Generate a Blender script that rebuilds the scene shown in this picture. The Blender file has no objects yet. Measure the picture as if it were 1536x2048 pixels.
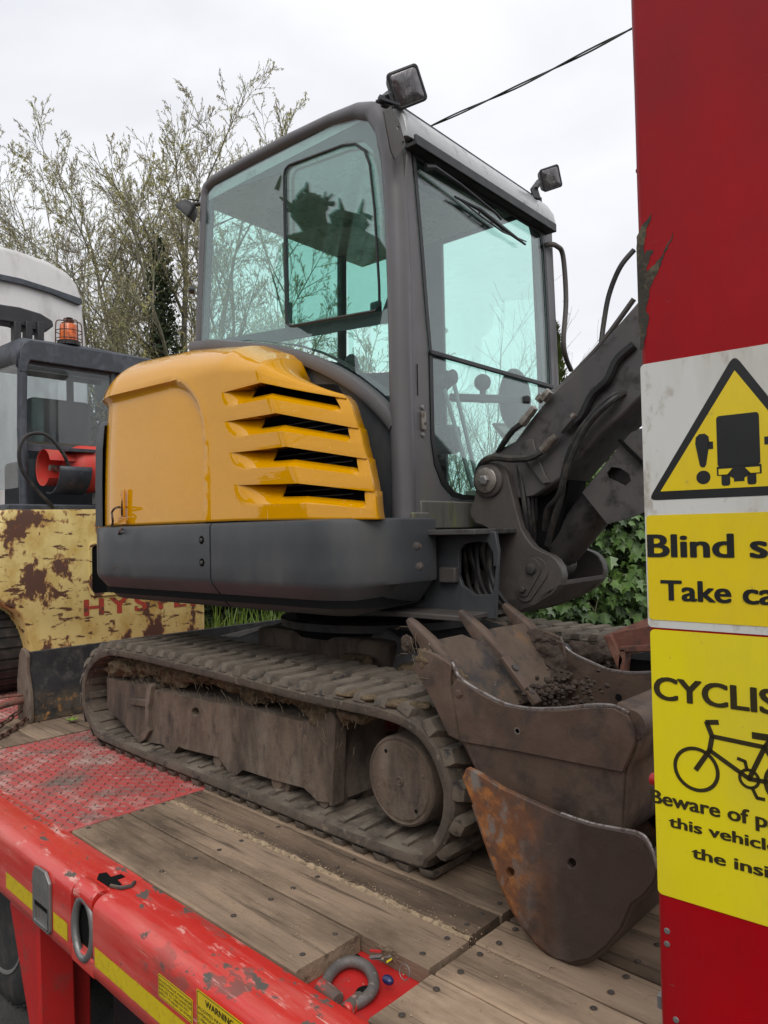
import bpy, math, random
from math import radians as R, sin, cos, pi, sqrt
from mathutils import Vector as V, Matrix, noise, geometry
random.seed(7)
scene = bpy.context.scene
COL = scene.collection

# ------------------------------------------------------------------ camera
# world: X along the lorry (towards its tail), Y across it (away from the viewer), Z up; deck top is z = 0, street is z = -0.95
YAW, PITCH, ROLL, FOC = 0.761935807, 0.0251147188, -0.0211923973, 1455.9
CAM = V((0, 0, 1.05))
_f = V((-sin(YAW)*cos(PITCH), cos(YAW)*cos(PITCH), sin(PITCH)))
_r0 = V((cos(YAW), sin(YAW), 0)); _u0 = _r0.cross(_f)
_r = _r0*cos(ROLL)+_u0*sin(ROLL); _u = _u0*cos(ROLL)-_r0*sin(ROLL)
cam = bpy.data.cameras.new('camera'); camo = bpy.data.objects.new('camera', cam); COL.objects.link(camo)
cam.sensor_fit = 'VERTICAL'; cam.sensor_height = 36; cam.lens = FOC/2048*36
cam.clip_start = 0.05; cam.clip_end = 400
m = Matrix.Identity(4)
for i in range(3):
    m[i][0] = _r[i]; m[i][1] = _u[i]; m[i][2] = -_f[i]; m[i][3] = CAM[i]
camo.matrix_world = m
scene.camera = camo
scene.render.resolution_x = 768; scene.render.resolution_y = 1024
cam.dof.use_dof = False

# ------------------------------------------------------------------ light: overcast spring day
SUN_EL, SUN_AZ = R(58), R(200)
w = bpy.data.worlds.new('World'); scene.world = w; w.use_nodes = True
nt = w.node_tree; nt.nodes.clear()
def WN(t, **k):
    n = nt.nodes.new(t)
    for a, b in k.items(): setattr(n, a, b)
    return n
wo = WN('ShaderNodeOutputWorld'); bg = WN('ShaderNodeBackground'); bg.inputs['Strength'].default_value = 0.1
sky = WN('ShaderNodeTexSky', sky_type='NISHITA', sun_disc=False); sky.sun_elevation = SUN_EL; sky.sun_rotation = SUN_AZ
tc = WN('ShaderNodeTexCoord'); mp = WN('ShaderNodeMapping'); mp.inputs['Scale'].default_value = (1.0, 1.0, 2.6)
mp.inputs['Location'].default_value = (3.1, 1.7, 0.4)
nz = WN('ShaderNodeTexNoise'); nz.inputs['Scale'].default_value = 1.9; nz.inputs['Detail'].default_value = 5; nz.inputs['Roughness'].default_value = 0.5
nz.inputs['Distortion'].default_value = 0.35
cr = WN('ShaderNodeValToRGB')
cr.color_ramp.elements[0].position = 0.32; cr.color_ramp.elements[0].color = (8.3, 8.4, 8.9, 1)
cr.color_ramp.elements[1].position = 0.66; cr.color_ramp.elements[1].color = (10.4, 10.5, 10.8, 1)
mx = WN('ShaderNodeMixRGB'); mx.inputs['Fac'].default_value = 0.95
nt.links.new(tc.outputs['Generated'], mp.inputs['Vector']); nt.links.new(mp.outputs[0], nz.inputs['Vector'])
nt.links.new(nz.outputs['Fac'], cr.inputs['Fac']); nt.links.new(sky.outputs[0], mx.inputs['Color1']); nt.links.new(cr.outputs[0], mx.inputs['Color2'])
nt.links.new(mx.outputs[0], bg.inputs['Color']); nt.links.new(bg.outputs[0], wo.inputs['Surface'])
sl = bpy.data.lights.new('sun', 'SUN'); sl.energy = 1.3; sl.angle = R(35); sl.color = (1, 0.97, 0.92)
so = bpy.data.objects.new('sun', sl); COL.objects.link(so); so.location = (0, -4, 12)
so.rotation_euler = V((-0.42, 0.50, -0.72)).to_track_quat('-Z', 'Y').to_euler()
vs = scene.view_settings; vs.view_transform = 'Standard'; vs.look = 'None'; vs.gamma = 1; vs.use_curve_mapping = False; vs.exposure = 0.08
scene.render.engine = 'CYCLES'
scene.cycles.max_bounces = 10; scene.cycles.transparent_max_bounces = 24; scene.cycles.diffuse_bounces = 3
scene.cycles.use_denoising = True

# ------------------------------------------------------------------ pixel -> point on a real plane
def ray(px, py): return _f + _r*((px-768)/FOC) + _u*((1024-py)/FOC)
def oy(px, py, y): d = ray(px, py); return CAM + d*((y-CAM.y)/d.y)
def ox(px, py, x): d = ray(px, py); return CAM + d*((x-CAM.x)/d.x)
def oz(px, py, z=0): d = ray(px, py); return CAM + d*((z-CAM.z)/d.z)
def at(px, py, dist): return CAM + ray(px, py)*dist
# excavator upper body frame (slewed 3 degrees on its tracks)
SL = R(3); BO = V((-2.56, 2.65, 0)); BX = V((cos(SL), sin(SL), 0)); BY = V((-sin(SL), cos(SL), 0))
def B(x, y=None, z=None):
    if y is None: x, y, z = x
    return BO + BX*x + BY*y + V((0, 0, z))
def toB(p): q = V(p)-BO; return V((q.dot(BX), q.dot(BY), p[2]))
def by(px, py, y):
    d = ray(px, py); t = (y-(CAM-BO).dot(BY))/d.dot(BY); return CAM+d*t
def bx(px, py, x):
    d = ray(px, py); t = (x-(CAM-BO).dot(BX))/d.dot(BX); return CAM+d*t

# ------------------------------------------------------------------ mesh building
def lerp(a, b, t): return a+(b-a)*t
def itp(tab, x):
    if x <= tab[0][0]: return tab[0][1]
    for (a, p), (b, q) in zip(tab, tab[1:]):
        if x <= b: return p+(q-p)*(x-a)/(b-a)
    return tab[-1][1]
def sm(t): t = max(0, min(1, t)); return t*t*(3-2*t)
def crom(pts, n=6, closed=False):
    pts = [V(p) for p in pts]; N = len(pts); out = []
    for i in range(N if closed else N-1):
        g = (lambda k: pts[k % N]) if closed else (lambda k: pts[max(0, min(N-1, k))])
        a, b, c, d = g(i-1), g(i), g(i+1), g(i+2)
        for k in range(n):
            t = k/n
            out.append(0.5*((2*b)+(c-a)*t+(2*a-5*b+4*c-d)*t*t+(3*b-a-3*c+d)*t**3))
    if not closed: out.append(pts[-1])
    return out
def resample(pts, step, closed=False):
    P = list(pts)+([pts[0]] if closed else [])
    L = [0]
    for a, b in zip(P, P[1:]): L.append(L[-1]+(b-a).length)
    n = max(2, round(L[-1]/step)); out = []; j = 0
    for i in range(n if closed else n+1):
        s = L[-1]*i/n
        while j < len(P)-2 and L[j+1] < s: j += 1
        t = (s-L[j])/max(1e-9, L[j+1]-L[j]); out.append(P[j].lerp(P[j+1], min(1, t)))
    return out

class MB:
    def __init__(s): s.v = []; s.f = []
    def add(s, vs, fs):
        o = len(s.v); s.v += [V(p) for p in vs]; s.f += [tuple(i+o for i in f) for f in fs]; return s
    def box(s, a, b, fn=None):
        (x0, y0, z0), (x1, y1, z1) = a, b
        p = [(x0, y0, z0), (x1, y0, z0), (x1, y1, z0), (x0, y1, z0), (x0, y0, z1), (x1, y0, z1), (x1, y1, z1), (x0, y1, z1)]
        if fn: p = [fn(*q) for q in p]
        return s.add(p, [(0, 3, 2, 1), (4, 5, 6, 7), (0, 1, 5, 4), (1, 2, 6, 5), (2, 3, 7, 6), (3, 0, 4, 7)])
    def bar(s, p0, p1, w, h, up=(0, 0, 1)):
        p0, p1 = V(p0), V(p1); d = (p1-p0).normalized(); sd = d.cross(V(up))
        if sd.length < 1e-4: sd = d.cross(V((1, 0, 0)))
        sd.normalize(); u = sd.cross(d)
        p = [q+sd*(a*w/2)+u*(b*h/2) for q in (p0, p1) for a, b in ((-1, -1), (1, -1), (1, 1), (-1, 1))]
        return s.add(p, [(0, 3, 2, 1), (4, 5, 6, 7), (0, 1, 5, 4), (1, 2, 6, 5), (2, 3, 7, 6), (3, 0, 4, 7)])
    def tube(s, pts, r, n=8, closed=False, flat=1.0, cap=True):
        pts = [V(p) for p in pts]; N = len(pts); o = len(s.v); pu = None
        for i, p in enumerate(pts):
            if closed: d = pts[(i+1) % N]-pts[i-1]
            else: d = pts[min(N-1, i+1)]-pts[max(0, i-1)]
            if d.length < 1e-9: d = V((0, 0, 1))
            d.normalize()
            if pu is None:
                pu = V((0, 0, 1)) if abs(d.z) < .9 else V((1, 0, 0))
            pu = (pu-d*pu.dot(d)).normalized(); sd = d.cross(pu)
            rr = r[i] if isinstance(r, (list, tuple)) else r
            for k in range(n):
                a = 2*pi*(k+.5)/n; s.v.append(p+sd*(cos(a)*rr)+pu*(sin(a)*rr*flat))
        M = N if closed else N-1
        for i in range(M):
            j = (i+1) % N
            for k in range(n):
                l = (k+1) % n; s.f.append((o+i*n+k, o+i*n+l, o+j*n+l, o+j*n+k))
        if not closed and cap:
            s.f.append(tuple(o+k for k in reversed(range(n)))); s.f.append(tuple(o+(N-1)*n+k for k in range(n)))
        return s
    def cyl(s, p0, p1, r, n=24, r1=None): return s.tube([p0, p1], [r, r if r1 is None else r1], n)
    def lathe(s, p0, axis, prof, n=32, up=None):
        # prof: (distance along axis, radius)
        ax = V(axis).normalized(); u = (V((0, 0, 1)) if abs(ax.z) < .9 else V((1, 0, 0))); u = (u-ax*u.dot(ax)).normalized(); sd = ax.cross(u); o = len(s.v); N = len(prof)
        for h, r in prof:
            for k in range(n):
                a = 2*pi*(k+.5)/n; s.v.append(V(p0)+ax*h+u*(cos(a)*r)+sd*(sin(a)*r))
        for i in range(N-1):
            for k in range(n):
                l = (k+1) % n; s.f.append((o+i*n+k, o+(i+1)*n+k, o+(i+1)*n+l, o+i*n+l))
        s.f.append(tuple(o+k for k in range(n))); s.f.append(tuple(o+(N-1)*n+k for k in reversed(range(n))))
        return s
    def grid(s, rows, cu=False, cv=False, flip=False, skip=None):
        o = len(s.v); H = len(rows); W = len(rows[0])
        for r in rows: s.v += [V(p) for p in r]
        for i in range(H if cv else H-1):
            for j in range(W if cu else W-1):
                if skip and skip(i, j): continue
                a, b = o+i*W+j, o+i*W+(j+1) % W; c, d = o+((i+1) % H)*W+(j+1) % W, o+((i+1) % H)*W+j
                s.f.append((a, d, c, b) if flip else (a, b, c, d))
        return s
    def plate(s, loops, off):
        """planar plate with holes: loops of 3D points (first = outline), off = thickness vector"""
        off = V(off); loops = [[V(p) for p in l] for l in loops]
        tris = geometry.tessellate_polygon(loops); flat = [p for l in loops for p in l]; o = len(s.v); n = len(flat)
        s.v += flat+[p+off for p in flat]
        if len(loops) == 1 and len(flat) < 5:
            s.f.append(tuple(range(o, o+n))); s.f.append(tuple(range(o+2*n-1, o+n-1, -1)))
        else:
            for t in tris:
                s.f.append(tuple(o+i for i in t)); s.f.append(tuple(o+n+i for i in reversed(t)))
        k = 0
        for l in loops:
            m = len(l)
            for i in range(m):
                a, b = o+k+i, o+k+(i+1) % m; s.f.append((a, b, b+n, a+n))
            k += m
        return s
    def sphere(s, c, r, nu=16, nv=10, sc=(1, 1, 1), fn=None):
        c = V(c); rows = []
        for i in range(nv+1):
            th = pi*i/nv; row = []
            for j in range(nu):
                ph = 2*pi*j/nu; d = V((sin(th)*cos(ph), sin(th)*sin(ph), cos(th)))
                q = V((d.x*sc[0], d.y*sc[1], d.z*sc[2]))*r
                if fn: q = fn(c, q)
                row.append(c+q)
            rows.append(row)
        return s.grid(rows, cu=True)

WO = {}
def obj(name, mb, m, parent=None, bevel=0, smooth=40, kind=None, label=None, seg=2, recalc=True):
    vs = mb.v
    lo = V([min(p[i] for p in vs) for i in range(3)]); hi = V([max(p[i] for p in vs) for i in range(3)])
    c = (lo+hi)/2
    if parent is None: c.z = lo.z
    me = bpy.data.meshes.new(name); me.from_pydata([tuple(p-c) for p in vs], [], mb.f); me.validate(verbose=False); me.update()
    if recalc:
        import bmesh
        bm = bmesh.new(); bm.from_mesh(me)
        bmesh.ops.remove_doubles(bm, verts=bm.verts, dist=1e-5)
        bmesh.ops.recalc_face_normals(bm, faces=bm.faces); bm.to_mesh(me); bm.free()
    if smooth:
        me.shade_smooth()
        try: me.set_sharp_from_angle(angle=R(smooth))
        except Exception: pass
    me.materials.append(m)
    o = bpy.data.objects.new(name, me); COL.objects.link(o)
    if parent is not None: o.parent = parent; o.location = c-WO[parent.name]
    else: o.location = c
    WO[o.name] = c
    if bevel:
        b = o.modifiers.new('bevel', 'BEVEL'); b.width = bevel; b.segments = seg; b.limit_method = 'ANGLE'; b.angle_limit = R(35); b.harden_normals = False
    if kind: o['kind'] = kind
    if label: o['label'] = label
    return o
def inst(src, name, parent, loc, rot=None, scale=None):
    o = bpy.data.objects.new(name, src.data); COL.objects.link(o); o.parent = parent; o.location = V(loc)-WO[parent.name]
    if rot is not None: o.rotation_euler = rot
    if scale is not None: o.scale = scale
    for md in src.modifiers:
        b = o.modifiers.new('bevel', 'BEVEL'); b.width = md.width; b.segments = md.segments; b.limit_method = 'ANGLE'; b.angle_limit = md.angle_limit
    WO[o.name] = V(loc); return o
def thing(name, label, cat, loc, group=None):
    o = bpy.data.objects.new(name, None); COL.objects.link(o); o.location = loc; o.empty_display_size = .1
    o['label'] = label; o['category'] = cat
    if group: o['group'] = group
    WO[o.name] = V(loc); return o
def tag(o, label, cat, group=None):
    o['label'] = label; o['category'] = cat
    if group: o['group'] = group
    return o

# ------------------------------------------------------------------ materials
def mat(name, base, rough=.5, metal=0., layers=(), bump=(), var=.12, vscale=6, coat=0, crough=.06, spec=.5, rvar=.1, stretch=(1, 1, 1)):
    """layers: (colour, scale, threshold, softness, roughness, (sx,sy,sz), seed[, (axis, lo, hi)] )"""
    m = bpy.data.materials.new(name); m.use_nodes = True; t = m.node_tree; t.nodes.clear()
    def N(ty, **k):
        n = t.nodes.new(ty)
        for a, b in k.items(): setattr(n, a, b)
        return n
    out = N('ShaderNodeOutputMaterial'); bs = N('ShaderNodeBsdfPrincipled'); t.links.new(bs.outputs[0], out.inputs[0])
    geo = N('ShaderNodeNewGeometry')
    bs.inputs['Metallic'].default_value = metal; bs.inputs['Coat Weight'].default_value = coat; bs.inputs['Coat Roughness'].default_value = crough; bs.inputs['Coat IOR'].default_value = 1.5
    bs.inputs['Specular IOR Level'].default_value = spec
    def coords(sx, seed):
        mp = N('ShaderNodeMapping'); mp.inputs['Scale'].default_value = sx; mp.inputs['Location'].default_value = (seed*3.7, seed*1.3, seed*2.1)
        t.links.new(geo.outputs['Position'], mp.inputs['Vector']); return mp.outputs[0]
    def noi(scale, sx=(1, 1, 1), seed=0, detail=5, ro=.6):
        n = N('ShaderNodeTexNoise'); n.inputs['Scale'].default_value = scale; n.inputs['Detail'].default_value = detail; n.inputs['Roughness'].default_value = ro
        t.links.new(coords(sx, seed), n.inputs['Vector']); return n.outputs['Fac']
    def rng(x, a, b, c=0, d=1):
        n = N('ShaderNodeMapRange'); n.inputs[1].default_value = a; n.inputs[2].default_value = b; n.inputs[3].default_value = c; n.inputs[4].default_value = d
        t.links.new(x, n.inputs[0]); return n.outputs[0]
    v = rng(noi(vscale, stretch, 1), .25, .75, 1-var, 1+var)
    vm = N('ShaderNodeVectorMath', operation='SCALE'); vm.inputs[0].default_value = base[:3]; t.links.new(v, vm.inputs['Scale'])
    colr = vm.outputs[0]; ro = rng(noi(vscale*2.3, stretch, 5), .25, .75, rough-rvar, rough+rvar); mt = None
    for L in layers:
        c, sc, th, so_, lr, sx, seed = L[:7]
        mk = rng(noi(sc, sx, seed, 8, .65), th-so_, th+so_)
        if len(L) > 7 and L[7]:
            ax, lo, hi = L[7]; sp = N('ShaderNodeSeparateXYZ'); t.links.new(geo.outputs['Position' if ax < 3 else 'Normal'], sp.inputs[0])
            g = rng(sp.outputs[ax % 3], lo, hi); mu = N('ShaderNodeMath', operation='MULTIPLY'); t.links.new(mk, mu.inputs[0]); t.links.new(g, mu.inputs[1]); mk = mu.outputs[0]
        mi = N('ShaderNodeMixRGB'); mi.inputs['Color2'].default_value = (*c[:3], 1); t.links.new(mk, mi.inputs['Fac']); t.links.new(colr, mi.inputs['Color1']); colr = mi.outputs[0]
        mr = N('ShaderNodeMixRGB'); mr.inputs['Color2'].default_value = (lr, lr, lr, 1); t.links.new(mk, mr.inputs['Fac']); t.links.new(ro, mr.inputs['Color1']); ro = mr.outputs[0]
        if coat or metal:
            iv = N('ShaderNodeMath', operation='SUBTRACT'); iv.inputs[0].default_value = 1; t.links.new(mk, iv.inputs[1])
            m2 = N('ShaderNodeMath', operation='MULTIPLY'); t.links.new(iv.outputs[0], m2.inputs[0])
            if mt is None: m2.inputs[1].default_value = coat or metal
            else: t.links.new(mt, m2.inputs[1])
            mt = m2.outputs[0]
    if mt is not None: t.links.new(mt, bs.inputs['Coat Weight' if coat else 'Metallic'])
    t.links.new(colr, bs.inputs['Base Color']); t.links.new(ro, bs.inputs['Roughness'])
    nrm = None
    for (sc, st, sx, seed) in bump:
        b = N('ShaderNodeBump'); b.inputs['Strength'].default_value = 1; b.inputs['Distance'].default_value = st
        t.links.new(noi(sc, sx, seed, 6, .6), b.inputs['Height'])
        if nrm is not None: t.links.new(nrm, b.inputs['Normal'])
        nrm = b.outputs[0]
    if nrm is not None: t.links.new(nrm, bs.inputs['Normal'])
    m.diffuse_color = (*base[:3], 1)
    return m
I = (1, 1, 1)
def glass(name, tint, ior=1.5, dirt=.03):
    m = bpy.data.materials.new(name); m.use_nodes = True; t = m.node_tree; t.nodes.clear()
    N = t.nodes.new
    out = N('ShaderNodeOutputMaterial'); tr = N('ShaderNodeBsdfTransparent'); tr.inputs[0].default_value = (*tint, 1)
    gl = N('ShaderNodeBsdfGlossy'); gl.inputs['Roughness'].default_value = 0.0; gl.inputs[0].default_value = (1, 1, 1, 1)
    lw = N('ShaderNodeLayerWeight'); lw.inputs['Blend'].default_value = .5; f0 = ((ior-1)/(ior+1))**2
    pw = N('ShaderNodeMath'); pw.operation = 'POWER'; t.links.new(lw.outputs['Facing'], pw.inputs[0]); pw.inputs[1].default_value = 4.6
    fr = N('ShaderNodeMath'); fr.operation = 'MULTIPLY_ADD'; t.links.new(pw.outputs[0], fr.inputs[0]); fr.inputs[1].default_value = 1-f0; fr.inputs[2].default_value = f0
    mx = N('ShaderNodeMixShader'); t.links.new(fr.outputs[0], mx.inputs[0]); t.links.new(tr.outputs[0], mx.inputs[1]); t.links.new(gl.outputs[0], mx.inputs[2])
    df = N('ShaderNodeBsdfDiffuse'); df.inputs[0].default_value = (.4, .4, .38, 1)
    ns = N('ShaderNodeTexNoise'); ns.inputs['Scale'].default_value = 5; ns.inputs['Detail'].default_value = 6
    geo = N('ShaderNodeNewGeometry'); mp = N('ShaderNodeMapping'); mp.inputs['Scale'].default_value = (1, 1, .4)
    t.links.new(geo.outputs['Position'], mp.inputs[0]); t.links.new(mp.outputs[0], ns.inputs['Vector'])
    mr = N('ShaderNodeMapRange'); mr.inputs[1].default_value = .4; mr.inputs[2].default_value = .8; mr.inputs[3].default_value = dirt*.4; mr.inputs[4].default_value = dirt*2
    t.links.new(ns.outputs['Fac'], mr.inputs[0])
    m2 = N('ShaderNodeMixShader'); t.links.new(mr.outputs[0], m2.inputs[0]); t.links.new(mx.outputs[0], m2.inputs[1]); t.links.new(df.outputs[0], m2.inputs[2])
    t.links.new(m2.outputs[0], out.inputs[0]); return m

DUST = (.20, .165, .125); MUD = (.115, .082, .058); RUST = (.16, .055, .022); RUSTO = (.36, .13, .03)
M_yel = mat('yellow_gloss_paint', (.67, .305, .0), .6, 0, [((.74, .42, .12), 150, .665, .02, .5, (.08, .3, 1.2), 41), ((.76, .45, .15), 120, .68, .02, .5, (.9, .9, .07), 43), ((.75, .42, .08), 9, .74, .10, .45, (1, 1, .35), 3), ((.10, .07, .03), 38, .73, .025, .6, I, 9)], [(2.6, .008, I, 3), (60, .00006, (1, 1, .2), 7)], .05, 3, coat=1.0, crough=.025, rvar=.03, spec=.0)
M_yelw = mat('yellow_worn_paint', (.66, .26, .0), .5, 0, [((.09, .08, .03), 60, .60, .03, .7, (1, 1, 1.4), 2), ((.55, .35, .1), 20, .66, .08, .5, I, 4)], (), .06, 4, coat=.5)
M_grey = mat('dark_grey_paint', (.056, .060, .064), .40, 0, [((.085, .085, .082), 5, .60, .12, .6, (1, 1, .3), 3), ((.13, .13, .125), 60, .76, .02, .7, (1, 1, .15), 8)], [(140, .0004, I, 2)], .12, 5)
M_cab = mat('cab_grey_paint', (.125, .119, .125), .40, 0, [((.13, .12, .11), 6, .60, .12, .6, (1, 1, .3), 3), ((.17, .19, .07), 14, .62, .08, .8, (1, 1, .25), 6, (2, 1.3, 1.0))], [(120, .0003, I, 2)], .10, 5)
M_roof = mat('roof_grey_paint', (.40, .41, .405), .30, 0, [((.09, .09, .08), 12, .66, .1, .6, (1, 1, 1), 3)], (), .08, 4, coat=.3)
M_sill = mat('algae_stained_sill', (.115, .112, .098), .55, 0, [((.17, .20, .035), 7, .60, .08, .8, (1.6, 1.6, .5), 6), ((.06, .06, .05), 16, .6, .1, .7, (2, 2, .4), 3)], (), .1, 6)
M_boom = mat('boom_grey_paint', (.078, .072, .073), .48, 0, [((.11, .10, .09), 7, .58, .12, .7, (1, 1, .6), 3), ((.03, .027, .024), 14, .6, .08, .6, I, 7)], [(200, .0005, I, 2)], .15, 7)
M_cast = mat('cast_iron_grey', (.076, .067, .062), .55, 0, [((.10, .085, .07), 10, .6, .12, .75, I, 3)], [(70, .0012, I, 2), (300, .0004, I, 4)], .2, 9)
M_frame = mat('dusty_frame_steel', (.150, .106, .074), .85, 0, [((.19, .15, .115), 9, .57, .1, .95, (1.2, 1, .35), 3), ((.055, .042, .034), 24, .62, .08, .85, (1, 1, .5), 7), ((.045, .034, .027), 4, .54, .12, .9, (1.5, 1, .6), 17), (DUST, 7, .54, .10, .95, I, 24, (5, .55, .95))], [(60, .003, I, 2), (250, .001, I, 4)], .25, 6)
M_rub = mat('dusty_track_rubber', (.074, .058, .044), .82, 0, [((.13, .10, .075), 7, .53, .13, .95, I, 3), ((.20, .16, .115), 34, .63, .05, .95, I, 7), ((.022, .02, .019), 16, .62, .06, .6, I, 11), (DUST, 7, .54, .10, .95, I, 24, (5, .55, .95))], [(50, .003, I, 2), (220, .001, I, 5)], .25, 8)
M_lug = mat('worn_lug_rubber', (.110, .087, .066), .8, 0, [((.17, .14, .105), 12, .55, .12, .95, I, 3), ((.03, .028, .026), 22, .6, .07, .6, I, 11), (DUST, 7, .54, .10, .95, I, 24, (5, .55, .95))], [(90, .002, I, 2)], .2, 10)
M_mud = mat('dried_mud', (.15, .108, .068), 1, 0, [((.19, .145, .09), 12, .55, .1, 1, I, 3), ((.05, .036, .026), 20, .58, .08, 1, I, 7)], [(45, .012, I, 2), (160, .005, I, 5)], .3, 12, spec=.1)
M_mud2 = mat('wet_dark_mud', (.072, .052, .041), .8, 0, [((.10, .075, .055), 16, .57, .1, .9, I, 3)], [(45, .012, I, 2), (160, .005, I, 5)], .3, 12, spec=.25)
M_bkt = mat('brown_bucket_steel', (.122, .081, .058), .62, .25, [((.15, .105, .075), 8, .60, .12, .8, I, 3), ((.045, .033, .028), 13, .58, .1, .6, I, 7), ((.20, .15, .11), 70, .70, .03, .8, I, 9)], [(55, .0015, I, 2), (300, .0005, I, 4)], .2, 8)
M_bkt2 = mat('dark_brown_bucket_steel', (.060, .044, .040), .52, .3, [((.10, .075, .062), 7, .60, .12, .7, (1, 1, .5), 3), ((.14, .11, .09), 55, .70, .03, .7, (.3, 1, 1), 9)], [(55, .0015, I, 2), (300, .0004, I, 4)], .15, 8)
M_rusto = mat('orange_rust_steel', (.10, .062, .045), .8, 0, [((.40, .135, .025), 11, .50, .08, .95, I, 3), ((.20, .065, .02), 25, .55, .08, .95, I, 6), ((.22, .19, .16), 30, .64, .05, .6, I, 8)], [(90, .0025, I, 2)], .25, 10)
M_edge = mat('polished_edge_steel', (.33, .30, .28), .38, .8, [((.1, .07, .055), 60, .53, .06, .8, I, 3)], [(140, .001, I, 2)], .2, 30)
M_redr = mat('red_brown_oxide_steel', (.16, .062, .042), .8, 0, [((.24, .12, .08), 12, .58, .1, .9, I, 3), ((.06, .04, .035), 18, .6, .08, .8, I, 5)], [(90, .002, I, 2)], .2, 9)
CH = (.105, .088, .072)
M_rail = mat('chipped_red_rail_paint', (.60, .030, .022), .36, 0, [((.66, .16, .13), 5, .60, .14, .55, (.25, 3, 2), 12), ((.72, .42, .36), 70, .70, .04, .6, (.12, 1, 1), 4), ((.74, .36, .31), 13, .63, .03, .6, (.35, 1, 1), 31, (2, -.09, -.02)), (CH, 15, .600, .012, .75, (.55, 1, 1), 6, (2, -.10, -.03)), (CH, 26, .67, .010, .75, (.6, 1, 1), 2), (CH, 11, .53, .012, .75, (.6, 1, 1), 8, (0, -1.95, -1.25)), ((.72, .38, .32), 40, .62, .03, .6, (.10, 1, 1), 18, (0, -2.0, -1.4))], [(40, .0008, I, 2)], .07, 5, coat=.25)
M_redf = mat('red_frame_paint', (.52, .022, .02), .42, 0, [((.30, .05, .04), 10, .62, .1, .6, I, 3)], (), .08, 5)
M_plate = mat('worn_red_checker_plate', (.48, .075, .068), .62, 0, [((.16, .12, .10), 6, .58, .09, .8, I, 3), ((.50, .36, .31), 7, .60, .09, .75, I, 8), ((.09, .072, .062), 70, .64, .05, .85, I, 5)], [(120, .001, I, 2)], .2, 6)
M_plate2 = mat('checker_plate_tread', (.24, .060, .05), .6, 0, [((.15, .11, .09), 9, .48, .09, .7, I, 3), ((.40, .31, .27), 12, .62, .07, .75, I, 8), ((.25, .17, .14), 90, .56, .06, .7, I, 5)], (), .2, 9)
M_ramp = mat('red_ramp_paint', (.40, .003, .007), .30, 0, [((.20, .012, .016), 2.2, .55, .18, .5, (1, 1, .5), 14), ((.26, .05, .05), 90, .70, .02, .6, (.3, .3, 1), 24), ((.20, .02, .016), 60, .78, .01, .6, I, 4)], [(1.2, .006, I, 2)], .10, 2, spec=.18)
def woodm(name, c, seed):
    return mat(name, c, .85, 0, [(tuple(x*1.5 for x in c), 4, .52, .14, .9, (.25, 2.5, 1), seed), (tuple(x*.42 for x in c), 30, .60, .05, .9, (.045, 1, 1), seed+2), (tuple(x*.42 for x in c), 2.6, .56, .12, .8, (.6, 1.6, 1), seed+4), (tuple(x*.25 for x in c), 90, .72, .03, .9, (.12, 1, 1), seed+6)],
               [(34, .004, (.05, 1, 1), seed+2), (110, .0022, (.06, 1, 1), seed+1), (200, .0006, I, seed)], .18, 3, stretch=(.3, 2, 1), spec=.25)
M_wood = [woodm('weathered_deck_wood', (.245, .176, .120), 2), woodm('pale_deck_wood', (.31, .222, .150), 13), woodm('dark_deck_wood', (.165, .116, .080), 27)]
M_sand = mat('dry_sand', (.40, .30, .195), 1, 0, [((.22, .16, .11), 60, .55, .08, 1, I, 3)], [(200, .004, I, 1)], .25, 40, spec=.1)
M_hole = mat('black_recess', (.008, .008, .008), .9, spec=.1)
M_int = mat('cab_interior_plastic', (.030, .031, .034), .7)
M_seal = mat('black_rubber_seal', (.012, .012, .013), .45)
M_hose = mat('black_hose_rubber', (.022, .021, .021), .5, 0, [((.07, .06, .045), 18, .60, .1, .8, I, 3)], [(150, .0006, I, 2)], .2, 10)
M_steel = mat('zinc_fitting', (.30, .27, .235), .42, .75, [((.10, .08, .06), 25, .57, .08, .7, I, 3)], (), .2, 20)
M_gsteel = mat('galvanised_steel', (.27, .265, .255), .45, .6, [((.12, .10, .085), 12, .60, .08, .7, I, 3)], [(60, .0006, I, 2)], .15, 10)
M_bolt = mat('dull_bolt_steel', (.085, .078, .072), .55, .4, [((.17, .11, .06), 30, .62, .08, .8, I, 3)], (), .2, 20)
M_black = mat('black_plastic', (.020, .020, .022), .48, 0, [((.05, .05, .05), 12, .62, .1, .7, I, 3)], (), .15, 8)
M_lens = mat('lamp_lens_glass', (.125, .118, .12), .12, .5, [((.28, .26, .26), 24, .60, .08, .3, I, 3)], [(60, .003, (1, 1, .3), 2)], .3, 20, coat=.8)
M_white = mat('white_lorry_paint', (.66, .64, .62), .35, 0, [((.45, .43, .40), 4, .62, .12, .5, (1, 1, .5), 3)], (), .05, 3, coat=.4)
M_fy = mat('chipped_forklift_yellow', (.76, .60, .235), .45, 0, [((.50, .30, .05), 6, .60, .14, .5, (1, 1, .6), 9), ((.40, .20, .06), 4.2, .538, .014, .8, (1, 1.0, .70), 15), ((.30, .17, .06), 17, .585, .014, .8, (1, .38, 1.3), 21), ((.115, .055, .035), 4.2, .555, .010, .85, (1, 1.0, .70), 15), ((.12, .052, .03), 17, .60, .012, .85, (1, .38, 1.3), 21), ((.24, .08, .03), 20, .67, .02, .9, (1, 1, .5), 8)], [(60, .0008, I, 2)], .05, 6)
M_fb = mat('forklift_blue_black_paint', (.045, .052, .062), .5, 0, [((.16, .085, .05), 7, .66, .03, .85, I, 4), ((.09, .10, .12), 10, .58, .1, .6, I, 2)], (), .15, 8)
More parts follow.
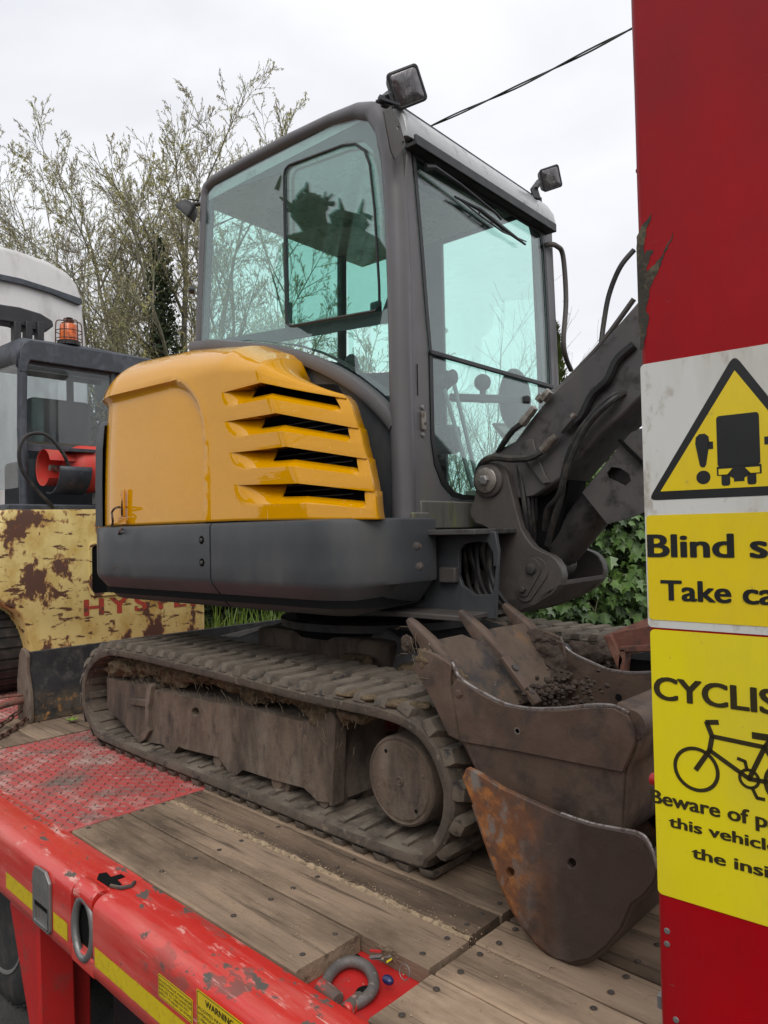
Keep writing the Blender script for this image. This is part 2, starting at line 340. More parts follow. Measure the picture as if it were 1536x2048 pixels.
M_gas = mat('red_gas_bottle_paint', (.62, .055, .040), .5, 0, [((.45, .13, .08), 12, .62, .1, .7, I, 3)], (), .08, 6)
M_orange = mat('orange_beacon_plastic', (.75, .14, .012), .25, 0, [((.35, .07, .01), 22, .56, .08, .5, I, 3)], (), .2, 15, coat=.6)
M_rustw = mat('rusty_wire', (.10, .048, .032), .8, .2, var=.3, vscale=30)
M_ryel = mat('reflective_yellow_tape', (.70, .52, .010), .35, 0, [((.50, .34, .02), 40, .60, .08, .5, I, 3), ((.30, .06, .03), 30, .70, .02, .7, I, 9)], [(250, .0004, (1, 1, 1), 1)], .06, 30, coat=.2)
M_syel = mat('sticker_yellow', (.78, .57, .008), .40, 0, [((.55, .40, .05), 50, .68, .03, .6, I, 9), ((.62, .44, .03), 6, .58, .14, .6, (1, 1, .4), 19), ((.30, .22, .05), 160, .72, .01, .6, I, 5)], (), .03, 5, coat=.15)
M_cyel = mat('sticker_bright_yellow', (.80, .66, .008), .40, 0, [((.55, .42, .05), 50, .69, .03, .6, I, 19), ((.68, .54, .03), 5, .58, .14, .6, (1, 1, .4), 29), ((.30, .22, .05), 160, .72, .01, .6, I, 5)], (), .03, 5, coat=.15)
M_swh = mat('sticker_white', (.64, .63, .59), .42, 0, [((.42, .38, .32), 40, .62, .06, .6, (1, 1, .5), 9), ((.50, .47, .40), 7, .60, .12, .6, (1, 1, .3), 19)], (), .04, 5, coat=.15)
M_ink = mat('sticker_black_ink', (.012, .012, .012), .42, var=.02)
M_inkd = mat('dark_brown_ink', (.035, .026, .008), .42, var=.02)
M_fred = mat('faded_red_letter_paint', (.42, .05, .028), .6, 0, [((.12, .05, .03), 16, .56, .02, .85, I, 3)], (), .1, 9)
M_bark = mat('tree_bark', (.23, .21, .16), .9, 0, [((.25, .25, .13), 4, .55, .12, .9, I, 3), ((.07, .06, .05), 9, .6, .1, .9, I, 5)], (), .2, 5)
M_bark2 = mat('dark_tree_bark', (.045, .038, .032), .95, 0, [((.09, .08, .06), 6, .6, .1, .9, I, 3)], [(30, .02, I, 1)], .25, 5)
M_cat = mat('spring_catkins', (.50, .48, .17), .8, 0, [((.30, .24, .16), 3, .52, .1, .8, I, 3)], (), .3, 3)
M_ivy = mat('ivy_leaf_green', (.10, .18, .045), .38, 0, [((.14, .24, .04), 3.5, .58, .1, .35, I, 3), ((.03, .055, .02), 6, .56, .1, .4, I, 5)], (), .35, 14, spec=.5)
M_ivyl = mat('young_leaf_green', (.17, .27, .035), .45, 0, [((.08, .15, .03), 5, .55, .1, .5, I, 3)], (), .3, 9)
M_dkgreen = mat('dark_hedge_green', (.036, .056, .022), .8, 0, [((.05, .08, .02), 8, .6, .1, .8, I, 3)], (), .3, 8)
M_conif = mat('yellow_green_conifer', (.13, .17, .035), .8, 0, [((.06, .09, .02), 9, .55, .1, .8, I, 3)], (), .3, 9)
M_tile = mat('mossy_roof_tile', (.135, .115, .10), .9, 0, [((.20, .22, .07), 6, .62, .06, .95, I, 3), ((.07, .05, .045), 12, .6, .1, .9, I, 5)], [(60, .003, I, 2)], .25, 7)
M_tileu = mat('dark_tile_lap', (.05, .035, .028), .95, var=.2)
M_tyre = mat('tyre_rubber', (.022, .022, .022), .8, 0, [((.06, .05, .042), 14, .58, .1, .9, I, 3)], [(60, .001, I, 2)], .2, 10)
M_asph = mat('damp_asphalt', (.055, .053, .050), .9, 0, [((.09, .085, .075), 3, .58, .12, .95, I, 3), ((.03, .03, .028), 60, .6, .1, .8, I, 5)], [(90, .004, I, 2)], .2, 2)
M_cable = mat('overhead_cable', (.05, .048, .046), .7)
M_brick = mat('garden_wall_render', (.20, .17, .14), .9, var=.2)
M_gcab = glass('green_tinted_glass', (.86, .985, .955), 1.85, .008)
M_gfork = glass('forklift_grey_glass', (.80, .86, .88), 1.5, .10)

# ================================================================== SETTING
g = MB(); g.add([(-120, -120, -.95), (120, -120, -.95), (120, 120, -.95), (-120, 120, -.95)], [(0, 1, 2, 3)])
obj('ground', g, M_asph, kind='structure', smooth=0)

# ================================================================== FLATBED LORRY
truck = thing('flatbed_lorry', 'red flatbed lorry with worn wooden deck planks carrying the mini excavator', 'lorry', (-2.6, 2.3, -.95))
YE = [1.112, 1.334, 1.500, 1.648, 1.83, 2.0, 2.18, 2.36, 2.54, 2.72, 2.9, 3.08, 3.26, 3.44, 3.60]
def plank(x0, x1, y0, y1, m, k, z=0.0, h=.045):
    mb = MB(); rnd = random.Random(k*7+int(x0*10)); g_ = .003
    n = max(2, int((x1-x0)/.12)); rows = []
    for i in range(n+1):
        x = lerp(x0+g_, x1-g_, i/n); e = lambda: rnd.uniform(-.0022, .0022)
        yy0, yy1 = y0+g_+e(), y1-g_+e(); zt = z+rnd.uniform(-.0012, .0012)
        if i == 0: x += rnd.uniform(0, .004)
        if i == n: x -= rnd.uniform(0, .005)
        rows.append([(x, yy0, z-h), (x, yy0, zt-.004), (x, yy0+.005, zt), (x, (yy0+yy1)/2, zt-.0012), (x, yy1-.005, zt), (x, yy1, zt-.004), (x, yy1, z-h)])
    mb.grid(rows)
    mb.add(rows[0], [tuple(range(7))]); mb.add(rows[-1], [tuple(range(6, -1, -1))])
    return obj('deck_plank', mb, m, truck, smooth=25, recalc=True)
for k, (y0, y1) in enumerate(zip(YE, YE[1:])):
    if k == 0: plank(-2.645, -1.385, y0, y1, M_wood[0], 1)
    elif k == 2: plank(-2.645, -1.165, y0+.018, y1, M_wood[2], k)
    else: plank(-2.645, -1.160+.006*(k % 3), y0, y1, M_wood[(0, 0, 2, 0, 2)[k % 5]], k)
    zo = -.002
    xa = -1.150+(.004 if k % 2 else 0)
    plank(xa, -.35 if k == 0 else .9, y0, y1, M_wood[(1, 1, 0, 2, 0)[k % 5]], k+20, zo)
    plank(-4.52, -3.94, y0, y1, M_wood[(0, 2)[k % 2]], k+40)
# bolts in the planks
bsrc = None
def bolt_at(x, y):
    global bsrc
    if bsrc is None:
        mb = MB(); mb.lathe((x, y, .0002), (0, 0, 1), [(0, .0085), (.0008, .0078), (.0008, .0052), (.0018, .0048), (.0020, .001)], 12)
        bsrc = obj('coach_bolt', mb, mat('bolt_hole_shadow', (.06, .043, .032), .9), truck, smooth=30); bsrc.data.materials.append(M_bolt)
        for p in bsrc.data.polygons:
            if p.center.z > .0 and (p.center.x**2+p.center.y**2)**.5 < .0052: p.material_index = 1
    else:
        c = WO[bsrc.name]; inst(bsrc, 'coach_bolt', truck, (x, y, c.z), (random.uniform(-.1, .1), random.uniform(-.1, .1), random.uniform(0, 3)))
for x in (-2.62, -2.105, -1.715, -1.435, -1.21, -1.10, -.80, -.50):
    for k in range(6):
        if x > -1.4 and x < -1.16 and k == 0: continue
        if x == -1.435 and k > 0: continue
        y0, y1 = YE[k], YE[k+1]
        if x < -1.16 and k == 2: y0 += .02
        bolt_at(x+random.uniform(-.004, .004), y0+(y1-y0)*.26+random.uniform(-.004, .004)); bolt_at(x+random.uniform(-.004, .004), y0+(y1-y0)*.80)
# sand in the open seam
rows = []
rnd = random.Random(3)
for i in range(180):
    x = lerp(-2.64, -1.165, i/179); wv = .007+.006*noise.noise(V((x*9, 0, 0)))+.012*max(0, noise.noise(V((x*3, 5, 0)))); row = []
    for j in range(9):
        t = j/8; y = 1.509+(t-.5)*2*wv*1.5+.003*noise.noise(V((x*30, 3, 0)))
        row.append((x, y, -.006+.013*sin(pi*t)*(.6+.6*noise.noise(V((x*40, y*60, 0))))))
    rows.append(row)
o = obj('sand_seam', MB().grid(rows), M_sand, truck, kind='stuff')
mb = MB()
for i in range(420):
    x = rnd.uniform(-2.6, -1.0); y = 1.509+rnd.gauss(0, .018); s_ = rnd.uniform(.0012, .0035)
    mb.add([(x-s_, y, .001), (x, y-s_, .001), (x+s_, y, .001), (x, y+s_, .001), (x, y, .001+s_)], [(0, 1, 4), (1, 2, 4), (2, 3, 4), (3, 0, 4)])
for i in range(900):
    x = rnd.uniform(-2.6, .2); y = rnd.uniform(1.12, 2.3); s_ = rnd.uniform(.001, .003)
    mb.add([(x-s_, y, .0008), (x, y-s_, .0008), (x+s_*1.5, y, .0008), (x, y+s_, .0008), (x, y, .0008+s_)], [(0, 1, 4), (1, 2, 4), (2, 3, 4), (3, 0, 4)])
obj('grit', mb, M_sand, truck, kind='stuff', smooth=0, recalc=False)
# splintered fibres where the plank edge is broken
mb = MB()
for i in range(46):
    a = rnd.uniform(-.5, .9); L = rnd.uniform(.02, .05); p = V((-1.315+rnd.gauss(0, .014), 1.338, -.01+rnd.gauss(0, .006)))
    mb.bar(p, p+V((cos(a)*L, -.012*rnd.random(), sin(a)*L*.5)), .0012, .0012)
obj('plank_splinters', mb, M_wood[1], truck, kind='stuff', smooth=0)
# checker plates
for (xa, xb, nm) in ((-3.93, -2.655, 0), (-6.9, -4.53, 1)):
    mb = MB().box((xa, 1.06 if not nm else 1.04, -.03), (xb, 3.6, -.002)); obj('checker_plate', mb, M_plate, truck, bevel=.003)
    mb = MB(); px_ = .034; nx = int((xb-xa)/px_); ny = int((3.6-1.08)/px_)
    for i in range(nx):
        for j in range(ny):
            x = xa+.02+i*px_; y = 1.08+j*px_; a = R(38) if (i+j) % 2 else R(-42)
            if y > 2.3 and nm == 0 and x > -3.9: continue
            c, s_ = cos(a), sin(a); L, W = .0160, .0040
            q = lambda u, v, z: (x+u*c-v*s_, y+u*s_+v*c, z)
            mb.add([q(-L, 0, -.002), q(0, -W, -.002), q(L, 0, -.002), q(0, W, -.002), q(-L*.6, 0, .0012), q(0, -W*.35, .0022), q(L*.6, 0, .0012), q(0, W*.35, .0022)],
                   [(0, 1, 5, 4), (1, 2, 6, 5), (2, 3, 7, 6), (3, 0, 4, 7), (4, 5, 6, 7)])
    obj('checker_tread', mb, M_plate2, truck, kind='stuff', smooth=0, recalc=False)
# side rail with rounded top edge
def rail_prof(x, seedy=0):
    wob = .0022*noise.noise(V((x*3.1, seedy, 0)))+.0012*noise.noise(V((x*14, seedy, 4)))
    P = [(1.108, -.05), (1.108, -.004), (1.10, -.0015), (1.055, -.0005+wob), (1.02, -.002+wob)]
    for k in range(7):
        a = pi/2*k/6; P.append((.992-sin(a)*.042+wob*.6, -.044+cos(a)*.040+wob))
    P += [(.950+wob*.3, -.09), (.950, -.135), (.950, -.20), (.951, -.228), (.960, -.236), (.985, -.237)]
    return [(x, y, z) for y, z in P]
def rail(x0, x1, nm='side_rail'):
    n = int((x1-x0)/.03)+2; rows = [rail_prof(lerp(x0, x1, i/n)) for i in range(n+1)]
    mb = MB().grid(rows); mb.add(rows[0], [tuple(range(len(rows[0])))]); mb.add(rows[-1], [tuple(range(len(rows[-1])-1, -1, -1))])
    return obj(nm, mb, M_rail, truck, smooth=50, recalc=True)
XA, XB = -2.262, -2.112
rail(-7.0, XA); rail(XB, .9)
# lashing pocket: recess, lower strip, hinge barrel and hanging ring
obj('pocket_back', MB().box((XA+.004, .972, -.237), (XB-.004, 1.04, -.062)), M_hole, truck); obj('pocket_top', MB().box((XA, 1.0, -.010), (XB, 1.108, -.0015)), M_rail, truck)
mb = MB().box((XA-.002, .951, -.236), (XB+.002, 1.03, -.186)); obj('pocket_lip', mb, M_rail, truck, bevel=.004)
mb = MB().lathe((XA+.012, .985, -.030), (1, 0, 0), [(0, .030), (.003, .034), (.118, .034), (.122, .030)], 20); rg = obj('lashing_ring', mb, M_rail, truck)
pts = [V((XA+.075+.062*cos(a)*(1), .958+.004*sin(a), -.118+.085*sin(a))) for a in [2*pi*k/28 for k in range(28)]]
obj('ring_loop', MB().tube(pts, .012, 10, closed=True), M_gsteel, rg)
mb = MB(); pl = [(XA+.02, 1.03), (XA+.05, 1.01), (XA+.135, 1.012), (XA+.14, 1.045), (XA+.10, 1.05), (XA+.10, 1.075), (XA+.075, 1.075), (XA+.07, 1.045), (XA+.03, 1.05)]
mb.plate([[(x, y, .0012) for x, y in pl]], (0, 0, -.002)); obj('slot_cutout', mb, M_hole, truck, smooth=0)
mb = MB().tube([(XB-.02, 1.015, .004), (XB+.02, 1.03, .005), (XB+.03, 1.055, .004), (XB+.012, 1.075, .003)], .006, 6); obj('slot_hook', mb, M_bolt, truck)
# steel latch socket
mb = MB(); q = [oy(*p, .946) for p in ((70, 1738), (78, 1724), (96, 1732), (106, 1748), (106, 1852), (98, 1858), (72, 1838), (70, 1820))]
x0, x1 = -2.536, -2.398
ol = [(x0, -.205), (x0, -.055), (x0+.02, -.026), (x1-.035, -.022), (x1, -.05), (x1, -.20), (x1-.012, -.212), (x0+.012, -.213)]
inn = [(x0+.014, -.20), (x0+.014, -.135), (x1-.014, -.135), (x1-.014, -.20)]
mb.plate([[(x, .949, z) for x, z in ol], [(x, .949, z) for x, z in inn]], (0, -.010, 0)); ls = obj('latch_socket', mb, M_gsteel, truck, bevel=.002)
mb = MB().box((x0+.012, .9488, -.202), (x1-.012, .9468, -.133)); obj('socket_recess', mb, M_gsteel, ls)
mb = MB().box((x0+.012, .9463, -.150), (x1-.012, .941, -.137)); obj('socket_ledge', mb, M_hole, ls)
# reflective strips, labels
def strip(x0, x1, z0=-.190, z1=-.136, nm='reflective_strip', m=None, y=.9485, t=.001):
    rows = []
    n = max(2, int((x1-x0)/.03))
    for i in range(n+1):
        x = lerp(x0, x1, i/n); rows.append([(x, y, z0+.0015*noise.noise(V((x*30, 0, 0)))), (x, y, z1+.0015*noise.noise(V((x*30, 9, 0))))])
    mb = MB().grid(rows); mb.grid([[V(a)+V((0, t, 0)) for a in r] for r in rows], flip=True)
    return obj(nm, mb, m or M_ryel, truck, smooth=0)
strip(-2.80, -2.545); strip(-2.390, -2.285); strip(-2.098, -.3)

# ---- lettering helper (flat print standing on its sticker)
def font():
    for p in ('Inter.woff2',):
        try:
            import os
            q = os.path.join(bpy.utils.system_resource('DATAFILES'), 'fonts', p)
            return bpy.data.fonts.load(q)
        except Exception: pass
    return None
FONT = None
def text_polys(body, off=0.0, align='LEFT', spacing=1.0):
    cu = bpy.data.curves.new('lettering_curve', 'FONT'); cu.body = body
    if FONT: cu.font = FONT
    cu.offset = off; cu.resolution_u = 4; cu.align_x = align; cu.space_character = spacing
    ob = bpy.data.objects.new('lettering_curve', cu); COL.objects.link(ob)
    dg = bpy.context.evaluated_depsgraph_get(); me = ob.evaluated_get(dg).to_mesh()
    vs = [v.co.copy() for v in me.vertices]; fs = [tuple(p.vertices) for p in me.polygons]
    ob.evaluated_get(dg).to_mesh_clear(); bpy.data.objects.remove(ob); bpy.data.curves.remove(cu)
    return vs, fs
def lettering(body, origin, ux, uz, sx, sz, m, parent, nm='lettering', off=0.0, th=.0006, align='LEFT', spacing=1.0, shear=0):
    vs, fs = text_polys(body, 0, align, spacing); ux, uz = V(ux), V(uz); n = ux.cross(uz).normalized()
    mb = MB(); k = 0
    for dx, dz in ([(0, 0)] if off <= 0 else [(0, 0), (off, 0), (-off, 0), (0, off*.5), (0, -off*.5), (off*.8, off*.4), (-off*.8, off*.4), (off*.8, -off*.4), (-off*.8, -off*.4)]):
        mb.add([V(origin)+ux*((v.x+dx)*sx+v.y*shear)+uz*((v.y+dz)*sz)+n*(th+k*.00003) for v in vs], fs); k += 1
    return obj(nm, mb, m, parent, smooth=0, recalc=False)
def twidth(body, off=0.0, spacing=1.0):
    vs, fs = text_polys(body, 0, 'LEFT', spacing); xs = [v.x for v in vs]; ys = [v.y for v in vs]; return min(xs), max(xs), min(ys), max(ys)
def rrect(x0, z0, x1, z1, r, n=5):
    P = []
    for cx, cz, a0 in ((x1-r, z0+r, -90), (x1-r, z1-r, 0), (x0+r, z1-r, 90), (x0+r, z0+r, 180)):
        for k in range(n+1): a = R(a0+90*k/n); P.append((cx+r*cos(a), cz+r*sin(a)))
    return P
def rail_label(x0, x1, z0, z1, lines, hs, title=None):
    mb = MB().plate([[(x, .9482, z) for x, z in rrect(x0, z0, x1, z1, .005)]], (0, -.0006, 0)); lb = obj('warning_label', mb, M_syel, truck, smooth=0)
    i_ = rrect(x0+.004, z0+.004, x1-.004, z1-.004, .004); o_ = rrect(x0+.0025, z0+.0025, x1-.0025, z1-.0025, .0045)
    mb = MB().plate([[(x, .9474, z) for x, z in o_], [(x, .9474, z) for x, z in i_]], (0, -.0002, 0)); obj('label_border', mb, M_ink, lb, smooth=0)
    z = z1-.006
    if title:
        a, b, c, d = twidth(title, .02); s_ = (x1-x0)*.62/(b-a); lettering(title, ((x0+x1)/2-(a+b)/2*s_, .9474, z-.020), (1, 0, 0), (0, 0, 1), s_, .022, M_ink, lb, off=.02); z -= .026
    for L in lines:
        z -= hs; a, b, c, d = twidth(L); s_ = min((x1-x0-.012)/(b-a), hs*1.1)
        lettering(L, (x0+.006, .9474, z), (1, 0, 0), (0, 0, 1), s_, hs*.95, M_ink, lb)
rail_label(-1.733, -1.572, -.122, -.064, ['ISOLATE HYDRAULIC POWER BEFORE', 'INSPECTION AND OR CONNECTION', 'FAILURE TO OBSERVE MAY', 'RESULT TO INJURY OR WORSE'], .0105)
rail_label(-1.553, -1.350, -.130, -.028, ['ALLOWED MAXIMUM TIME FOR', 'HYDRAULIC SYSTEM OPERATION', '2 MINUTES. ALLOW 20 MINUTES', 'COOLING DOWN BETWEEN', 'OPERATIONS'], .0125, 'WARNING !')
# pocket in the deck with red floor
mb = MB().box((-1.392, 1.105, -.057), (-1.145, 1.34, -.046)); obj('pocket_floor', mb, M_redf, truck, bevel=.002)
mb = MB().lathe((-1.385, 1.29, -.0455), (0, 0, 1), [(0, .030), (.001, .030)], 18); obj('pocket_hole', mb, M_hole, truck)
mb = MB().lathe((-1.262, 1.225, -.0455), (0, 0, 1), [(0, .024), (.001, .024)], 18); obj('pocket_hole', mb, M_hole, truck)
# under frame
mb = MB().box((-7, 1.35, -.42), (1, 1.6, -.06)); mb.box((-7, 3.0, -.42), (1, 3.2, -.06)); mb.box((-7, 1.112, -.075), (1, 3.6, -.058))
for x in (-4.6, -3.4, -2.2, -1.0, .2): mb.box((x, 1.12, -.2), (x+.08, 3.5, -.075))
obj('chassis_beams', mb, M_hole, truck)
mb = MB().box((-2.72, 1.30, -.93), (.2, 1.33, -.2)); obj('under_rail_sheet', mb, M_black, truck)  # black sheet filling the dark area beneath the rail
mb = MB(); q = [(-3.205, -.43), (-3.19, -.415), (-2.935, -.425), (-2.80, -.42), (-2.80, -.90), (-3.05, -.90)]
a_ = [oy(18, 1800, 1.03), oy(74, 1846, 1.03), oy(80, 2060, 1.03), oy(84, 2150, 1.03), oy(74, 2150, 1.03), oy(60, 2055, 1.03)]
mb.plate([a_], (.0, .13, 0)); obj('mudguard_stay', mb, M_redf, truck, bevel=.01)
mb = MB().box((-2.855, 1.05, -.9), (-2.80, 1.25, -.262)); obj('mudguard_stay', mb, M_redf, truck, bevel=.006)
# wheel of the lorry
wc = V((-3.46, 1.30, -.52))
mb = MB().lathe(wc+V((0, -.16, 0)), (0, 1, 0), [(0, .30), (-.01, .34), (.0, .40), (.02, .425), (.06, .432), (.22, .432), (.27, .40), (.28, .30)], 48); wh = obj('wheel', mb, M_tyre, truck)
mb = MB().lathe(wc+V((0, -.165, 0)), (0, 1, 0), [(.06, .10), (.05, .22), (.01, .27), (0, .30), (.02, .305), (.06, .30)], 40); obj('rim', mb, M_gsteel, wh)
mb = MB()
for k in range(60):
    a = 2*pi*k/60; c = wc+V((0, 0, 0))+V((cos(a), 0, sin(a)))*.434; mb.bar(c+V((0, -.14, 0)), c+V((0, .10, 0)), .006, .012, up=(cos(a), 0, sin(a)))
obj('tread', mb, M_tyre, wh, smooth=0)

# shackle ring lying in the pocket
M_shk = mat('forged_dark_steel', (.15, .135, .125), .55, .35, [((.09, .07, .055), 18, .56, .08, .8, I, 3), ((.26, .23, .21), 40, .62, .05, .5, I, 5)], [(120, .0008, I, 1)], .2, 20)
sh = thing('forged_shackle', 'grey forged lifting link with red hinge barrel lying in the deck pocket', 'shackle', (-1.33, 1.22, -.062))
pts = [oz(px, py, z) for px, py, z in ((664, 1994, -.036), (652, 1975, -.034), (657, 1954, -.032), (677, 1932, -.030), (704, 1923, -.028), (733, 1934, -.028), (747, 1958, -.030), (744, 1982, -.028), (724, 2002, -.034), (704, 2012, -.036))]
rr = crom(pts, 6); obj('link_loop', MB().tube(rr, [.0125+.0015*abs(sin(i*.05)) for i in range(len(rr))], 12), M_shk, sh)
p, q = oz(640, 1972, -.036), oz(676, 2002, -.036); obj('hinge_barrel', MB().lathe(p, q-p, [(0, .015), (.004, .019), ((q-p).length-.004, .019), ((q-p).length, .015)], 16), M_rail, sh)
p, q = oz(722, 1996, -.036), oz(690, 2022, -.036); obj('hinge_barrel', MB().lathe(p, q-p, [(0, .015), (.004, .0165), ((q-p).length-.004, .0165), ((q-p).length, .013)], 16), M_rail, sh)
# bunch of keys
ky = thing('key_bunch', 'small bunch of keys with a dark blue fob in the deck pocket', 'keys', (-1.275, 1.30, -.06))
M_blue = mat('blue_fob_plastic', (.012, .015, .085), .3, coat=.4)
M_kred = mat('red_key_tag', (.55, .03, .03), .5); M_kyel = mat('yellow_key_tag', (.75, .62, .03), .5)
kc = oz(809, 1944, .0); pts = [kc+V((.016*cos(a), .004*sin(a), .016*sin(a))) for a in [2*pi*k/24 for k in range(24)]]
obj('key_ring', MB().tube(pts, .0012, 6, closed=True), M_gsteel, ky)
obj('fob', MB().sphere(oz(776, 1960, -.016), .015, sc=(1.1, .75, .7)), M_blue, ky)
mb = MB()
for a, b in (((-1.315, 1.292, -.012), (-1.285, 1.305, -.004)), ((-1.318, 1.30, -.02), (-1.28, 1.31, -.012)), ((-1.285, 1.31, -.01), (-1.262, 1.315, .0))): mb.bar(a, b, .011, .002)
obj('key', mb, M_gsteel, ky, bevel=.0006)
obj('key_tag', MB().bar((-1.325, 1.305, -.006), (-1.295, 1.312, .0), .006, .004), M_kred, ky); obj('key_tag', MB().bar((-1.268, 1.305, -.012), (-1.258, 1.312, -.004), .007, .002), M_kyel, ky)

# ================================================================== RAISED LOADING RAMP with stickers
RA = R(3.1); RU = V((cos(RA), sin(RA), 0)); RN = V((sin(RA), -cos(RA), 0)); RO = V((-.414, .93, 0))
def rp(u, z, d=0.0): return RO+RU*u+V((0, 0, z))+RN*d
def ruv(px, py, d=0.0):
    dd = ray(px, py); o_ = RO+RN*d; t = (o_-CAM).dot(RN)/dd.dot(RN); P = CAM+dd*t; return ((P-RO).dot(RU), P.z)
ramp = thing('loading_ramp', 'tall red steel ramp folded upright at the tail with yellow warning stickers', 'ramp', (-.2, .95, -.03))
RW, RT = .62, 2.9
prof = []
for k in range(7): a = pi/2*k/6; prof.append((.012-.012*sin(a), -.012+.012*cos(a)))
prof = [(RW, 0)]+prof+[(0, -.055), (.01, -.060), (RW, -.060)]
zs = [-.02+i*(RT+.02)/60 for i in range(61)]
rows = [[rp(u+(.0016*noise.noise(V((z*6, u, 0))) if u < .02 else 0), z, d) for u, d in prof] for z in zs]
mb = MB().grid(rows, cu=True); mb.add(rows[0], [tuple(range(len(prof)))]); mb.add(rows[-1], [tuple(range(len(prof)))])
obj('ramp_panel', mb, M_ramp, ramp, smooth=50)
M_scar = mat('bare_scraped_steel', (.045, .038, .028), .75, .2, [((.16, .13, .07), 40, .60, .08, .8, I, 3)], [(60, .002, I, 1)], .2, 20)
def scar(pp, nm='paint_scar', m=M_scar, d=.0006):
    q = [ruv(*p) for p in pp]; r_ = random.Random(5); out = []
    for (a, b), (c, e) in zip(q, q[1:]+q[:1]):
        for k in range(4):
            t = k/4; out.append((lerp(a, c, t)+r_.uniform(-.0012, .0012), lerp(b, e, t)+r_.uniform(-.0012, .0012)))
    out = [(max(.0005, u), z) for u, z in out]
    obj(nm, MB().plate([[rp(u, z, d) for u, z in out]], RN*-.0004), m, ramp, smooth=0)
scar([(1273, 475), (1288, 445), (1306, 425), (1296, 450), (1290, 480), (1287, 510), (1296, 500), (1306, 500), (1300, 520), (1292, 545), (1310, 530), (1330, 505), (1322, 530), (1307, 560), (1298, 590), (1293, 620), (1298, 640), (1292, 668), (1286, 700), (1281, 700), (1275, 600), (1272, 520)])
scar([(1326, 505), (1340, 480), (1348, 462), (1342, 482), (1332, 505)])
# stickers
def plane_sticker(px_lt, px_rt_u, zt, zb, m, nm, d=.0010, r=.006, u0=None):
    P = rrect(u0, zb, px_rt_u, zt, r); return obj(nm, MB().plate([[rp(u, z, d) for u, z in P]], RN*-.0006), m, ramp, smooth=0)
uw0, zt = ruv(1281, 730); _, zb = ruv(1288, 1253)
UA, _ = ruv(1470, 715); UR = 2*UA-uw0
zr = ruv(1290, 1258)[1]
st = plane_sticker(0, UR, zt, zb, M_swh, 'blind_spot_sticker', u0=uw0)
# warning triangle
tl = ruv(1297, 1001); tp = ruv(1469, 712)
UC = tp[0]; ha = UC-tl[0]
def tri(scale_w, z0, z1, rad): # rounded triangle outline
    P = []; pts = [(UC-scale_w, z0), (UC+scale_w, z0), (UC, z1)]; c = ((UC), (2*z0+z1)/3)
    for i, (x, z) in enumerate(pts):
        a, b = V((*pts[i-1], 0)), V((*pts[(i+1) % 3], 0)); p = V((x, z, 0)); da = (a-p).normalized(); db = (b-p).normalized(); k = rad*1.6
        for t in (0, .25, .5, .75, 1):
            q = (p+da*k)*(1-t)**2+p*(2*t*(1-t))+(p+db*k)*t**2; P.append((q.x, q.y))
    return P
T0 = tri(ha, tl[1], tp[1]+.002, .007)
zi0 = ruv(1322, 983)[1]; zi1 = ruv(1469, 741)[1]; hi_ = UC-ruv(1322, 983)[0]
T1 = tri(hi_, zi0, zi1, .0005)
obj('triangle_border', MB().plate([[rp(u, z, .0014) for u, z in T0]], RN*-.0003), M_ink, st, smooth=0)
obj('triangle_field', MB().plate([[rp(u, z, .0018) for u, z in T1]], RN*-.0003), M_syel, st, smooth=0)
def shp(polys, nm, parent, m=M_ink, d=.0022):
    mb = MB()
    for P in polys: mb.plate([[rp(u, z, d) for u, z in P]], RN*-.0003)
    return obj(nm, mb, m, parent, smooth=0)
def pp(*pts): return [ruv(*p) for p in pts]
# exclamation mark
a, b = ruv(1405, 868); c, e = ruv(1404, 935); f_, g_ = ruv(1404, 955)
wv = .0085
P1 = [(a-wv, b-.012), (a-wv*.9, b-.004), (a-wv*.4, b), (a+wv*.4, b), (a+wv*.9, b-.004), (a+wv, b-.012), (a+wv*.45, e+.003), (a+wv*.2, e), (a-wv*.2, e), (a-wv*.45, e+.003)]
P2 = [(a+.0085*cos(k*pi/8), g_+.0085*sin(k*pi/8)) for k in range(16)]
shp([P1, P2], 'exclamation_mark', st)
# lorry pictogram
l0, t0 = ruv(1433, 833); r0_, b0 = ruv(1522, 929)
body = rrect(l0, b0, r0_, t0, .004)
zc0, zc1 = ruv(1433, 934)[1], ruv(1433, 952)[1]
cabp = [(l0-.001, zc1), (l0-.001, zc0), (r0_+.001, zc0), (r0_+.001, zc1), (r0_-.012, zc1), (r0_-.018, zc1-.004), (r0_-.03, zc1-.004), (r0_-.03, zc1-.008), (l0+.03, zc1-.008), (l0+.03, zc1-.004), (l0+.018, zc1-.004), (l0+.012, zc1)]
lg = lambda x: rrect(x, ruv(1440, 972)[1], x+.010, zc1+.002, .003)
mir = lambda x: [(x, ruv(1425, 898)[1]), (x, ruv(1425, 883)[1]), (x+.006, ruv(1425, 883)[1]), (x+.006, ruv(1425, 898)[1])]
shp([body, cabp, lg(l0+.004), lg(r0_-.015), mir(l0-.0105), mir(r0_+.005)], 'lorry_pictogram', st)
hl = lambda x, s_: [(x, zc0-.003), (x+s_*.016, zc0-.003), (x+s_*.010, zc0-.010), (x, zc0-.010)]
shp([hl(l0+.001, 1), hl(r0_-.001, -1)], 'headlight_pictogram', st, M_syel, .0026)
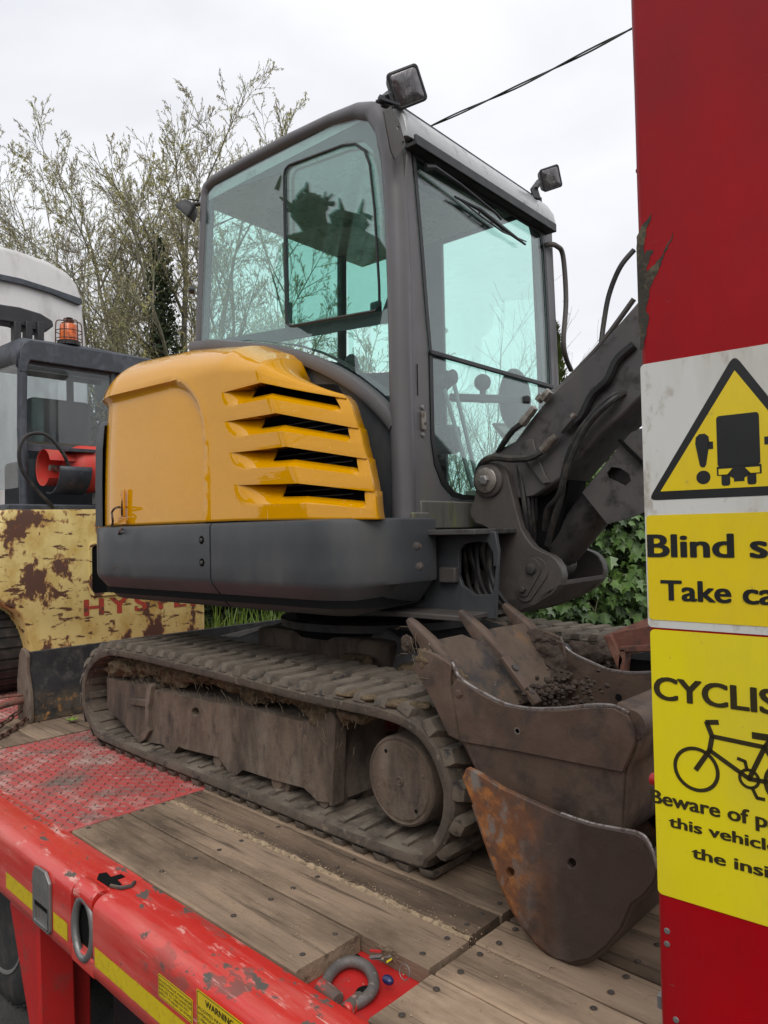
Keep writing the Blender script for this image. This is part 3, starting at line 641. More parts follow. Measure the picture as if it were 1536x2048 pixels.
# "Blind spot / Take care" panel
bu, bt = ruv(1290, 1031); _, bb = ruv(1292, 1238)
bp = obj('blind_spot_panel', MB().plate([[rp(u, z, .0016) for u, z in rrect(bu+.002, bb, UR-.008, bt, .005)]], RN*-.0004), M_syel, st, smooth=0)
def rtext(body, probe, pxl, pxr, base, cap_top, m, nm='lettering', off=.032, d=.0022, parent=None, sp=1.0):
    a, b, c, e = twidth(probe, off, sp); u0, z0 = ruv(*pxl); u1, _ = ruv(*pxr); zt_ = ruv(*cap_top)[1]
    sx = (u1-u0)/(b-a); sz = (zt_-z0)/.727
    lettering(body, rp(u0-a*sx, z0, d), RU, (0, 0, 1), sx, sz, m, parent or ramp, nm, off=off, spacing=sp, th=0)
rtext('Blind spot', 'Blind', (1299, 1113), (1467, 1113), 0, (1299, 1067), M_ink, parent=st)
rtext('Take care', 'Take', (1325, 1199), (1462, 1199), 0, (1325, 1158), M_ink, parent=st)
# cyclists sticker
cu0, ct = ruv(1289, 1257); _, cb = ruv(1305, 1782)
UR2 = UR+.035
cs = obj('cyclist_sticker', MB().plate([[rp(u, z, .0010) for u, z in rrect(.0035, cb, UR2, ct, .006)]], RN*-.0006), M_cyel, ramp, smooth=0)
rtext('CYCLISTS', 'CYCLI', (1311, 1396), (1512, 1396), 0, (1311, 1350), M_inkd, off=.034, parent=cs, d=.0016)
rtext('Beware of passing', 'Beware of', (1304, 1603), (1497, 1603), 0, (1304, 1576), M_inkd, parent=cs, d=.0016)
rtext('this vehicle on', 'this vehi', (1340, 1652), (1496, 1652), 0, (1340, 1630), M_inkd, parent=cs, d=.0016)
rtext('the inside', 'the insi', (1386, 1714), (1536, 1714), 0, (1386, 1691), M_inkd, parent=cs, d=.0016)
# bicycle pictogram
def stroke(pts, w_, closed=False):
    out = []
    pts = [V((u, z, 0)) for u, z in pts]
    mbp = []
    for a, b in zip(pts, pts[1:]+([pts[0]] if closed else [])):
        dd = (b-a).normalized(); n_ = V((-dd.y, dd.x, 0))*w_/2; a2, b2 = a-dd*w_*.2, b+dd*w_*.2
        mbp.append([(q.x, q.y) for q in (a2-n_, b2-n_, b2+n_, a2+n_)])
    return mbp
wl = ruv(1393, 1538); rad = wl[0]-ruv(1348, 1530)[0]
bb_ = ruv(1499, 1557); hd = ruv(1424, 1474); hb = ruv(1420, 1500); sd_ = ruv(1530, 1494); wr = (ruv(1528, 1560)[0]+rad, wl[1]+.001)
W_ = .0055
mbk = MB()
def addst(pl, w_=W_):
    for q in stroke(pl, w_): mbk.plate([[rp(u, z, .0016) for u, z in q]], RN*-.0003)
def ringp(c, r_, w_):
    o_ = [(c[0]+(r_+w_/2)*cos(k*pi/20), c[1]+(r_+w_/2)*sin(k*pi/20)) for k in range(40)]; i_ = [(c[0]+(r_-w_/2)*cos(k*pi/20), c[1]+(r_-w_/2)*sin(k*pi/20)) for k in range(40)]
    mbk.plate([[rp(u, z, .0016) for u, z in o_], [rp(u, z, .0016) for u, z in i_]], RN*-.0003)
ringp(wl, rad-.002, .0045); ringp(wr, rad-.002, .0045); ringp(bb_, .0105, .0036)
he = ruv(1425, 1472); h0 = ruv(1414, 1444); h1 = ruv(1436, 1444); dn = ruv(1420, 1500)
addst([wl, dn, he, h0, h1], .006); addst([he, sd_]); addst([dn, bb_]); addst([bb_, sd_, (sd_[0]+.008, sd_[1]+.012)]); addst([(sd_[0]-.012, sd_[1]+.012), (sd_[0]+.03, sd_[1]+.012)], .008)
addst([sd_, wr]); addst([bb_, wr]); addst([(bb_[0]-.012, bb_[1]+.022), (bb_[0]-.004, bb_[1]+.020), (bb_[0]-.002, bb_[1]+.010)], .004); addst([(bb_[0]+.003, bb_[1]-.010), (bb_[0]+.008, bb_[1]-.021), (bb_[0]+.016, bb_[1]-.021)], .004)
obj('bicycle_pictogram', mbk, M_inkd, cs, smooth=0)
# nubs and rod behind the ramp edge, rivets
for (px, py, r_) in ((1249, 308, .010), (1277, 722, .012), (1281, 1152, .012)):
    p = ruv(px+22, py); mb = MB().tube([rp(.012, p[1], -.045), rp(-.006, p[1]+.004, -.05), rp(-.015, p[1]+.002, -.055)], [r_, r_*.8, r_*.45], 8); obj('edge_lug', mb, M_redf if py > 400 else M_redr, ramp)
p = ruv(1302, 1580); obj('hinge_pin', MB().cyl(rp(.03, p[1], -.03), rp(-.014, p[1]+.003, -.035), .008, 12), M_redf, ramp)
for px, py in ((1334, 1862), (1334, 1888), (1352, 2040)):
    p = ruv(px, py); obj('rivet', MB().lathe(rp(*p), RN, [(0, .004), (.001, .0035), (.0012, .002)], 12), M_gsteel, ramp)
p = ruv(1306, 2010); obj('edge_clip', MB().box((0, 0, 0), (1, 1, 1), lambda a, b, c: rp(-.006+a*.012, p[1]-.008+c*.016, -.01-b*.02)), M_gsteel, ramp)

# ================================================================== MINI EXCAVATOR
exc = thing('mini_excavator', 'mini excavator with yellow engine hood, grey glazed cab and muddy rubber tracks on the deck', 'excavator', (-2.56, 2.65, 0))
# ---- rubber tracks
TL = [(-3.50, .022), (-3.66, .055), (-3.765, .135), (-3.792, .235), (-3.765, .345), (-3.665, .44), (-3.50, .500), (-3.28, .513), (-2.64, .508), (-2.0, .496), (-1.62, .498), (-1.46, .470), (-1.365, .385), (-1.325, .27), (-1.35, .155), (-1.43, .062), (-1.56, .022), (-2.5, .020)]
LOOP = resample(crom([(x, 0, z) for x, z in TL], 10, True), .024, True)
def frame_at(i):
    n = len(LOOP); d = (LOOP[(i+1) % n]-LOOP[i-1]).normalized(); nn = V((d.z, 0, -d.x))
    return LOOP[i], d, nn
cen = V((-2.56, 0, .26))
sgn = 1 if (frame_at(5)[2]).dot(LOOP[5]-cen) > 0 else -1
def make_track(y0, y1, near):
    s_ = 1 if near else 1; TW = y1-y0; th = .042; n = len(LOOP); rows = []
    for i in range(n):
        p, d, nn = frame_at(i); nn = nn*sgn; row = []
        j = noise.noise(V((i*.35, y0, 0)))*.003+noise.noise(V((i*1.3, y0, 3)))*.0015
        for (v, o_) in ((0, -th+.010), (.004, -th), (.06, -th-.004), (TW/2, -th-.004), (TW-.06, -th-.004), (TW-.004, -th), (TW, -th+.010), (TW, -.012), (TW-.006, -.003), (TW-.03, 0), (TW/2, .002), (.03, 0), (.008, -.004), (0, -.014)):
            jj = j if v < .03 and v >= 0 else 0
            row.append(p+V((0, y0+v+jj, 0))+nn*o_)
        rows.append(row)
    tk = obj('rubber_track', MB().grid(rows, cu=True, cv=True), M_rub, exc, smooth=35)
    # grouser lugs
    per = resample(LOOP, .0975, True); N = len(per)
    def lug_mesh():
        mb = MB(); L, W_, H = .102, .034, .029
        A = [(-W_, -L), (W_*.35, -L), (W_, -L*.35), (W_, L*.55), (W_*.4, L), (-W_*.7, L), (-W_, L*.5)]
        bt = [(x*1.12, y*1.05, -.004) for x, y in A]; md = [(x*1.06, y*1.02, H*.5) for x, y in A]; tp_ = [(x*.84, y*.92, H) for x, y in A]
        mb.grid([bt, md, tp_], cu=True); mb.add(tp_, [tuple(range(len(tp_)))]); return mb
    base = None
    for k in range(N):
        for side in (0, 1):
            t = (k+.5*side) % N; i0 = int(t) % N; i1 = (i0+1) % N; p = per[i0].lerp(per[i1], t-int(t)); d = (per[i1]-per[i0]).normalized(); nn = V((d.z, 0, -d.x))*sgn
            yc = y0+(.108 if side == 0 else TW-.108); c = p+V((0, yc, 0))+nn*-.002
            rot = Matrix((d, V((0, 1, 0)) if side else V((0, -1, 0)), V((0, 0, 0)))).transposed()
            ex = d; ez = nn; ey = ez.cross(ex)
            if side: ex = -ex; ey = -ey
            Mx = Matrix((ex, ey, ez)).transposed()
            if base is None:
                lm = lug_mesh(); lm.v = [V(q) for q in lm.v]; b = obj('track_lug', lm, M_lug, tk, bevel=0, smooth=30)
                zoff = (min(q.z for q in lm.v)+max(q.z for q in lm.v))/2; xo = (min(q.x for q in lm.v)+max(q.x for q in lm.v))/2; yo = (min(q.y for q in lm.v)+max(q.y for q in lm.v))/2
                base = (b, V((xo, yo, zoff))); o = b; WO[o.name] = c+Mx@base[1]; o.location = WO[o.name]-WO[tk.name]
            else: o = inst(base[0], 'track_lug', tk, c+Mx@base[1])
            o.rotation_euler = Mx.to_euler(); o.scale = (1, 1, random.uniform(.8, 1.08))
    # inner drive ribs
    rb = None
    for k in range(N):
        p = per[k]; d = (per[(k+1) % N]-per[k-1]).normalized(); nn = V((d.z, 0, -d.x))*sgn; Mx = Matrix((d, (nn).cross(d), nn)).transposed(); c = p+nn*(-th-.008)+V((0, y0+.105, 0))
        if rb is None:
            mb = MB(); A = [(-.016, -.075), (.016, -.075), (.02, .03), (.028, .075), (-.028, .075), (-.02, .03)]
            mb.grid([[(x, y, .006) for x, y in A], [(x*.8, y*.95, -.008-.01*(y > 0)) for x, y in A]], cu=True); mb.add([(x*.8, y*.95, -.008-.01*(y > 0)) for x, y in A], [tuple(range(6))])
            rb = obj('track_rib', mb, M_rub, tk, smooth=20); ofs = V((0, 0, (.006-.018)/2)); rb.location = c-WO[tk.name]; rb.rotation_euler = Mx.to_euler(); WO[rb.name] = c; rbm = rb
        else: o = inst(rbm, 'track_rib', tk, c); o.rotation_euler = Mx.to_euler()
    return tk
make_track(1.655, 2.065, True)
make_track(3.235, 3.645, False)
def track_frame(yo, near=True):
    dz = lambda px, py: (lambda p: (p.x, p.z))(oy(px, py, 1.72))
    z7 = lambda x, y: dz(150+x*.5208, 1200+y*.5208)
    ol = [z7(*q) for q in [(122, 300), (200, 318), (282, 330), (300, 345), (380, 362), (520, 392), (700, 425), (860, 465), (985, 468), (988, 600), (992, 780), (930, 772), (880, 722), (760, 690), (645, 652), (620, 672), (590, 662), (552, 604), (420, 572), (398, 562), (380, 588), (345, 572), (340, 556), (275, 545), (225, 522), (180, 470), (125, 415)]]
    hole = [z7(462+14*cos(a), 430+18*sin(a)) for a in [2*pi*k/12 for k in range(12)]]
    mb = MB().plate([[(x, yo, z) for x, z in ol], [(x, yo, z) for x, z in hole]], (0, .27, 0)); f = obj('track_frame', mb, M_frame, exc, bevel=.006)
    # raised weld flange and plates
    fl = [z7(*q) for q in [(290, 325), (303, 318), (308, 330), (300, 400), (296, 450), (300, 500), (285, 530), (268, 545), (232, 538), (228, 526), (262, 522), (280, 500), (284, 440), (286, 380)]]
    obj('frame_flange', MB().plate([[(x, yo-.022, z) for x, z in fl]], (0, .03, 0)), M_frame, f, bevel=.003)
    st_ = [z7(*q) for q in [(218, 375), (285, 385), (285, 410), (218, 400)]]
    obj('frame_pad', MB().plate([[(x, yo-.012, z) for x, z in st_]], (0, .02, 0)), M_frame, f, bevel=.003)
    e1 = [z7(*q) for q in [(968, 440), (985, 425), (1002, 430), (1010, 460), (1004, 600), (1000, 790), (985, 788), (985, 640), (975, 520)]]
    obj('frame_flange', MB().plate([[(x, yo-.014, z) for x, z in e1]], (0, .06, 0)), M_frame, f, bevel=.004)
    # idler, rollers, drive
    obj('idler', MB().lathe((-3.50, yo+.06, .262), (0, 1, 0), [(0, .05), (0, .16), (.02, .185), (.05, .20), (.09, .20), (.13, .185), (.15, .05)], 36), M_frame, f)
    for x in (-3.05, -2.65, -2.25, -1.98):
        obj('roller', MB().lathe((x, yo+.01, .095), (0, 1, 0), [(0, .02), (.0, .028), (.01, .032), (.02, .055), (.07, .055), (.08, .035), (.16, .035), (.17, .055), (.22, .055), (.23, .02)], 24), M_frame, f)
    obj('roller', MB().lathe((-2.475, yo+.02, .435), (0, 1, 0), [(0, .02), (0, .032), (.008, .036), (.12, .036), (.125, .02)], 24), M_frame, f)
    c = V((-1.592, yo-.005, .250))
    mb = MB().lathe(c, (0, 1, 0), [(0, .004), (.0, .120), (.003, .123), (.003, .130), (.0, .133), (.004, .140), (.010, .143), (.16, .146), (.165, .16), (.19, .165), (.19, .20), (.215, .205), (.215, .05)], 48); fd = obj('final_drive', mb, M_frame, exc, smooth=30)
    obj('drive_cap', MB().lathe(c+V((0, -.001, 0)), (0, 1, 0), [(-.003, .003), (-.003, .006), (0, .0065), (0, .010), (-.003, .011), (-.003, .014), (.001, .015)], 20), M_frame, fd)
    for a in (R(125), R(-50), R(20), R(200)):
        p = c+V((.103*cos(a), 0, .103*sin(a))); obj('drive_plug', MB().lathe(p, (0, 1, 0), [(-.0015, .002), (-.0015, .005), (.0, .007), (.002, .007)], 10), M_hole if a in (R(125), R(-50)) else M_frame, fd)
    if near:
        for (tx, px, py) in (('3 8 2 1', 765, 1570), ('4 0 7 5', 815, 1605)):
            p = oy(px, py, yo-.006); lettering(tx, p, (1, 0, 0), (0, 0, 1), .030, .018, M_frame, fd, 'cast_marks', off=.01, th=.0022)
    # motor housing behind sprocket
    obj('sprocket', MB().lathe((-1.592, yo+.17, .262), (0, 1, 0), [(0, .08), (0, .185), (.03, .19), (.03, .08)], 40), M_frame, fd)
track_frame(1.72); track_frame(3.31, False)
# ---- mud packed over the beam
def lump_strip(name, xs, ztop, zbot, y, depth, m, amp=.03, seed=0, parent=None, kind='stuff'):
    rows = []; n = len(xs)
    for i, x in enumerate(xs):
        row = []; zt_, zb_ = ztop(x), zbot(x)
        for j in range(15):
            t = j/14; z = lerp(zt_, zb_, t); q = V((x*7, seed, z*9)); q2 = V((x*26, seed+3, z*26)); q3 = V((x*80, seed+5, z*80))
            bulge = sin(pi*min(1, t*1.05))**.5 if t < .95 else .3
            yy = y+depth*(1-bulge)-amp*(noise.noise(q)*1.0+noise.noise(q2)*.5+noise.noise(q3)*.22)
            z += .02*noise.noise(q2+V((9, 9, 9)))*(t > .3)+.012*noise.noise(q3)*(t > .5)
            row.append((x+.006*noise.noise(q3+V((2, 2, 2))), yy, z))
        row.append((x, y+depth+.05, zb_+.005)); row.insert(0, (x, y+depth+.05, zt_)); rows.append(row)
    return obj(name, MB().grid(rows), m, parent or exc, kind=kind, smooth=60, recalc=False)
zb_t = [(-3.64, .35), (-3.5, .36), (-3.25, .385), (-3.1, .355), (-2.95, .40), (-2.8, .425), (-2.6, .415), (-2.45, .36), (-2.38, .385), (-2.2, .425), (-2.1, .395), (-2.02, .345), (-1.95, .30), (-1.88, .40), (-1.72, .43)]
lump_strip('packed_mud', [lerp(-3.64, -1.72, i/260) for i in range(261)], lambda x: itp([(-3.64, .40), (-3.45, .46), (-1.9, .465), (-1.72, .45)], x), lambda x: itp(zb_t, x)-.012-.045*abs(noise.noise(V((x*11, 4, 0)))), 1.722, .05, M_mud, .06, 1)
# thin mud skin on the track shoulder near the drive end and straws
mb = MB(); rnd = random.Random(12)
for i in range(150):
    x = rnd.uniform(-3.55, -1.75); z = rnd.uniform(.33, .47); a = rnd.uniform(-2.6, -.4); L = rnd.uniform(.012, .045); p = V((x, 1.69-.01*rnd.random(), z)); mb.bar(p, p+V((cos(a)*L, rnd.uniform(-.01, .01), sin(a)*L)), .0011, .0011)
for i in range(240):
    j = rnd.randrange(len(LOOP)); p, d, nn = frame_at(j); nn = nn*sgn
    if p.z < .38: continue
    q = p+V((0, 1.655+rnd.uniform(-.004, .12), 0))+nn*rnd.uniform(.0, .004); a = rnd.uniform(0, 6.3); L = rnd.uniform(.01, .04); mb.bar(q, q+V((cos(a)*L, sin(a)*L, rnd.uniform(-.015, .012))), .0011, .0011)
M_straw = mat('dry_straw', (.17, .13, .085), .9)
obj('straw', mb, M_straw, exc, kind='stuff', smooth=0)
def mud_blob(c, r, m, parent, sc=(1, 1, 1), amp=.35, seed=0, name='mud_clump', nu=40, nv=26):
    amp *= .8
    def fn(c_, q):
        k = 1+amp*noise.noise(q*(1.6/r)+V((seed, 0, 0)))+amp*.30*noise.noise(q*(4/r)+V((0, seed, 0)))+amp*.14*noise.noise(q*(9/r)); return q*k
    return obj(name, MB().sphere(c, r, nu, nv, sc, fn), m, parent, smooth=70)
for i in range(9):
    mud_blob((lerp(-1.80, -1.5, i/8), 1.68+.02*(i % 3), .505+.004*(i % 2)), .028, M_mud, exc, (1.5, 1, .35), .4, i, nu=20, nv=14)
# ---- undercarriage centre, slewing ring, dozer
mb = MB(); mb.box((-3.25, 2.10, .30), (-1.75, 3.2, .42)); mb.box((-3.0, 2.2, .42), (-2.1, 3.1, .58)); uc = obj('undercarriage', mb, M_frame, exc, bevel=.02)
mb = MB().grid([[(-3.35, 2.08, .44), (-2.9, 2.3, .60), (-2.2, 2.3, .62), (-1.62, 2.12, .47)], [(-3.35, 2.08, .36), (-2.9, 2.2, .36), (-2.2, 2.2, .36), (-1.62, 2.12, .36)]]); mb.add([(-3.35, 2.08, .44), (-2.9, 2.3, .60), (-2.2, 2.3, .62), (-1.62, 2.12, .47), (-1.62, 3.1, .47), (-2.2, 2.9, .62), (-2.9, 2.9, .60), (-3.35, 3.1, .44)], [tuple(range(8))])
obj('leg_plate', mb, M_boom, uc, bevel=.008)
mb = MB(); tpz = [oy(*q, 2.42) for q in ((440, 1272), (520, 1252), (605, 1241), (612, 1250), (560, 1280))]
mb.plate([tpz], (0, .35, .0)); obj('dozer_arm_plate', mb, M_gsteel, uc, bevel=.004)
obj('slewing_ring', MB().lathe((-2.56, 2.65, .56), (0, 0, 1), [(0, .46), (.06, .47), (.065, .43), (.17, .43)], 48), M_hole, exc)
obj('slewing_ring', MB().lathe((-2.56, 2.65, .60), (0, 0, 1), [(0, .50), (.035, .505), (.04, .46)], 48), M_boom, exc)
mud_blob((-2.22, 2.13, .51), .05, M_mud, exc, (1.6, 1, .5), .5, 4)
mud_blob((-1.86, 2.14, .50), .06, M_mud, exc, (1.8, 1, .5), .5, 8)
# dozer blade (curved) at the rear
rows = []
pr = [(-4.40, .015), (-4.425, .05), (-4.46, .12), (-4.462, .20), (-4.45, .28), (-4.425, .34), (-4.385, .388), (-4.37, .392)]
bk = [(-4.33, .015), (-4.36, .12), (-4.38, .2), (-4.36, .30), (-4.34, .385)]
# blade faces rear (-x), we see its back: ribs and top edge
ol = [(-4.47, .0), (-4.49, .10), (-4.485, .22), (-4.45, .33), (-4.40, .395), (-4.385, .395), (-4.375, .33), (-4.36, .235), (-4.33, .165), (-4.325, .0)]
mb = MB(); rws = [[(x, y, z) for x, z in ol] for y in (1.615, 3.68)]; mb.grid(rws, cu=True); mb.add(rws[0], [tuple(range(len(ol)))]); mb.add(rws[1], [tuple(range(len(ol)))])
M_blade = mat('worn_blade_paint', (.034, .033, .034), .55, .1, [((.13, .095, .06), 9, .5, .1, .8, I, 3, (2, .19, .10)), ((.42, .20, .05), 26, .60, .06, .8, I, 8, (2, .17, .09)), ((.09, .08, .07), 14, .6, .1, .7, I, 5)], [(60, .001, I, 2)], .2, 9)
bl = obj('dozer_blade', mb, M_blade, exc, bevel=.004)
e = [(-4.50, -.0), (-4.51, .22), (-4.47, .38), (-4.44, .415), (-4.38, .405), (-4.355, .37), (-4.365, .30), (-4.335, .22), (-4.315, .17), (-4.305, .04), (-4.32, 0)]
obj('blade_end_plate', MB().plate([[(x, 1.595, z) for x, z in e]], (0, .022, 0)), M_frame, bl, bevel=.005)
obj('blade_end_plate', MB().plate([[(x, 3.68, z) for x, z in e]], (0, .022, 0)), M_frame, bl, bevel=.005)
for y in (2.35, 2.95): obj('dozer_arm', MB().bar((-4.36, y, .15), (-3.1, y, .36), .10, .12), M_frame, bl, bevel=.01)
# load binder bar and chain at the blade
bnd = thing('load_chain', 'rusty load chain with a red binder bar hooked at the dozer blade end', 'chain', (-4.45, 1.5, 0))
obj('binder_bar', MB().tube([(-4.62, 1.28, .03), (-4.52, 1.42, .075), (-4.43, 1.56, .115), (-4.42, 1.60, .12)], [.016, .017, .019, .024], 12), M_redr, bnd)
obj('binder_bar', MB().tube([(-4.66, 1.30, .10), (-4.50, 1.48, .14), (-4.42, 1.60, .15)], .008, 8), M_redr, bnd)
def chain(p0, p1, sag, n, parent, r=.006, L=.045):
    p0, p1 = V(p0), V(p1); pts = [p0.lerp(p1, i/n)+V((0, 0, -sag*4*(i/n)*(1-i/n))) for i in range(n+1)]
    for i, (a, b) in enumerate(zip(pts, pts[1:])):
        d = (b-a).normalized(); up = V((0, 0, 1)) if i % 2 else V((.7, .7, 0)); sd_ = d.cross(up).normalized(); c = (a+b)/2; W2 = L*.30
        pl = []
        for k in range(12):
            t = 2*pi*k/12; pl.append(c+d*(cos(t)*L*.62)+sd_*(sin(t)*W2))
        obj('chain_link', MB().tube(pl, r, 6, closed=True), M_rustw, parent)
chain((-4.18, 1.27, .02), (-4.43, 1.60, .075), .02, 9, bnd); chain((-4.10, 1.36, .012), (-4.36, 1.60, .03), .008, 8, bnd)
lf = MB()
for k in range(7):
    a = k*.9; p = oz(144, 1441, .012); d = V((cos(a), sin(a), .25)); s_ = d.cross(V((0, 0, 1))).normalized(); lf.add([p, p+d*.02+s_*.010, p+d*.045+V((0, 0, .004)), p+d*.02-s_*.010], [(0, 1, 2, 3)])
tag(obj('fallen_leaves', lf, M_ivyl, smooth=0), 'small fresh green sprig lying on planks by the dozer blade', 'leaves')

# ---- counterweight (three panels)
def plan(inset=0., x_front=1.03):
    """closed-ish plan curve from right front corner round the tail to the left side, list of (x, y, nx, ny)"""
    P = []
    P += [(.76, -.55, 1, 0), (.76, -.65, 1, 0)]
    for k in range(13): a = R(0-90*k/12); P.append((.51+.25*cos(a), -.75+.25*sin(a), cos(a), sin(a)))
    n = 54
    for k in range(1, n): P.append((lerp(.51, -.85, k/n), -1.0, 0, -1))
    for k in range(17): a = R(-90-90*k/16); P.append((-.85+.45*cos(a), -.55+.45*sin(a), cos(a), sin(a)))
    for k in range(1, 24): P.append((-1.30, lerp(-.55, .55, k/24), -1, 0))
    for k in range(17): a = R(180-90*k/16); P.append((-.85+.45*cos(a), .55+.45*sin(a), cos(a), sin(a)))
    for k in range(1, 20): P.append((lerp(-.85, .5, k/20), 1.0, 0, 1))
    return [(x-nx*inset, y-ny*inset, nx, ny) for x, y, nx, ny in P]
PL = plan()
CWR = [(1.095, .05), (1.094, .012), (1.088, .003), (1.075, 0), (1.0, 0), (.93, 0), (.872, .0), (.858, .003), (.845, .010), (.80, .048), (.762, .080), (.745, .10), (.738, .14), (.738, .3)]
def cw_panel(i0, i1, name, m, g0=.004, g1=.004, rowmap=None):
    seg = PL[i0:i1+1]; rows = []
    for z, ins in CWR:
        row = []
        for k, (x, y, nx, ny) in enumerate(seg):
            zz = z
            if i0 == 0 and k < 9: # front end rises a little
                zz = z+.02*(1-k/8)*(z < .85)
            row.append(B(x-nx*ins, y-ny*ins, zz))
        rows.append(row)
    # returns along the seams
    mb = MB().grid(rows)
    for col in (0, -1):
        a = [r_[col] for r_ in rows]; nx, ny = seg[col][2:]; mb.grid([a, [p-(BX*nx+BY*ny)*.04 for p in a]], flip=(col == 0))
    return obj(name, mb, m, exc, smooth=40)
# indices: seam A at x'=-0.04, seam B on the tail corner
iA = min(range(9, 69), key=lambda k: abs(PL[k][0]+.035)); iB = min(range(60, 90), key=lambda k: abs(PL[k][0]+1.0)+ (0 if PL[k][1] < 0 else 9))
PLs = PL
def split(i, gap):  # open a narrow gap
    x, y, nx, ny = PL[i]; tx, ty = -ny, nx
    return (x+tx*gap, y+ty*gap, nx, ny), (x-tx*gap, y-ty*gap, nx, ny)
g1, g2 = split(iA, .005)
if g1[0] < g2[0]: g1, g2 = g2, g1
h1, h2 = split(iB, .005)
if h1[0] < h2[0]: h1, h2 = h2, h1
base_PL = list(PL)
PL = base_PL[:iA]+[g1]; cw_panel(0, iA, 'counterweight_panel', M_grey)
PL = [g2]+base_PL[iA+1:iB]+[h1]; cw_panel(0, len(PL)-1, 'counterweight_panel', M_grey) if False else None
def cw_seg(lst):
    global PL
    PL = lst; rows = [[B(x-nx*ins, y-ny*ins, z) for x, y, nx, ny in lst] for z, ins in CWR]; mb = MB().grid(rows)
    for col in (0, -1):
        a = [r_[col] for r_ in rows]; nx, ny = lst[col][2:]; mb.grid([a, [p-(BX*nx+BY*ny)*.04 for p in a]], flip=(col == 0))
    return obj('counterweight_panel', mb, M_grey, exc, smooth=40)
cw_seg([g2]+base_PL[iA+1:iB]+[h1]); cw_seg([h2]+base_PL[iB+1:])
PL = base_PL
seg = [q for q in base_PL if q[0] < -1.0]
rows = [[B(x-nx*(i_+(.03 if kq in (0, len(seg)-1) else 0)), y-ny*(i_+(.03 if kq in (0, len(seg)-1) else 0)), z) for kq, (x, y, nx, ny) in enumerate(seg)] for z, i_ in ((1.10, .03), (1.10, -.004), (1.3, -.004), (1.48, .0), (1.60, .010), (1.63, .03))]
obj('tail_panel', MB().grid(rows), M_grey, exc, smooth=40)
# solid core behind the panels
core = [B(x-nx*.045, y-ny*.045, .76) for x, y, nx, ny in PL[4:]]; mb = MB().plate([[V((p.x, p.y, .775)) for p in core]], (0, 0, .31)); obj('counterweight_core', mb, M_hole, exc)
for (px, py) in ((403, 1080), (404, 1125), (236, 1127)):
    c = by(px, py, -1.0) if px > 300 else None
    if c is None:
        best = min(base_PL[60:90], key=lambda q: abs((lambda P: (P-CAM).dot(_r)/(P-CAM).dot(_f)*FOC+768)(B(q[0], q[1], .9))-px)); nrm = BX*best[2]+BY*best[3]; c = B(best[0], best[1], .88)
    else: nrm = -BY
    bt_ = obj('panel_bolt', MB().lathe(c+nrm*.0008, nrm, [(0, .017), (.0, .009), (-.002, .009)], 16), M_hole, exc); obj('bolt_head', MB().lathe(c, nrm, [(0, .009), (.005, .008), (.006, .004)], 6), M_bolt, bt_, smooth=0)
for (px, py) in ((834, 1092), (839, 1133)):
    c = by(px, py, -.90); obj('hex_bolt', MB().lathe(c, V((BX*.5-BY*.85)), [(0, .016), (.003, .016), (.003, .012), (.012, .011), (.013, .004)], 6), M_bolt, exc, smooth=0)

# ---- engine hood with louvres
XF = [(1.063, .765), (1.226, .736), (1.389, .681), (1.502, .632), (1.541, .600), (1.60, .53), (1.95, .46)]
XC = [(1.083, .518), (1.151, .50), (1.228, .47), (1.289, .437), (1.368, .404), (1.425, .378), (1.50, .344), (1.557, .308), (1.63, .25), (1.9, .15)]
XRA = [(1.098, .122), (1.163, .114), (1.243, .095), (1.304, .081), (1.373, .057), (1.432, .053), (1.503, .018), (1.56, 0), (1.621, 0), (1.9, -.05)]
def bz(r, c, f):  # z of a band edge as a function of t (0.25 fade, 0.5 crease, 1 front)
    return lambda t: itp([(0, r), (.25, r), (.5, c), (1, f)], t)
BZ = [(bz(1.099, 1.094, 1.088), bz(1.163, 1.151, 1.123)), (bz(1.243, 1.228, 1.187), bz(1.304, 1.289, 1.237)), (bz(1.373, 1.368, 1.304), bz(1.432, 1.425, 1.354)), (bz(1.503, 1.50, 1.416), bz(1.56, 1.557, 1.463)), (bz(1.624, 1.630, 1.531), None)]
ZS = lambda t: itp([(0, 1.70), (.25, 1.70), (.5, 1.668), (1, 1.545)], t)
HT = lambda t: itp([(0, 1.955), (.12, 1.925), (.25, 1.860), (.5, 1.760), (.8, 1.655), (1, 1.575)], t)
INW = lambda t: itp([(0, .33), (.2, .275), (.5, .27), (1, .20)], t)
cols = []
for k in range(11): cols.append((0, R(0), k))   # placeholder replaced below
TS = [i/64*.25 for i in range(64)]+[.25+i/14*.25 for i in range(14)]+[.5+i/22*.5 for i in range(23)]
NS = 6
def side_rows(t):
    out = []
    D = .072*sm((t-.26)/.13)*(1-sm((t-.915)/.02)*.90)
    D2 = D*.38
    for k in range(5):
        zlo, zup = BZ[k]
        if k: # after recess below: step out to band lower edge
            out.append((zlo(t), 0.0, 'lo'))
        top = zup(t) if zup else ZS(t)
        for s_ in range(1, NS+1): out.append((lerp(zlo(t), top, s_/NS), 0.0, 'band'))
        if k < 4:
            nz_ = BZ[k+1][0](t); zo = lerp(top, nz_, .34)
            out.append((lerp(top, zo, .5), -D2*.5, 'ledge')); out.append((zo, -D2, 'ledge'))
            for s_ in (1, 2): out.append((lerp(zo, nz_, s_/2), lerp(-D2, -D, s_/2), 'open%d' % k))
    out.insert(0, (BZ[0][0](t), 0.0, 'b'))
    return out
def arch_dist(x, z):  # signed distance to rear recess (negative inside)
    cx, cz, r_ = -.40, 1.40, .30
    qx, qz = x-(-.09), z-1.735
    dx, dz_ = x-cx, z-(1.735-r_)
    if dx > 0 and dz_ > 0: return sqrt(dx*dx+dz_*dz_)-r_
    return max(x-(-.09), z-1.735)
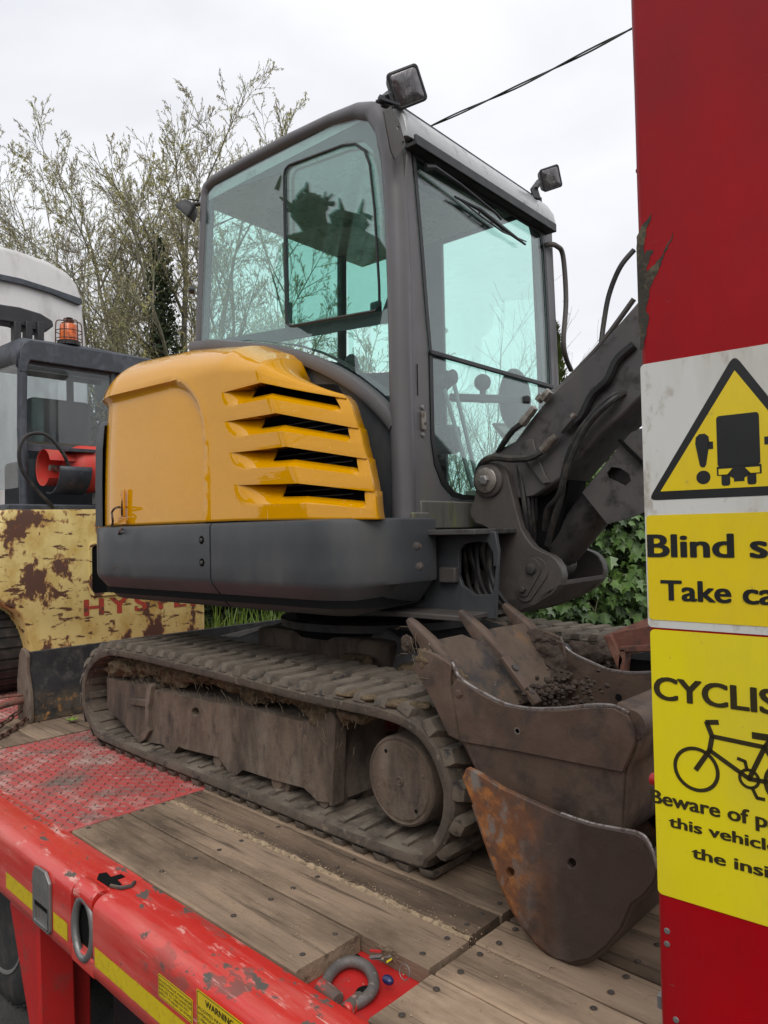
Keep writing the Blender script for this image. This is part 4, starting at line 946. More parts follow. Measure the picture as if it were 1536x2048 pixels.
def hood_cols():
    C = []
    for t in reversed(TS):   # front -> rear along the right side
        col = []
        for z, d, kd in side_rows(t):
            xf, xc, xa = itp(XF, z), itp(XC, z), itp(XRA, z)
            x = itp([(0, -.85), (.25, xa), (.5, xc), (1, xf)], t)
            y = -.985 if t <= .5 else lerp(-.985, -.885, (t-.5)/.5)
            col.append([x, y, z, (0, -1), d, kd])
        C.append((t, col))
    zr = [z for z, d, k in side_rows(0)]
    for k in range(1, 17):
        a = R(-90-90*k/16); C.append((0, [[-.85+.43*cos(a), -.555+.43*sin(a), z, (cos(a), sin(a)), 0, 'r'] for z in zr]))
    for k in range(1, 16): C.append((0, [[-1.28, lerp(-.555, .555, k/16), z, (-1, 0), 0, 'r'] for z in zr]))
    for k in range(17):
        a = R(180-90*k/16); C.append((0, [[-.85+.43*cos(a), .555+.43*sin(a), z, (cos(a), sin(a)), 0, 'r'] for z in zr]))
    for k in range(1, 5): C.append((0, [[lerp(-.85, -.62, k/4), .985, z, (0, 1), 0, 'r'] for z in zr]))
    return C
HC = hood_cols(); grid = []; kinds = []; rear_flags = []
for ci, (t, col) in enumerate(HC):
    pts = []; kk = []
    inw = INW(t); zs_ = ZS(t); H = HT(t)
    for x, y, z, (nx, ny), d, kd in col:
        # gentle barrel: the hood leans in slightly towards the top
        ln = .022*((z-1.09)/.6)**2
        dd = d-ln
        inside = (ci > len(TS)*.35)
        if inside:
            s_ = arch_dist(x if ny < -.9 else -.9, z)
            dd -= .026*sm((-s_)/.034) if s_ < 0 else 0
            dd += .003*math.exp(-(s_/.022)**2)
        pts.append(B(x+nx*dd, y+ny*dd, z)); kk.append(kd)
    x, y, z, (nx, ny), d, kd = col[-1]; ln = .022*((z-1.09)/.6)**2
    for k in range(1, 25):
        a = R(90*k/24); i_ = inw*(1-cos(a))+ln; zz = zs_+(H-zs_)*sin(a)
        dd = 0
        if ci > len(TS)*.35:
            s_ = arch_dist(x if ny < -.9 else -.9, zz); dd = .003*math.exp(-(s_/.022)**2)-(.026*sm((-s_)/.028) if s_ < 0 else 0)
        xs_ = .27*max(0, (t-.4)/.6)*(i_/inw)
        pts.append(B(x-nx*(i_-dd)-xs_, y-ny*(i_-dd), zz)); kk.append('top')
    side_ = ny < -.9 and x > -.60
    pts.append(B(x-nx*(inw+.012)-.28*max(0, (t-.4)/.6), y-ny*(inw+.012), H-.05) if side_ else B(x-nx*(inw+.16), y-ny*(inw+.16), H+.012)); kk.append('top'); rear_flags.append(not side_)
    grid.append(pts); kinds.append(kk)
tcol = [t for t, c in HC]
opens = [.40, .40, .39, .385]
def skip(i, j):
    if i >= len(TS)-1: return False
    t0, t1 = tcol[i], tcol[i+1]
    k0, k1 = kinds[i][j], kinds[i][j+1]
    if k1.startswith('open'):
        k = int(k1[4]); return max(t0, t1) <= .925 and min(t0, t1) >= opens[k]-.001
    return False
mb = MB().grid(grid, skip=skip)
for ends in (grid[0],):
    nn = [p+BY*.05-BX*.012 for p in ends]; mb.grid([ends, nn])
hood = obj('engine_hood', mb, M_yel, exc, smooth=32)
sd_m = hood.modifiers.new('thickness', 'SOLIDIFY'); sd_m.thickness = .006; sd_m.offset = 0
# algae-spotted lower slats carry their own worn paint: thin skins are avoided, the hood paint has the wear itself
inr = [g_[-1] for g_, fl_ in zip(grid, rear_flags) if fl_]; tp_ = inr+[B(-.60, .6, 1.967), B(-.60, -.5, 1.967)]
obj('hood_top', MB().add(tp_, [tuple(range(len(tp_)))]), M_yel, hood, recalc=False, smooth=0)
obj('hood_dark_backing', MB().plate([[B(x, -.84, z) for x, z in ((.10, 1.10), (.70, 1.10), (.66, 1.25), (.60, 1.48), (.52, 1.60), (.10, 1.66))]], BY*.02), M_hole, exc)  # black sheet stands in for the unlit hood inside behind the louvres
mb = MB()
for k in range(16): z = 1.11+k*.024; mb.box((0, 0, 0), (1, 1, 1), lambda a, b, c, z=z: B(.12+a*.5, -.855+b*.01, z+c*.004))
obj('radiator_fins', mb, M_bolt, exc, smooth=0)
# latch recess and security rope on the hood
hk = lambda px, py: by(px, py, -.985)
def on_tail(px, z, off=0):
    best = min(base_PL[60:90], key=lambda q: abs((lambda P: (P-CAM).dot(_r)/(P-CAM).dot(_f)*FOC+768)(B(q[0]+q[2]*(-.015), q[1]+q[3]*(-.015), z))-px)); return B(best[0], best[1], z)+(BX*best[2]+BY*best[3])*(off-.015), (BX*best[2]+BY*best[3])
c, nrm = on_tail(246, 1.20, .0); tg = V((-nrm.y, nrm.x, 0))
obj('latch_recess', MB().plate([[c+tg*u+V((0, 0, v)) for u, v in ((-.013, -.06), (.013, -.06), (.013, .07), (-.013, .07))]], nrm*-.012), M_yelw, hood, bevel=.003)
obj('latch_slot', MB().plate([[c+tg*u+V((0, 0, v))+nrm*.0006 for u, v in ((-.008, -.055), (.008, -.055), (.006, .0), (.003, .03), (-.006, .0))]], nrm*-.002), M_hole, hood, smooth=0)
obj('latch_slot', MB().plate([[c+tg*u+V((0, 0, v))+nrm*.0006 for u, v in ((-.035, -.095), (.035, -.095), (.035, -.068), (.027, -.062), (-.027, -.062), (-.035, -.068))]], nrm*-.002), M_yelw, hood, bevel=.002)
M_rope = mat('braided_rope', (.085, .055, .045), .9, 0, [((.20, .12, .09), 160, .55, .05, .9, I, 3)], [(300, .002, I, 1)], .3, 60)
pt = []
for px, z, off in ((247, 1.20, -.01), (243, 1.185, .02), (235, 1.165, .022), (232, 1.12, .02), (230, 1.05, .022), (229, .99, .02), (231, .94, .018), (233, .90, .016)):
    c, nrm = on_tail(px, z, off); pt.append(c)
cp = crom(pt, 5); pl2 = []
for i, p in enumerate(cp): pl2.append(p+V((.0022*sin(i*2.2), 0, 0)))
obj('security_rope', MB().tube(pl2, .0052, 8), M_rope, exc)
pt = []
for px, z, off in ((246, 1.09, .0), (242, 1.06, .018), (239, 1.01, .02), (238, .965, .018), (239, .94, .018)):
    c, nrm = on_tail(px, z, off); pt.append(c)
obj('security_rope', MB().tube(crom(pt, 5), .005, 8), M_rope, exc)
c, nrm = on_tail(305, 1.94, 0)
c = B(-.95, -.45, 1.95); obj('exhaust_flap', MB().tube([c, c+V((.02, 0, .04)), c+V((.055, 0, .075)), c+V((.07, 0, .08))], [.02, .022, .02, .006], 12), M_redr, exc)

# ---- cab
YR, YL, XFR, XRR = -.67, .55, .72, -.58
def BB(mb, a, b): return mb.box(a, b, lambda x, y, z: B(x, y, z))
fp = [(-.60, 1.93), (-.585, 2.05), (-.56, 2.30), (-.53, 2.62), (-.52, 2.715), (-.505, 2.745), (-.44, 2.760), (-.2, 2.763), (0.1, 2.758), (.35, 2.745), (.50, 2.722), (.585, 2.685), (.640, 2.60), (.668, 2.48), (.682, 2.3), (.688, 2.0), (.688, 1.5), (.686, 1.095)]
fpp = []
for a, b in zip(fp, fp[1:]):
    for k in range(4): fpp.append((lerp(a[0], b[0], k/4), lerp(a[1], b[1], k/4)))
fpp.append(fp[-1])
rad_ = [itp([(0, .020), (14, .024), (36, .028), (44, .040), (50, .046), (200, .046)], i) for i in range(len(fpp))]
cab = obj('cab_frame', MB().tube([B(x, YR+.02, z) for x, z in fpp], rad_, 14), M_cab, exc, smooth=50)
# front frame with windscreen opening
wsU = [(-.600, 2.50), (-.565, 2.18), (-.535, 1.86), (-.520, 1.74), (-.520, 1.40), (-.500, 1.30), (-.455, 1.225), (-.39, 1.178), (-.33, 1.168), (.47, 1.168), (.485, 1.30), (.480, 1.75), (.468, 2.10), (.450, 2.43), (.435, 2.485), (.40, 2.50)]
outF = [(-.665, 1.10), (.56, 1.10), (.565, 1.8), (.535, 2.53), (-.62, 2.53), (-.655, 2.3)]
obj('cab_front_frame', MB().plate([[B(.705, y, z) for y, z in outF], [B(.705, y, z) for y, z in wsU]], BX*.018), M_cab, cab, bevel=.004)
ins = lambda P, k: [(y+(k if y < 0 else -k), z+(k if z < 1.6 else -k)) for y, z in P]
obj('windscreen_seal', MB().plate([[B(.7245, y, z) for y, z in ins(wsU, -.001)], [B(.7245, y, z) for y, z in ins(wsU, .020)]], BX*.004), M_seal, cab)
up_ = [p for p in wsU if p[1] > 1.735]; lo_ = [p for p in wsU if p[1] <= 1.75]
up_ = [(-.600, 2.50), (-.565, 2.18), (-.535, 1.86), (-.520, 1.742), (.480, 1.742), (.468, 2.10), (.450, 2.43), (.435, 2.485), (.40, 2.50)]
lo_ = [(-.520, 1.738), (-.520, 1.40), (-.500, 1.30), (-.455, 1.225), (-.39, 1.178), (-.33, 1.168), (.47, 1.168), (.485, 1.30), (.480, 1.738)]
obj('windscreen_pane', MB().plate([[B(.7165, y, z) for y, z in up_]], BX*.005), M_gcab, cab, smooth=0)
obj('windscreen_pane', MB().plate([[B(.7165, y, z) for y, z in lo_]], BX*.005), M_gcab, cab, smooth=0)
BBm = MB(); BB(BBm, (.723, -.522, 1.729), (.738, .482, 1.748)); obj('windscreen_bar', BBm, M_seal, cab, bevel=.003)
# hinge on the pillar
hg = obj('hinge_plate', BB(MB(), (.725, -.585, 1.43), (.735, -.560, 1.50)), M_steel, cab, bevel=.002)
for dz in (1.412, 1.518): c = B(.724, -.573, dz); obj('hinge_bolt', MB().lathe(c, BX, [(0, .010), (.005, .009), (.007, .004)], 12), M_gsteel, hg)
obj('hinge_bolt', MB().lathe(B(.735, -.567, 1.455), BX, [(0, .006), (.003, .005)], 10), M_bolt, hg)
BBm = MB(); BB(BBm, (.725, -.60, 1.56), (.7275, -.597, 1.68)); obj('door_seam', BBm, M_hole, cab)
# lower body under the curved sill, and sill panel
AR = [(-.62, 1.955), (-.45, 1.935), (-.32, 1.905), (-.15, 1.865), (.03, 1.815), (.17, 1.762), (.30, 1.702), (.42, 1.635), (.52, 1.565), (.61, 1.485), (.66, 1.43)]
M_fend = mat('blue_grey_fender', (.040, .046, .053), .45, 0, [((.085, .082, .075), 6, .60, .12, .7, (1, 1, .3), 3), ((.10, .09, .07), 30, .70, .03, .8, I, 7)], [(90, .0006, I, 2)], .15, 5)
obj('fender_panel', MB().plate([[B(x, YR+.005, z) for x, z in AR]+[B(.66, YR+.005, 1.08), B(-.62, YR+.005, 1.08)]], BY*.03), M_fend, cab, bevel=.003)
cr_ = crom([(x, z, 0) for x, z in AR], 5)
rows = []
for i, p in enumerate(cr_):
    d = (cr_[min(i+1, len(cr_)-1)]-cr_[max(0, i-1)]).normalized(); n_ = V((-d.y, d.x, 0)); rows.append([B(p.x+n_.x*o_, YR+v, p.y+n_.y*o_) for o_, v in ((-.005, .02), (-.005, -.018), (.012, -.026), (.040, -.020), (.048, .0), (.048, .03))])
obj('sill_moulding', MB().grid(rows), M_cab, cab, smooth=45)
s = MB(); BB(s, (.64, -.665, 1.075), (.742, -.56, 1.115)); obj('pillar_foot', s, M_sill, cab, bevel=.006)
s = MB(); BB(s, (.60, -.60, 1.052), (.732, .56, 1.160)); obj('cab_sill', s, M_sill, cab, bevel=.006)
s = MB(); BB(s, (-.58, -.64, 1.03), (.66, .56, 1.075)); BB(s, (.60, -.655, 1.045), (.70, .56, 1.075)); obj('cab_base', s, M_hole, cab)
# side glazing: one pane in front of a grey printed border
GO = [(-.565, 1.975), (-.515, 2.69), (-.44, 2.725), (.38, 2.715), (.50, 2.695), (.575, 2.645), (.620, 2.55), (.645, 2.35), (.655, 2.0), (.655, 1.53), (.60, 1.58), (.50, 1.655), (.40, 1.72), (.28, 1.785), (.15, 1.838), (.0, 1.885), (-.2, 1.935)]
H1 = [(-.525, 1.99), (-.20, 1.965), (.037, 1.945), (.037, 2.635), (-.38, 2.685), (-.46, 2.68)]
H2 = [(.062, 1.945), (.60, 1.900), (.628, 1.95), (.622, 2.2), (.602, 2.42), (.57, 2.54), (.52, 2.60), (.44, 2.625), (.12, 2.645), (.075, 2.64), (.062, 2.62)]
H3 = [(-.02, 1.893), (.655-.02, 1.848), (.635, 1.575), (.57, 1.625), (.48, 1.685), (.38, 1.745), (.26, 1.805), (.12, 1.858)]
M_frit = mat('grey_printed_glass_border', (.060, .058, .062), .5, var=.05)
obj('window_border', MB().plate([[B(x, YR+.022, z) for x, z in P] for P in (GO, H1, H2, H3)], BY*.006), M_frit, cab, smooth=0)
obj('side_window_pane', MB().plate([[B(x, YR+.010, z) for x, z in GO]], BY*.005), M_gcab, cab, smooth=0)
sp = [(.066, 1.955), (.066, 2.60), (.075, 2.628), (.10, 2.640), (.42, 2.610), (.49, 2.59), (.54, 2.545), (.565, 2.48), (.585, 2.3), (.60, 2.0), (.60, 1.915), (.58, 1.902), (.09, 1.940)]
obj('sliding_window_seal', MB().tube([B(x, YR+.006, z) for x, z in sp], .006, 6, closed=True), M_seal, cab)
obj('sliding_window_pane', MB().plate([[B(x, YR+.030, z) for x, z in H2]], BY*.004), M_gcab, cab, smooth=0)
s = MB(); BB(s, (.52, YR+.035, 1.895), (.575, YR+.055, 1.955)); obj('window_latch', s, M_black, cab, bevel=.012)
s = MB(); BB(s, (.045, YR+.035, 1.96), (.058, YR+.05, 2.06)); obj('window_latch', s, M_black, cab, bevel=.004)
# frame behind the glass (rear corner post, roof side rail)
s = MB(); s.tube([B(-.56, .33, 1.95), B(-.545, .335, 2.72)], .028, 10); obj('rear_pillar', s, M_int, cab)
s = MB(); BB(s, (-.57, -.645, 1.93), (-.545, .36, 1.985)); BB(s, (-.57, -.645, 2.69), (-.545, .36, 2.74)); obj('rear_window_frame', s, M_cab, cab, bevel=.004)
obj('rear_window_pane', MB().plate([[B(-.56, -.63, 1.985), B(-.56, .31, 1.985), B(-.56, .31, 2.69), B(-.56, -.63, 2.69)]], BX*.005), M_gcab, cab, smooth=0)
lw = lambda x: .34+.20*min(1, max(0, (x+.55)/.30))
s = MB().plate([[B(-.54, .35, 1.1), B(-.54, .35, 1.98), B(-.27, .52, 1.98), B(-.27, .52, 1.1)]], BY*.02); s.plate([[B(-.27, .52, 1.1), B(-.27, .52, 2.73), B(.035, .535, 2.73), B(.035, .535, 1.1)]], BY*.025)
s.plate([[B(.035, .535, 1.1), B(.69, .535, 1.1), B(.69, .535, 1.17), B(.035, .535, 1.17)]], BY*.02); s.plate([[B(.63, .535, 1.17), B(.69, .535, 1.17), B(.66, .535, 2.73), B(.60, .535, 2.73)]], BY*.02); s.plate([[B(-.54, .35, 2.70), B(-.27, .52, 2.70), B(-.27, .52, 2.74), B(-.54, .35, 2.74)]], BY*.02); s.plate([[B(.035, .535, 2.66), B(.65, .535, 2.66), B(.65, .535, 2.74), B(.035, .535, 2.74)]], BY*.02)
obj('left_side_frame', s, M_int, cab)
obj('left_window_pane', MB().plate([[B(-.53, .36, 1.99), B(-.28, .52, 1.99), B(-.28, .52, 2.70), B(-.53, .36, 2.70)]], BY*.005), M_gcab, cab, smooth=0)
obj('door_window_pane', MB().plate([[B(.04, .545, 1.175), B(.63, .545, 1.175), B(.61, .545, 2.655), B(.04, .545, 2.655)]], BY*.005), M_gcab, cab, smooth=0)
obj('left_front_pillar', MB().tube([B(.69, .535, 1.1), B(.69, .54, 1.8), B(.665, .515, 2.5), B(.63, .50, 2.68)], .040, 12), M_cab, cab)
# headlining and roof
M_liner = mat('grey_headlining', (.075, .073, .078), .8)
s = MB(); BB(s, (-.55, -.645, 2.700), (.66, .53, 2.716)); obj('headlining', s, M_liner, cab)
rp_ = [(.742, 2.540), (.746, 2.565), (.735, 2.615), (.705, 2.665), (.655, 2.705), (.58, 2.735), (.45, 2.757), (.2, 2.775), (-.2, 2.785), (-.46, 2.782), (-.53, 2.768), (-.575, 2.735), (-.588, 2.70), (-.57, 2.68), (.60, 2.68), (.66, 2.62), (.70, 2.54)]
rows = []
for y, k in ((-.650, .45), (-.648, .70), (-.640, .88), (-.62, .97), (-.56, 1.0), (-.3, 1.01), (0, 1.015), (.25, 1.01), (.44, 1.0), (.51, .96), (.535, .88), (.542, .75)):
    rows.append([B(lerp(.08, x, .97+.03*k), y, lerp(2.69, z, k) if z > 2.69 else z) for x, z in rp_])
mb = MB().grid(rows, cu=True); mb.add(rows[0], [tuple(range(len(rp_)))]); mb.add(rows[-1], [tuple(range(len(rp_)))])
obj('cab_roof', mb, M_roof, cab, smooth=55)
s = MB(); BB(s, (.72, -.64, 2.495), (.775, .475, 2.512)); BB(s, (.765, -.64, 2.495), (.778, .475, 2.535)); vz = obj('rain_visor', s, M_black, cab, bevel=.003)
s = MB(); BB(s, (.712, -.61, 2.512), (.735, .47, 2.545)); obj('roof_gasket', s, M_seal, cab)
# wiper
W = lambda x, y, d=.745: bx(740+x/2.56, 200+y/2.56, d)
wp = obj('wiper_motor', MB().tube([W(195, 305, .69), W(330, 350, .69), W(640, 540, .69)], [.030, .028, .02], 10), M_black, cab)
obj('wiper_arm', MB().tube([W(285, 345), W(330, 345, .76), W(460, 430, .765), W(640, 575, .765), W(670, 610, .76)], [.014, .011, .006, .005, .006], 8), M_black, wp)
obj('wiper_blade', MB().tube([W(435, 495), W(560, 560), W(680, 655), W(795, 740)], [.005, .009, .010, .005], 6), M_black, wp)
obj('wiper_blade', MB().tube([W(450, 500), W(560, 590), W(680, 675), W(800, 725)], [.003, .004, .004, .003], 6), M_black, wp)
for a, b in (((560, 560), (560, 592)), ((620, 600), (625, 640)), ((690, 660), (680, 675))): obj('wiper_link', MB().tube([W(*a), W(*b)], .004, 6), M_black, wp)
obj('wiper_bracket', MB().tube([W(215, 380, .70), W(270, 440, .70), W(340, 480, .70), W(560, 620, .70)], [.02, .018, .010, .006], 8), M_black, wp)
# hand rail
HRp = crom([bx(1082, 494, .70), bx(1098, 489, .74), bx(1113, 492, .75), bx(1126, 512, .75), bx(1132, 600, .75), bx(1127, 680, .75), bx(1132, 715, .74), bx(1142, 740, .72)], 6)
obj('hand_rail', MB().tube(HRp, .0125, 10), M_cast, exc)
# interior: seat, consoles, levers
seat = obj('seat_back', MB().grid([[B(-.36+dx+.04*math.cos(z*2), y, z) for y in (-.24, -.20, -.1, .0, .1, .17, .21)] for z, dx in ((1.45, .03), (1.6, .0), (1.75, -.02), (1.90, -.04), (1.96, -.05))]), M_int, cab)
sdm = seat.modifiers.new('t', 'SOLIDIFY'); sdm.thickness = .10
s = MB(); BB(s, (-.35, -.25, 1.40), (.12, .22, 1.52)); obj('seat_cushion', s, M_int, cab, bevel=.04)
s = MB(); BB(s, (-.45, -.22, 1.08), (.05, .18, 1.42)); obj('seat_base', s, M_int, cab, bevel=.02)
s = MB(); BB(s, (-.1, -.50, 1.45), (.22, -.34, 1.60)); BB(s, (-.30, .30, 1.45), (.22, .44, 1.60)); obj('arm_console', s, M_int, cab, bevel=.03)
def lever(pts, r0, knob, kr, sc=(1, 1, 1)):
    l = obj('control_lever', MB().tube(crom(pts, 4), r0, 8), M_int, cab); obj('lever_grip', MB().sphere(knob, kr, 14, 10, sc), M_int, l)
lever([B(.15, -.42, 1.60), B(.17, -.42, 1.68), B(.20, -.41, 1.76)], .016, B(.21, -.41, 1.79), .034, (1, 1, 1.5))
lever([B(.12, .36, 1.60), B(.14, .36, 1.70), B(.17, .36, 1.80)], .016, B(.18, .36, 1.84), .034, (1, 1, 1.5))
lever([B(-.02, -.42, 1.55), B(-.01, -.42, 1.80)], .018, B(-.01, -.42, 1.83), .032, (1, .8, 1.3))
gl_ = lambda px, py, y: by(px, py, y)
M_lev = mat('grey_lever_tube', (.22, .22, .22), .4, .3)
for a, b, kb in (((885, 765), (945, 975), .027), ((905, 755), (952, 950), .027)):
    p0, p1 = gl_(b[0], b[1], .0), gl_(a[0], a[1], -.05); l = obj('travel_lever', MB().tube([p0, p1], .010, 8), M_lev, cab); obj('lever_grip', MB().sphere(p1, kb, 14, 10, (1, 1, 1.4)), M_int, l)
p = gl_(965, 765, .25); l = obj('control_lever', MB().tube([p, p+V((0, 0, -.10))], .016, 8), M_int, cab); obj('lever_grip', MB().sphere(p, .042, 14, 10), M_int, l)
s = MB(); a = gl_(900, 795, .1); b = gl_(1060, 800, .25); s.bar(a, b, .05, .035); obj('front_console', s, M_int, cab, bevel=.008)
obj('front_console', MB().sphere(gl_(1030, 800, .35), .13, 16, 12, (.5, .8, 1.2)), M_int, cab)
s = MB(); BB(s, (-.55, -.64, 1.08), (.70, .53, 1.13)); obj('cab_floor', s, M_int, cab)
s = MB().tube([B(-.50, -.38, 1.5), B(-.50, -.38, 1.9)], .01); obj('mirror_stem', s, M_int, cab)
# ---- work lamps
def lamp(c, fwd, size, roll, bracket):
    fwd = V(fwd).normalized(); rt = fwd.cross(V((0, 0, 1))).normalized(); up = rt.cross(fwd); rt, up = rt*cos(roll)+up*sin(roll), up*cos(roll)-rt*sin(roll)
    def ring_(s_, d, n=4, r_=.25):
        P = []
        for x, y in rrect(-s_, -s_, s_, s_, s_*r_, 4): P.append(c+rt*x+up*y+fwd*d)
        return P
    h = size/2; rows = [ring_(h*.28, -h*1.15, r_=.9), ring_(h*.62, -h*1.0, r_=.6), ring_(h*.86, -h*.55, r_=.35), ring_(h*.95, -h*.05), ring_(h*1.0, h*.12), ring_(h*1.0, h*.22), ring_(h*.90, h*.27), ring_(h*.84, h*.24)]
    mb = MB().grid(rows, cu=True); mb.add(rows[0], [tuple(range(len(rows[0])))]); mb.add(rows[-1], [tuple(range(len(rows[-1])))])
    L = obj('work_lamp', mb, M_black, exc, smooth=45); rr_ = [ring_(h*.84, h*.235), ring_(h*.80, h*.27), ring_(h*.4, h*.30)]; mb = MB().grid(rr_, cu=True); mb.add(rr_[-1], [tuple(range(len(rr_[-1])))]); obj('lamp_lens', mb, M_lens, L, smooth=60)
    mb = MB()
    for p, q, w_ in bracket: mb.bar(p, q, w_, w_*.35)
    obj('lamp_bracket', mb, M_black, L, bevel=.002); return L
c1 = bx(812, 176, .74); lamp(c1, BX*.80-BY*.50-V((0, 0, .28)), .132, R(-26), [(c1-BX*.05-BY*.02, bx(768, 196, .70), .045), (bx(768, 196, .70), bx(775, 215, .72), .05), (bx(757, 200, .72), bx(795, 212, .72), .03)])
c2 = bx(1100, 357, .74); lamp(c2, BX*.80-BY*.50-V((0, 0, .28)), .108, R(-22), [(c2-BX*.04-BY*.02, bx(1068, 378, .70), .040), (bx(1068, 378, .70), bx(1074, 398, .72), .04)])
c3 = bx(372, 424, -.62); lamp(c3, -BX*.65-BY*.35-V((0, 0, .75)), .095, R(8), [(c3+V((0, 0, .03)), bx(402, 408, -.58), .03), (bx(376, 398, -.62), bx(400, 402, -.58), .012)])
obj('rear_knob', MB().lathe(bx(390, 580, -.60), V(_r)*-1, [(0, .018), (.02, .020), (.03, .012)], 12), M_black, exc)
for i, P in enumerate(([(768, 222), (782, 212), (800, 246), (812, 290), (790, 318), (782, 300)], [(1062, 410), (1074, 398), (1094, 412), (1108, 448), (1090, 470), (1082, 462)])):
    x_ = .755 if i == 0 else .70; br = MB(); hl_ = [(796, 256), (806, 286)] if i == 0 else [(1088, 425), (1096, 456)]
    hs = [[bx(hx+3*cos(a), hy+4*sin(a), x_) for a in [2*pi*k/10 for k in range(10)]] for hx, hy in hl_]
    br.plate([[bx(*p, x_) for p in P]]+hs, BX*-.006); obj('lamp_mount', br, M_cast if i == 0 else M_black, exc, bevel=.001)

# ---- front frame box under the cab
hole = [(918, 1100), (928, 1088), (950, 1083), (975, 1086), (985, 1105), (988, 1160), (985, 1188), (950, 1190), (925, 1172), (917, 1150)]
ol = [(700, 1060), (990, 1063), (996, 1100), (990, 1238), (700, 1232)]
web = obj('front_frame_web', MB().plate([[by(*p, -.5) for p in ol], [by(*p, -.5) for p in hole]], BY*.02), M_grey, exc, bevel=.003)
s = MB(); BB(s, (.30, -.60, 1.028), (.97, -.10, 1.048)); obj('deck_flange', s, M_boom, exc, bevel=.003)
s = MB(); BB(s, (.25, -.66, .722), (.95, -.12, .742)); obj('bottom_flange', s, M_cast, exc, bevel=.004)
s = MB(); s.box((0, 0, 0), (1, 1, 1), lambda a, b, c: by(lerp(886, 919, a), lerp(1165, 1134, c), -.50)-BY*.03*b); obj('frame_block', s, M_cast, exc, bevel=.006)
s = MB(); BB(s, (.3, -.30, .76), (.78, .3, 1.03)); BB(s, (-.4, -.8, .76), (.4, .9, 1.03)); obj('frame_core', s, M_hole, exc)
mud_blob(by(825, 1222, -.55), .016, M_swh, exc, (1.3, 1, .6), .5, 2, 'paper_scrap', 14, 10)
# ---- kingpost
K = lambda x, y: (780+x/2.954, 900+y/2.954)
KP = [(512, 200), (505, 160), (510, 120), (530, 90), (555, 76), (590, 71), (640, 79), (675, 100), (693, 140), (705, 200), (722, 262), (748, 370), (775, 465), (805, 520), (850, 575), (905, 606), (955, 626), (985, 650), (1008, 690), (1021, 740), (1014, 785), (990, 820), (955, 855), (880, 900), (780, 945), (700, 975), (645, 990), (590, 985), (530, 955), (515, 925), (560, 915), (603, 905), (603, 880), (580, 845), (560, 805), (475, 790), (475, 712), (550, 712), (556, 600), (575, 590), (592, 560), (597, 500), (580, 462), (545, 443), (500, 430), (476, 395), (470, 360), (478, 335), (495, 300)]
kp = [by(*K(*p), -.31) for p in KP]
king = obj('swing_post', MB().plate([kp], BY*.045), M_cast, exc, bevel=.010, seg=3)
obj('swing_post', MB().plate([[p+BY*.36 for p in kp]], BY*.045), M_cast, exc, bevel=.008)
bot = [by(*K(*p), -.31) for p in [(500, 880), (605, 885), (880, 860), (1000, 800), (1015, 770), (1010, 800), (860, 915), (640, 990), (520, 960)]]
obj('post_floor', MB().plate([bot], BY*.40), M_cast, king, bevel=.004)
s = MB(); s.plate([[by(*K(*p), -.27) for p in [(480, 700), (600, 560), (620, 470), (700, 430), (760, 520), (820, 600), (820, 800), (600, 880)]]], BY*.32); obj('post_core', s, M_hole, king)
pc = by(*K(585, 180), -.31)
b_ = obj('pivot_boss', MB().lathe(pc, -BY, [(0, .068), (.012, .066), (.018, .058)], 32), M_cast, king)
obj('pivot_washer', MB().lathe(pc-BY*.018, -BY, [(0, .050), (.010, .050), (.013, .046), (.013, .018), (.010, .016)], 28), M_steel, king)
obj('pivot_bolt', MB().lathe(pc-BY*.028, -BY, [(0, .022), (.018, .021), (.021, .014)], 6), M_gsteel, king, smooth=0)
l1, l2 = by(*K(845, 700), -.31), by(*K(793, 820), -.31)
d_ = (l1-l2).normalized(); n_ = d_.cross(BY)
def capsule(a, b, r1, r2):
    P = []
    d = (b-a).normalized(); nn = d.cross(BY)
    for k in range(13): t = R(-90+180*k/12); P.append(b+d*(cos(t)*r2)+nn*(sin(t)*r2))
    for k in range(13): t = R(90+180*k/12); P.append(a+d*(cos(t)*r1)+nn*(sin(t)*r1))
    return P
obj('keeper_plate', MB().plate([capsule(l2, l1, .030, .038)], -BY*.012), M_cast, king, bevel=.003)
for c, r_ in ((l1, .020), (l2, .015)): obj('keeper_bolt', MB().lathe(c-BY*.012, -BY, [(0, r_*1.15), (.003, r_*1.15), (.003, r_), (.012, r_*.95), (.014, r_*.6)], 6 if r_ < .02 else 16), M_bolt, king, smooth=0 if r_ < .02 else 30)
lk, rk = by(*K(870, 720), -.315), by(*K(800, 840), -.315)
obj('boss_ridge', MB().plate([capsule(by(*K(800, 835), -.31), by(*K(862, 712), -.31), .040, .052)], -BY*.006), M_cast, king, bevel=.004)
o0 = by(*K(655, 275), -.311); dn_ = (by(*K(715, 415), -.311)-o0).normalized(); rt_ = -(dn_.cross(BY))
for i, tx in enumerate(('11883724093', '1N15', '13 GILL')):
    q = o0+rt_*(.0-.019*i)+dn_*(.0 if i == 0 else .012*i); lettering(tx, q, dn_, -rt_ if (-rt_).dot(V((0, 0, 1))) > 9 else rt_, .018, .016, M_cast, king, 'cast_marks', off=.01, th=.002)

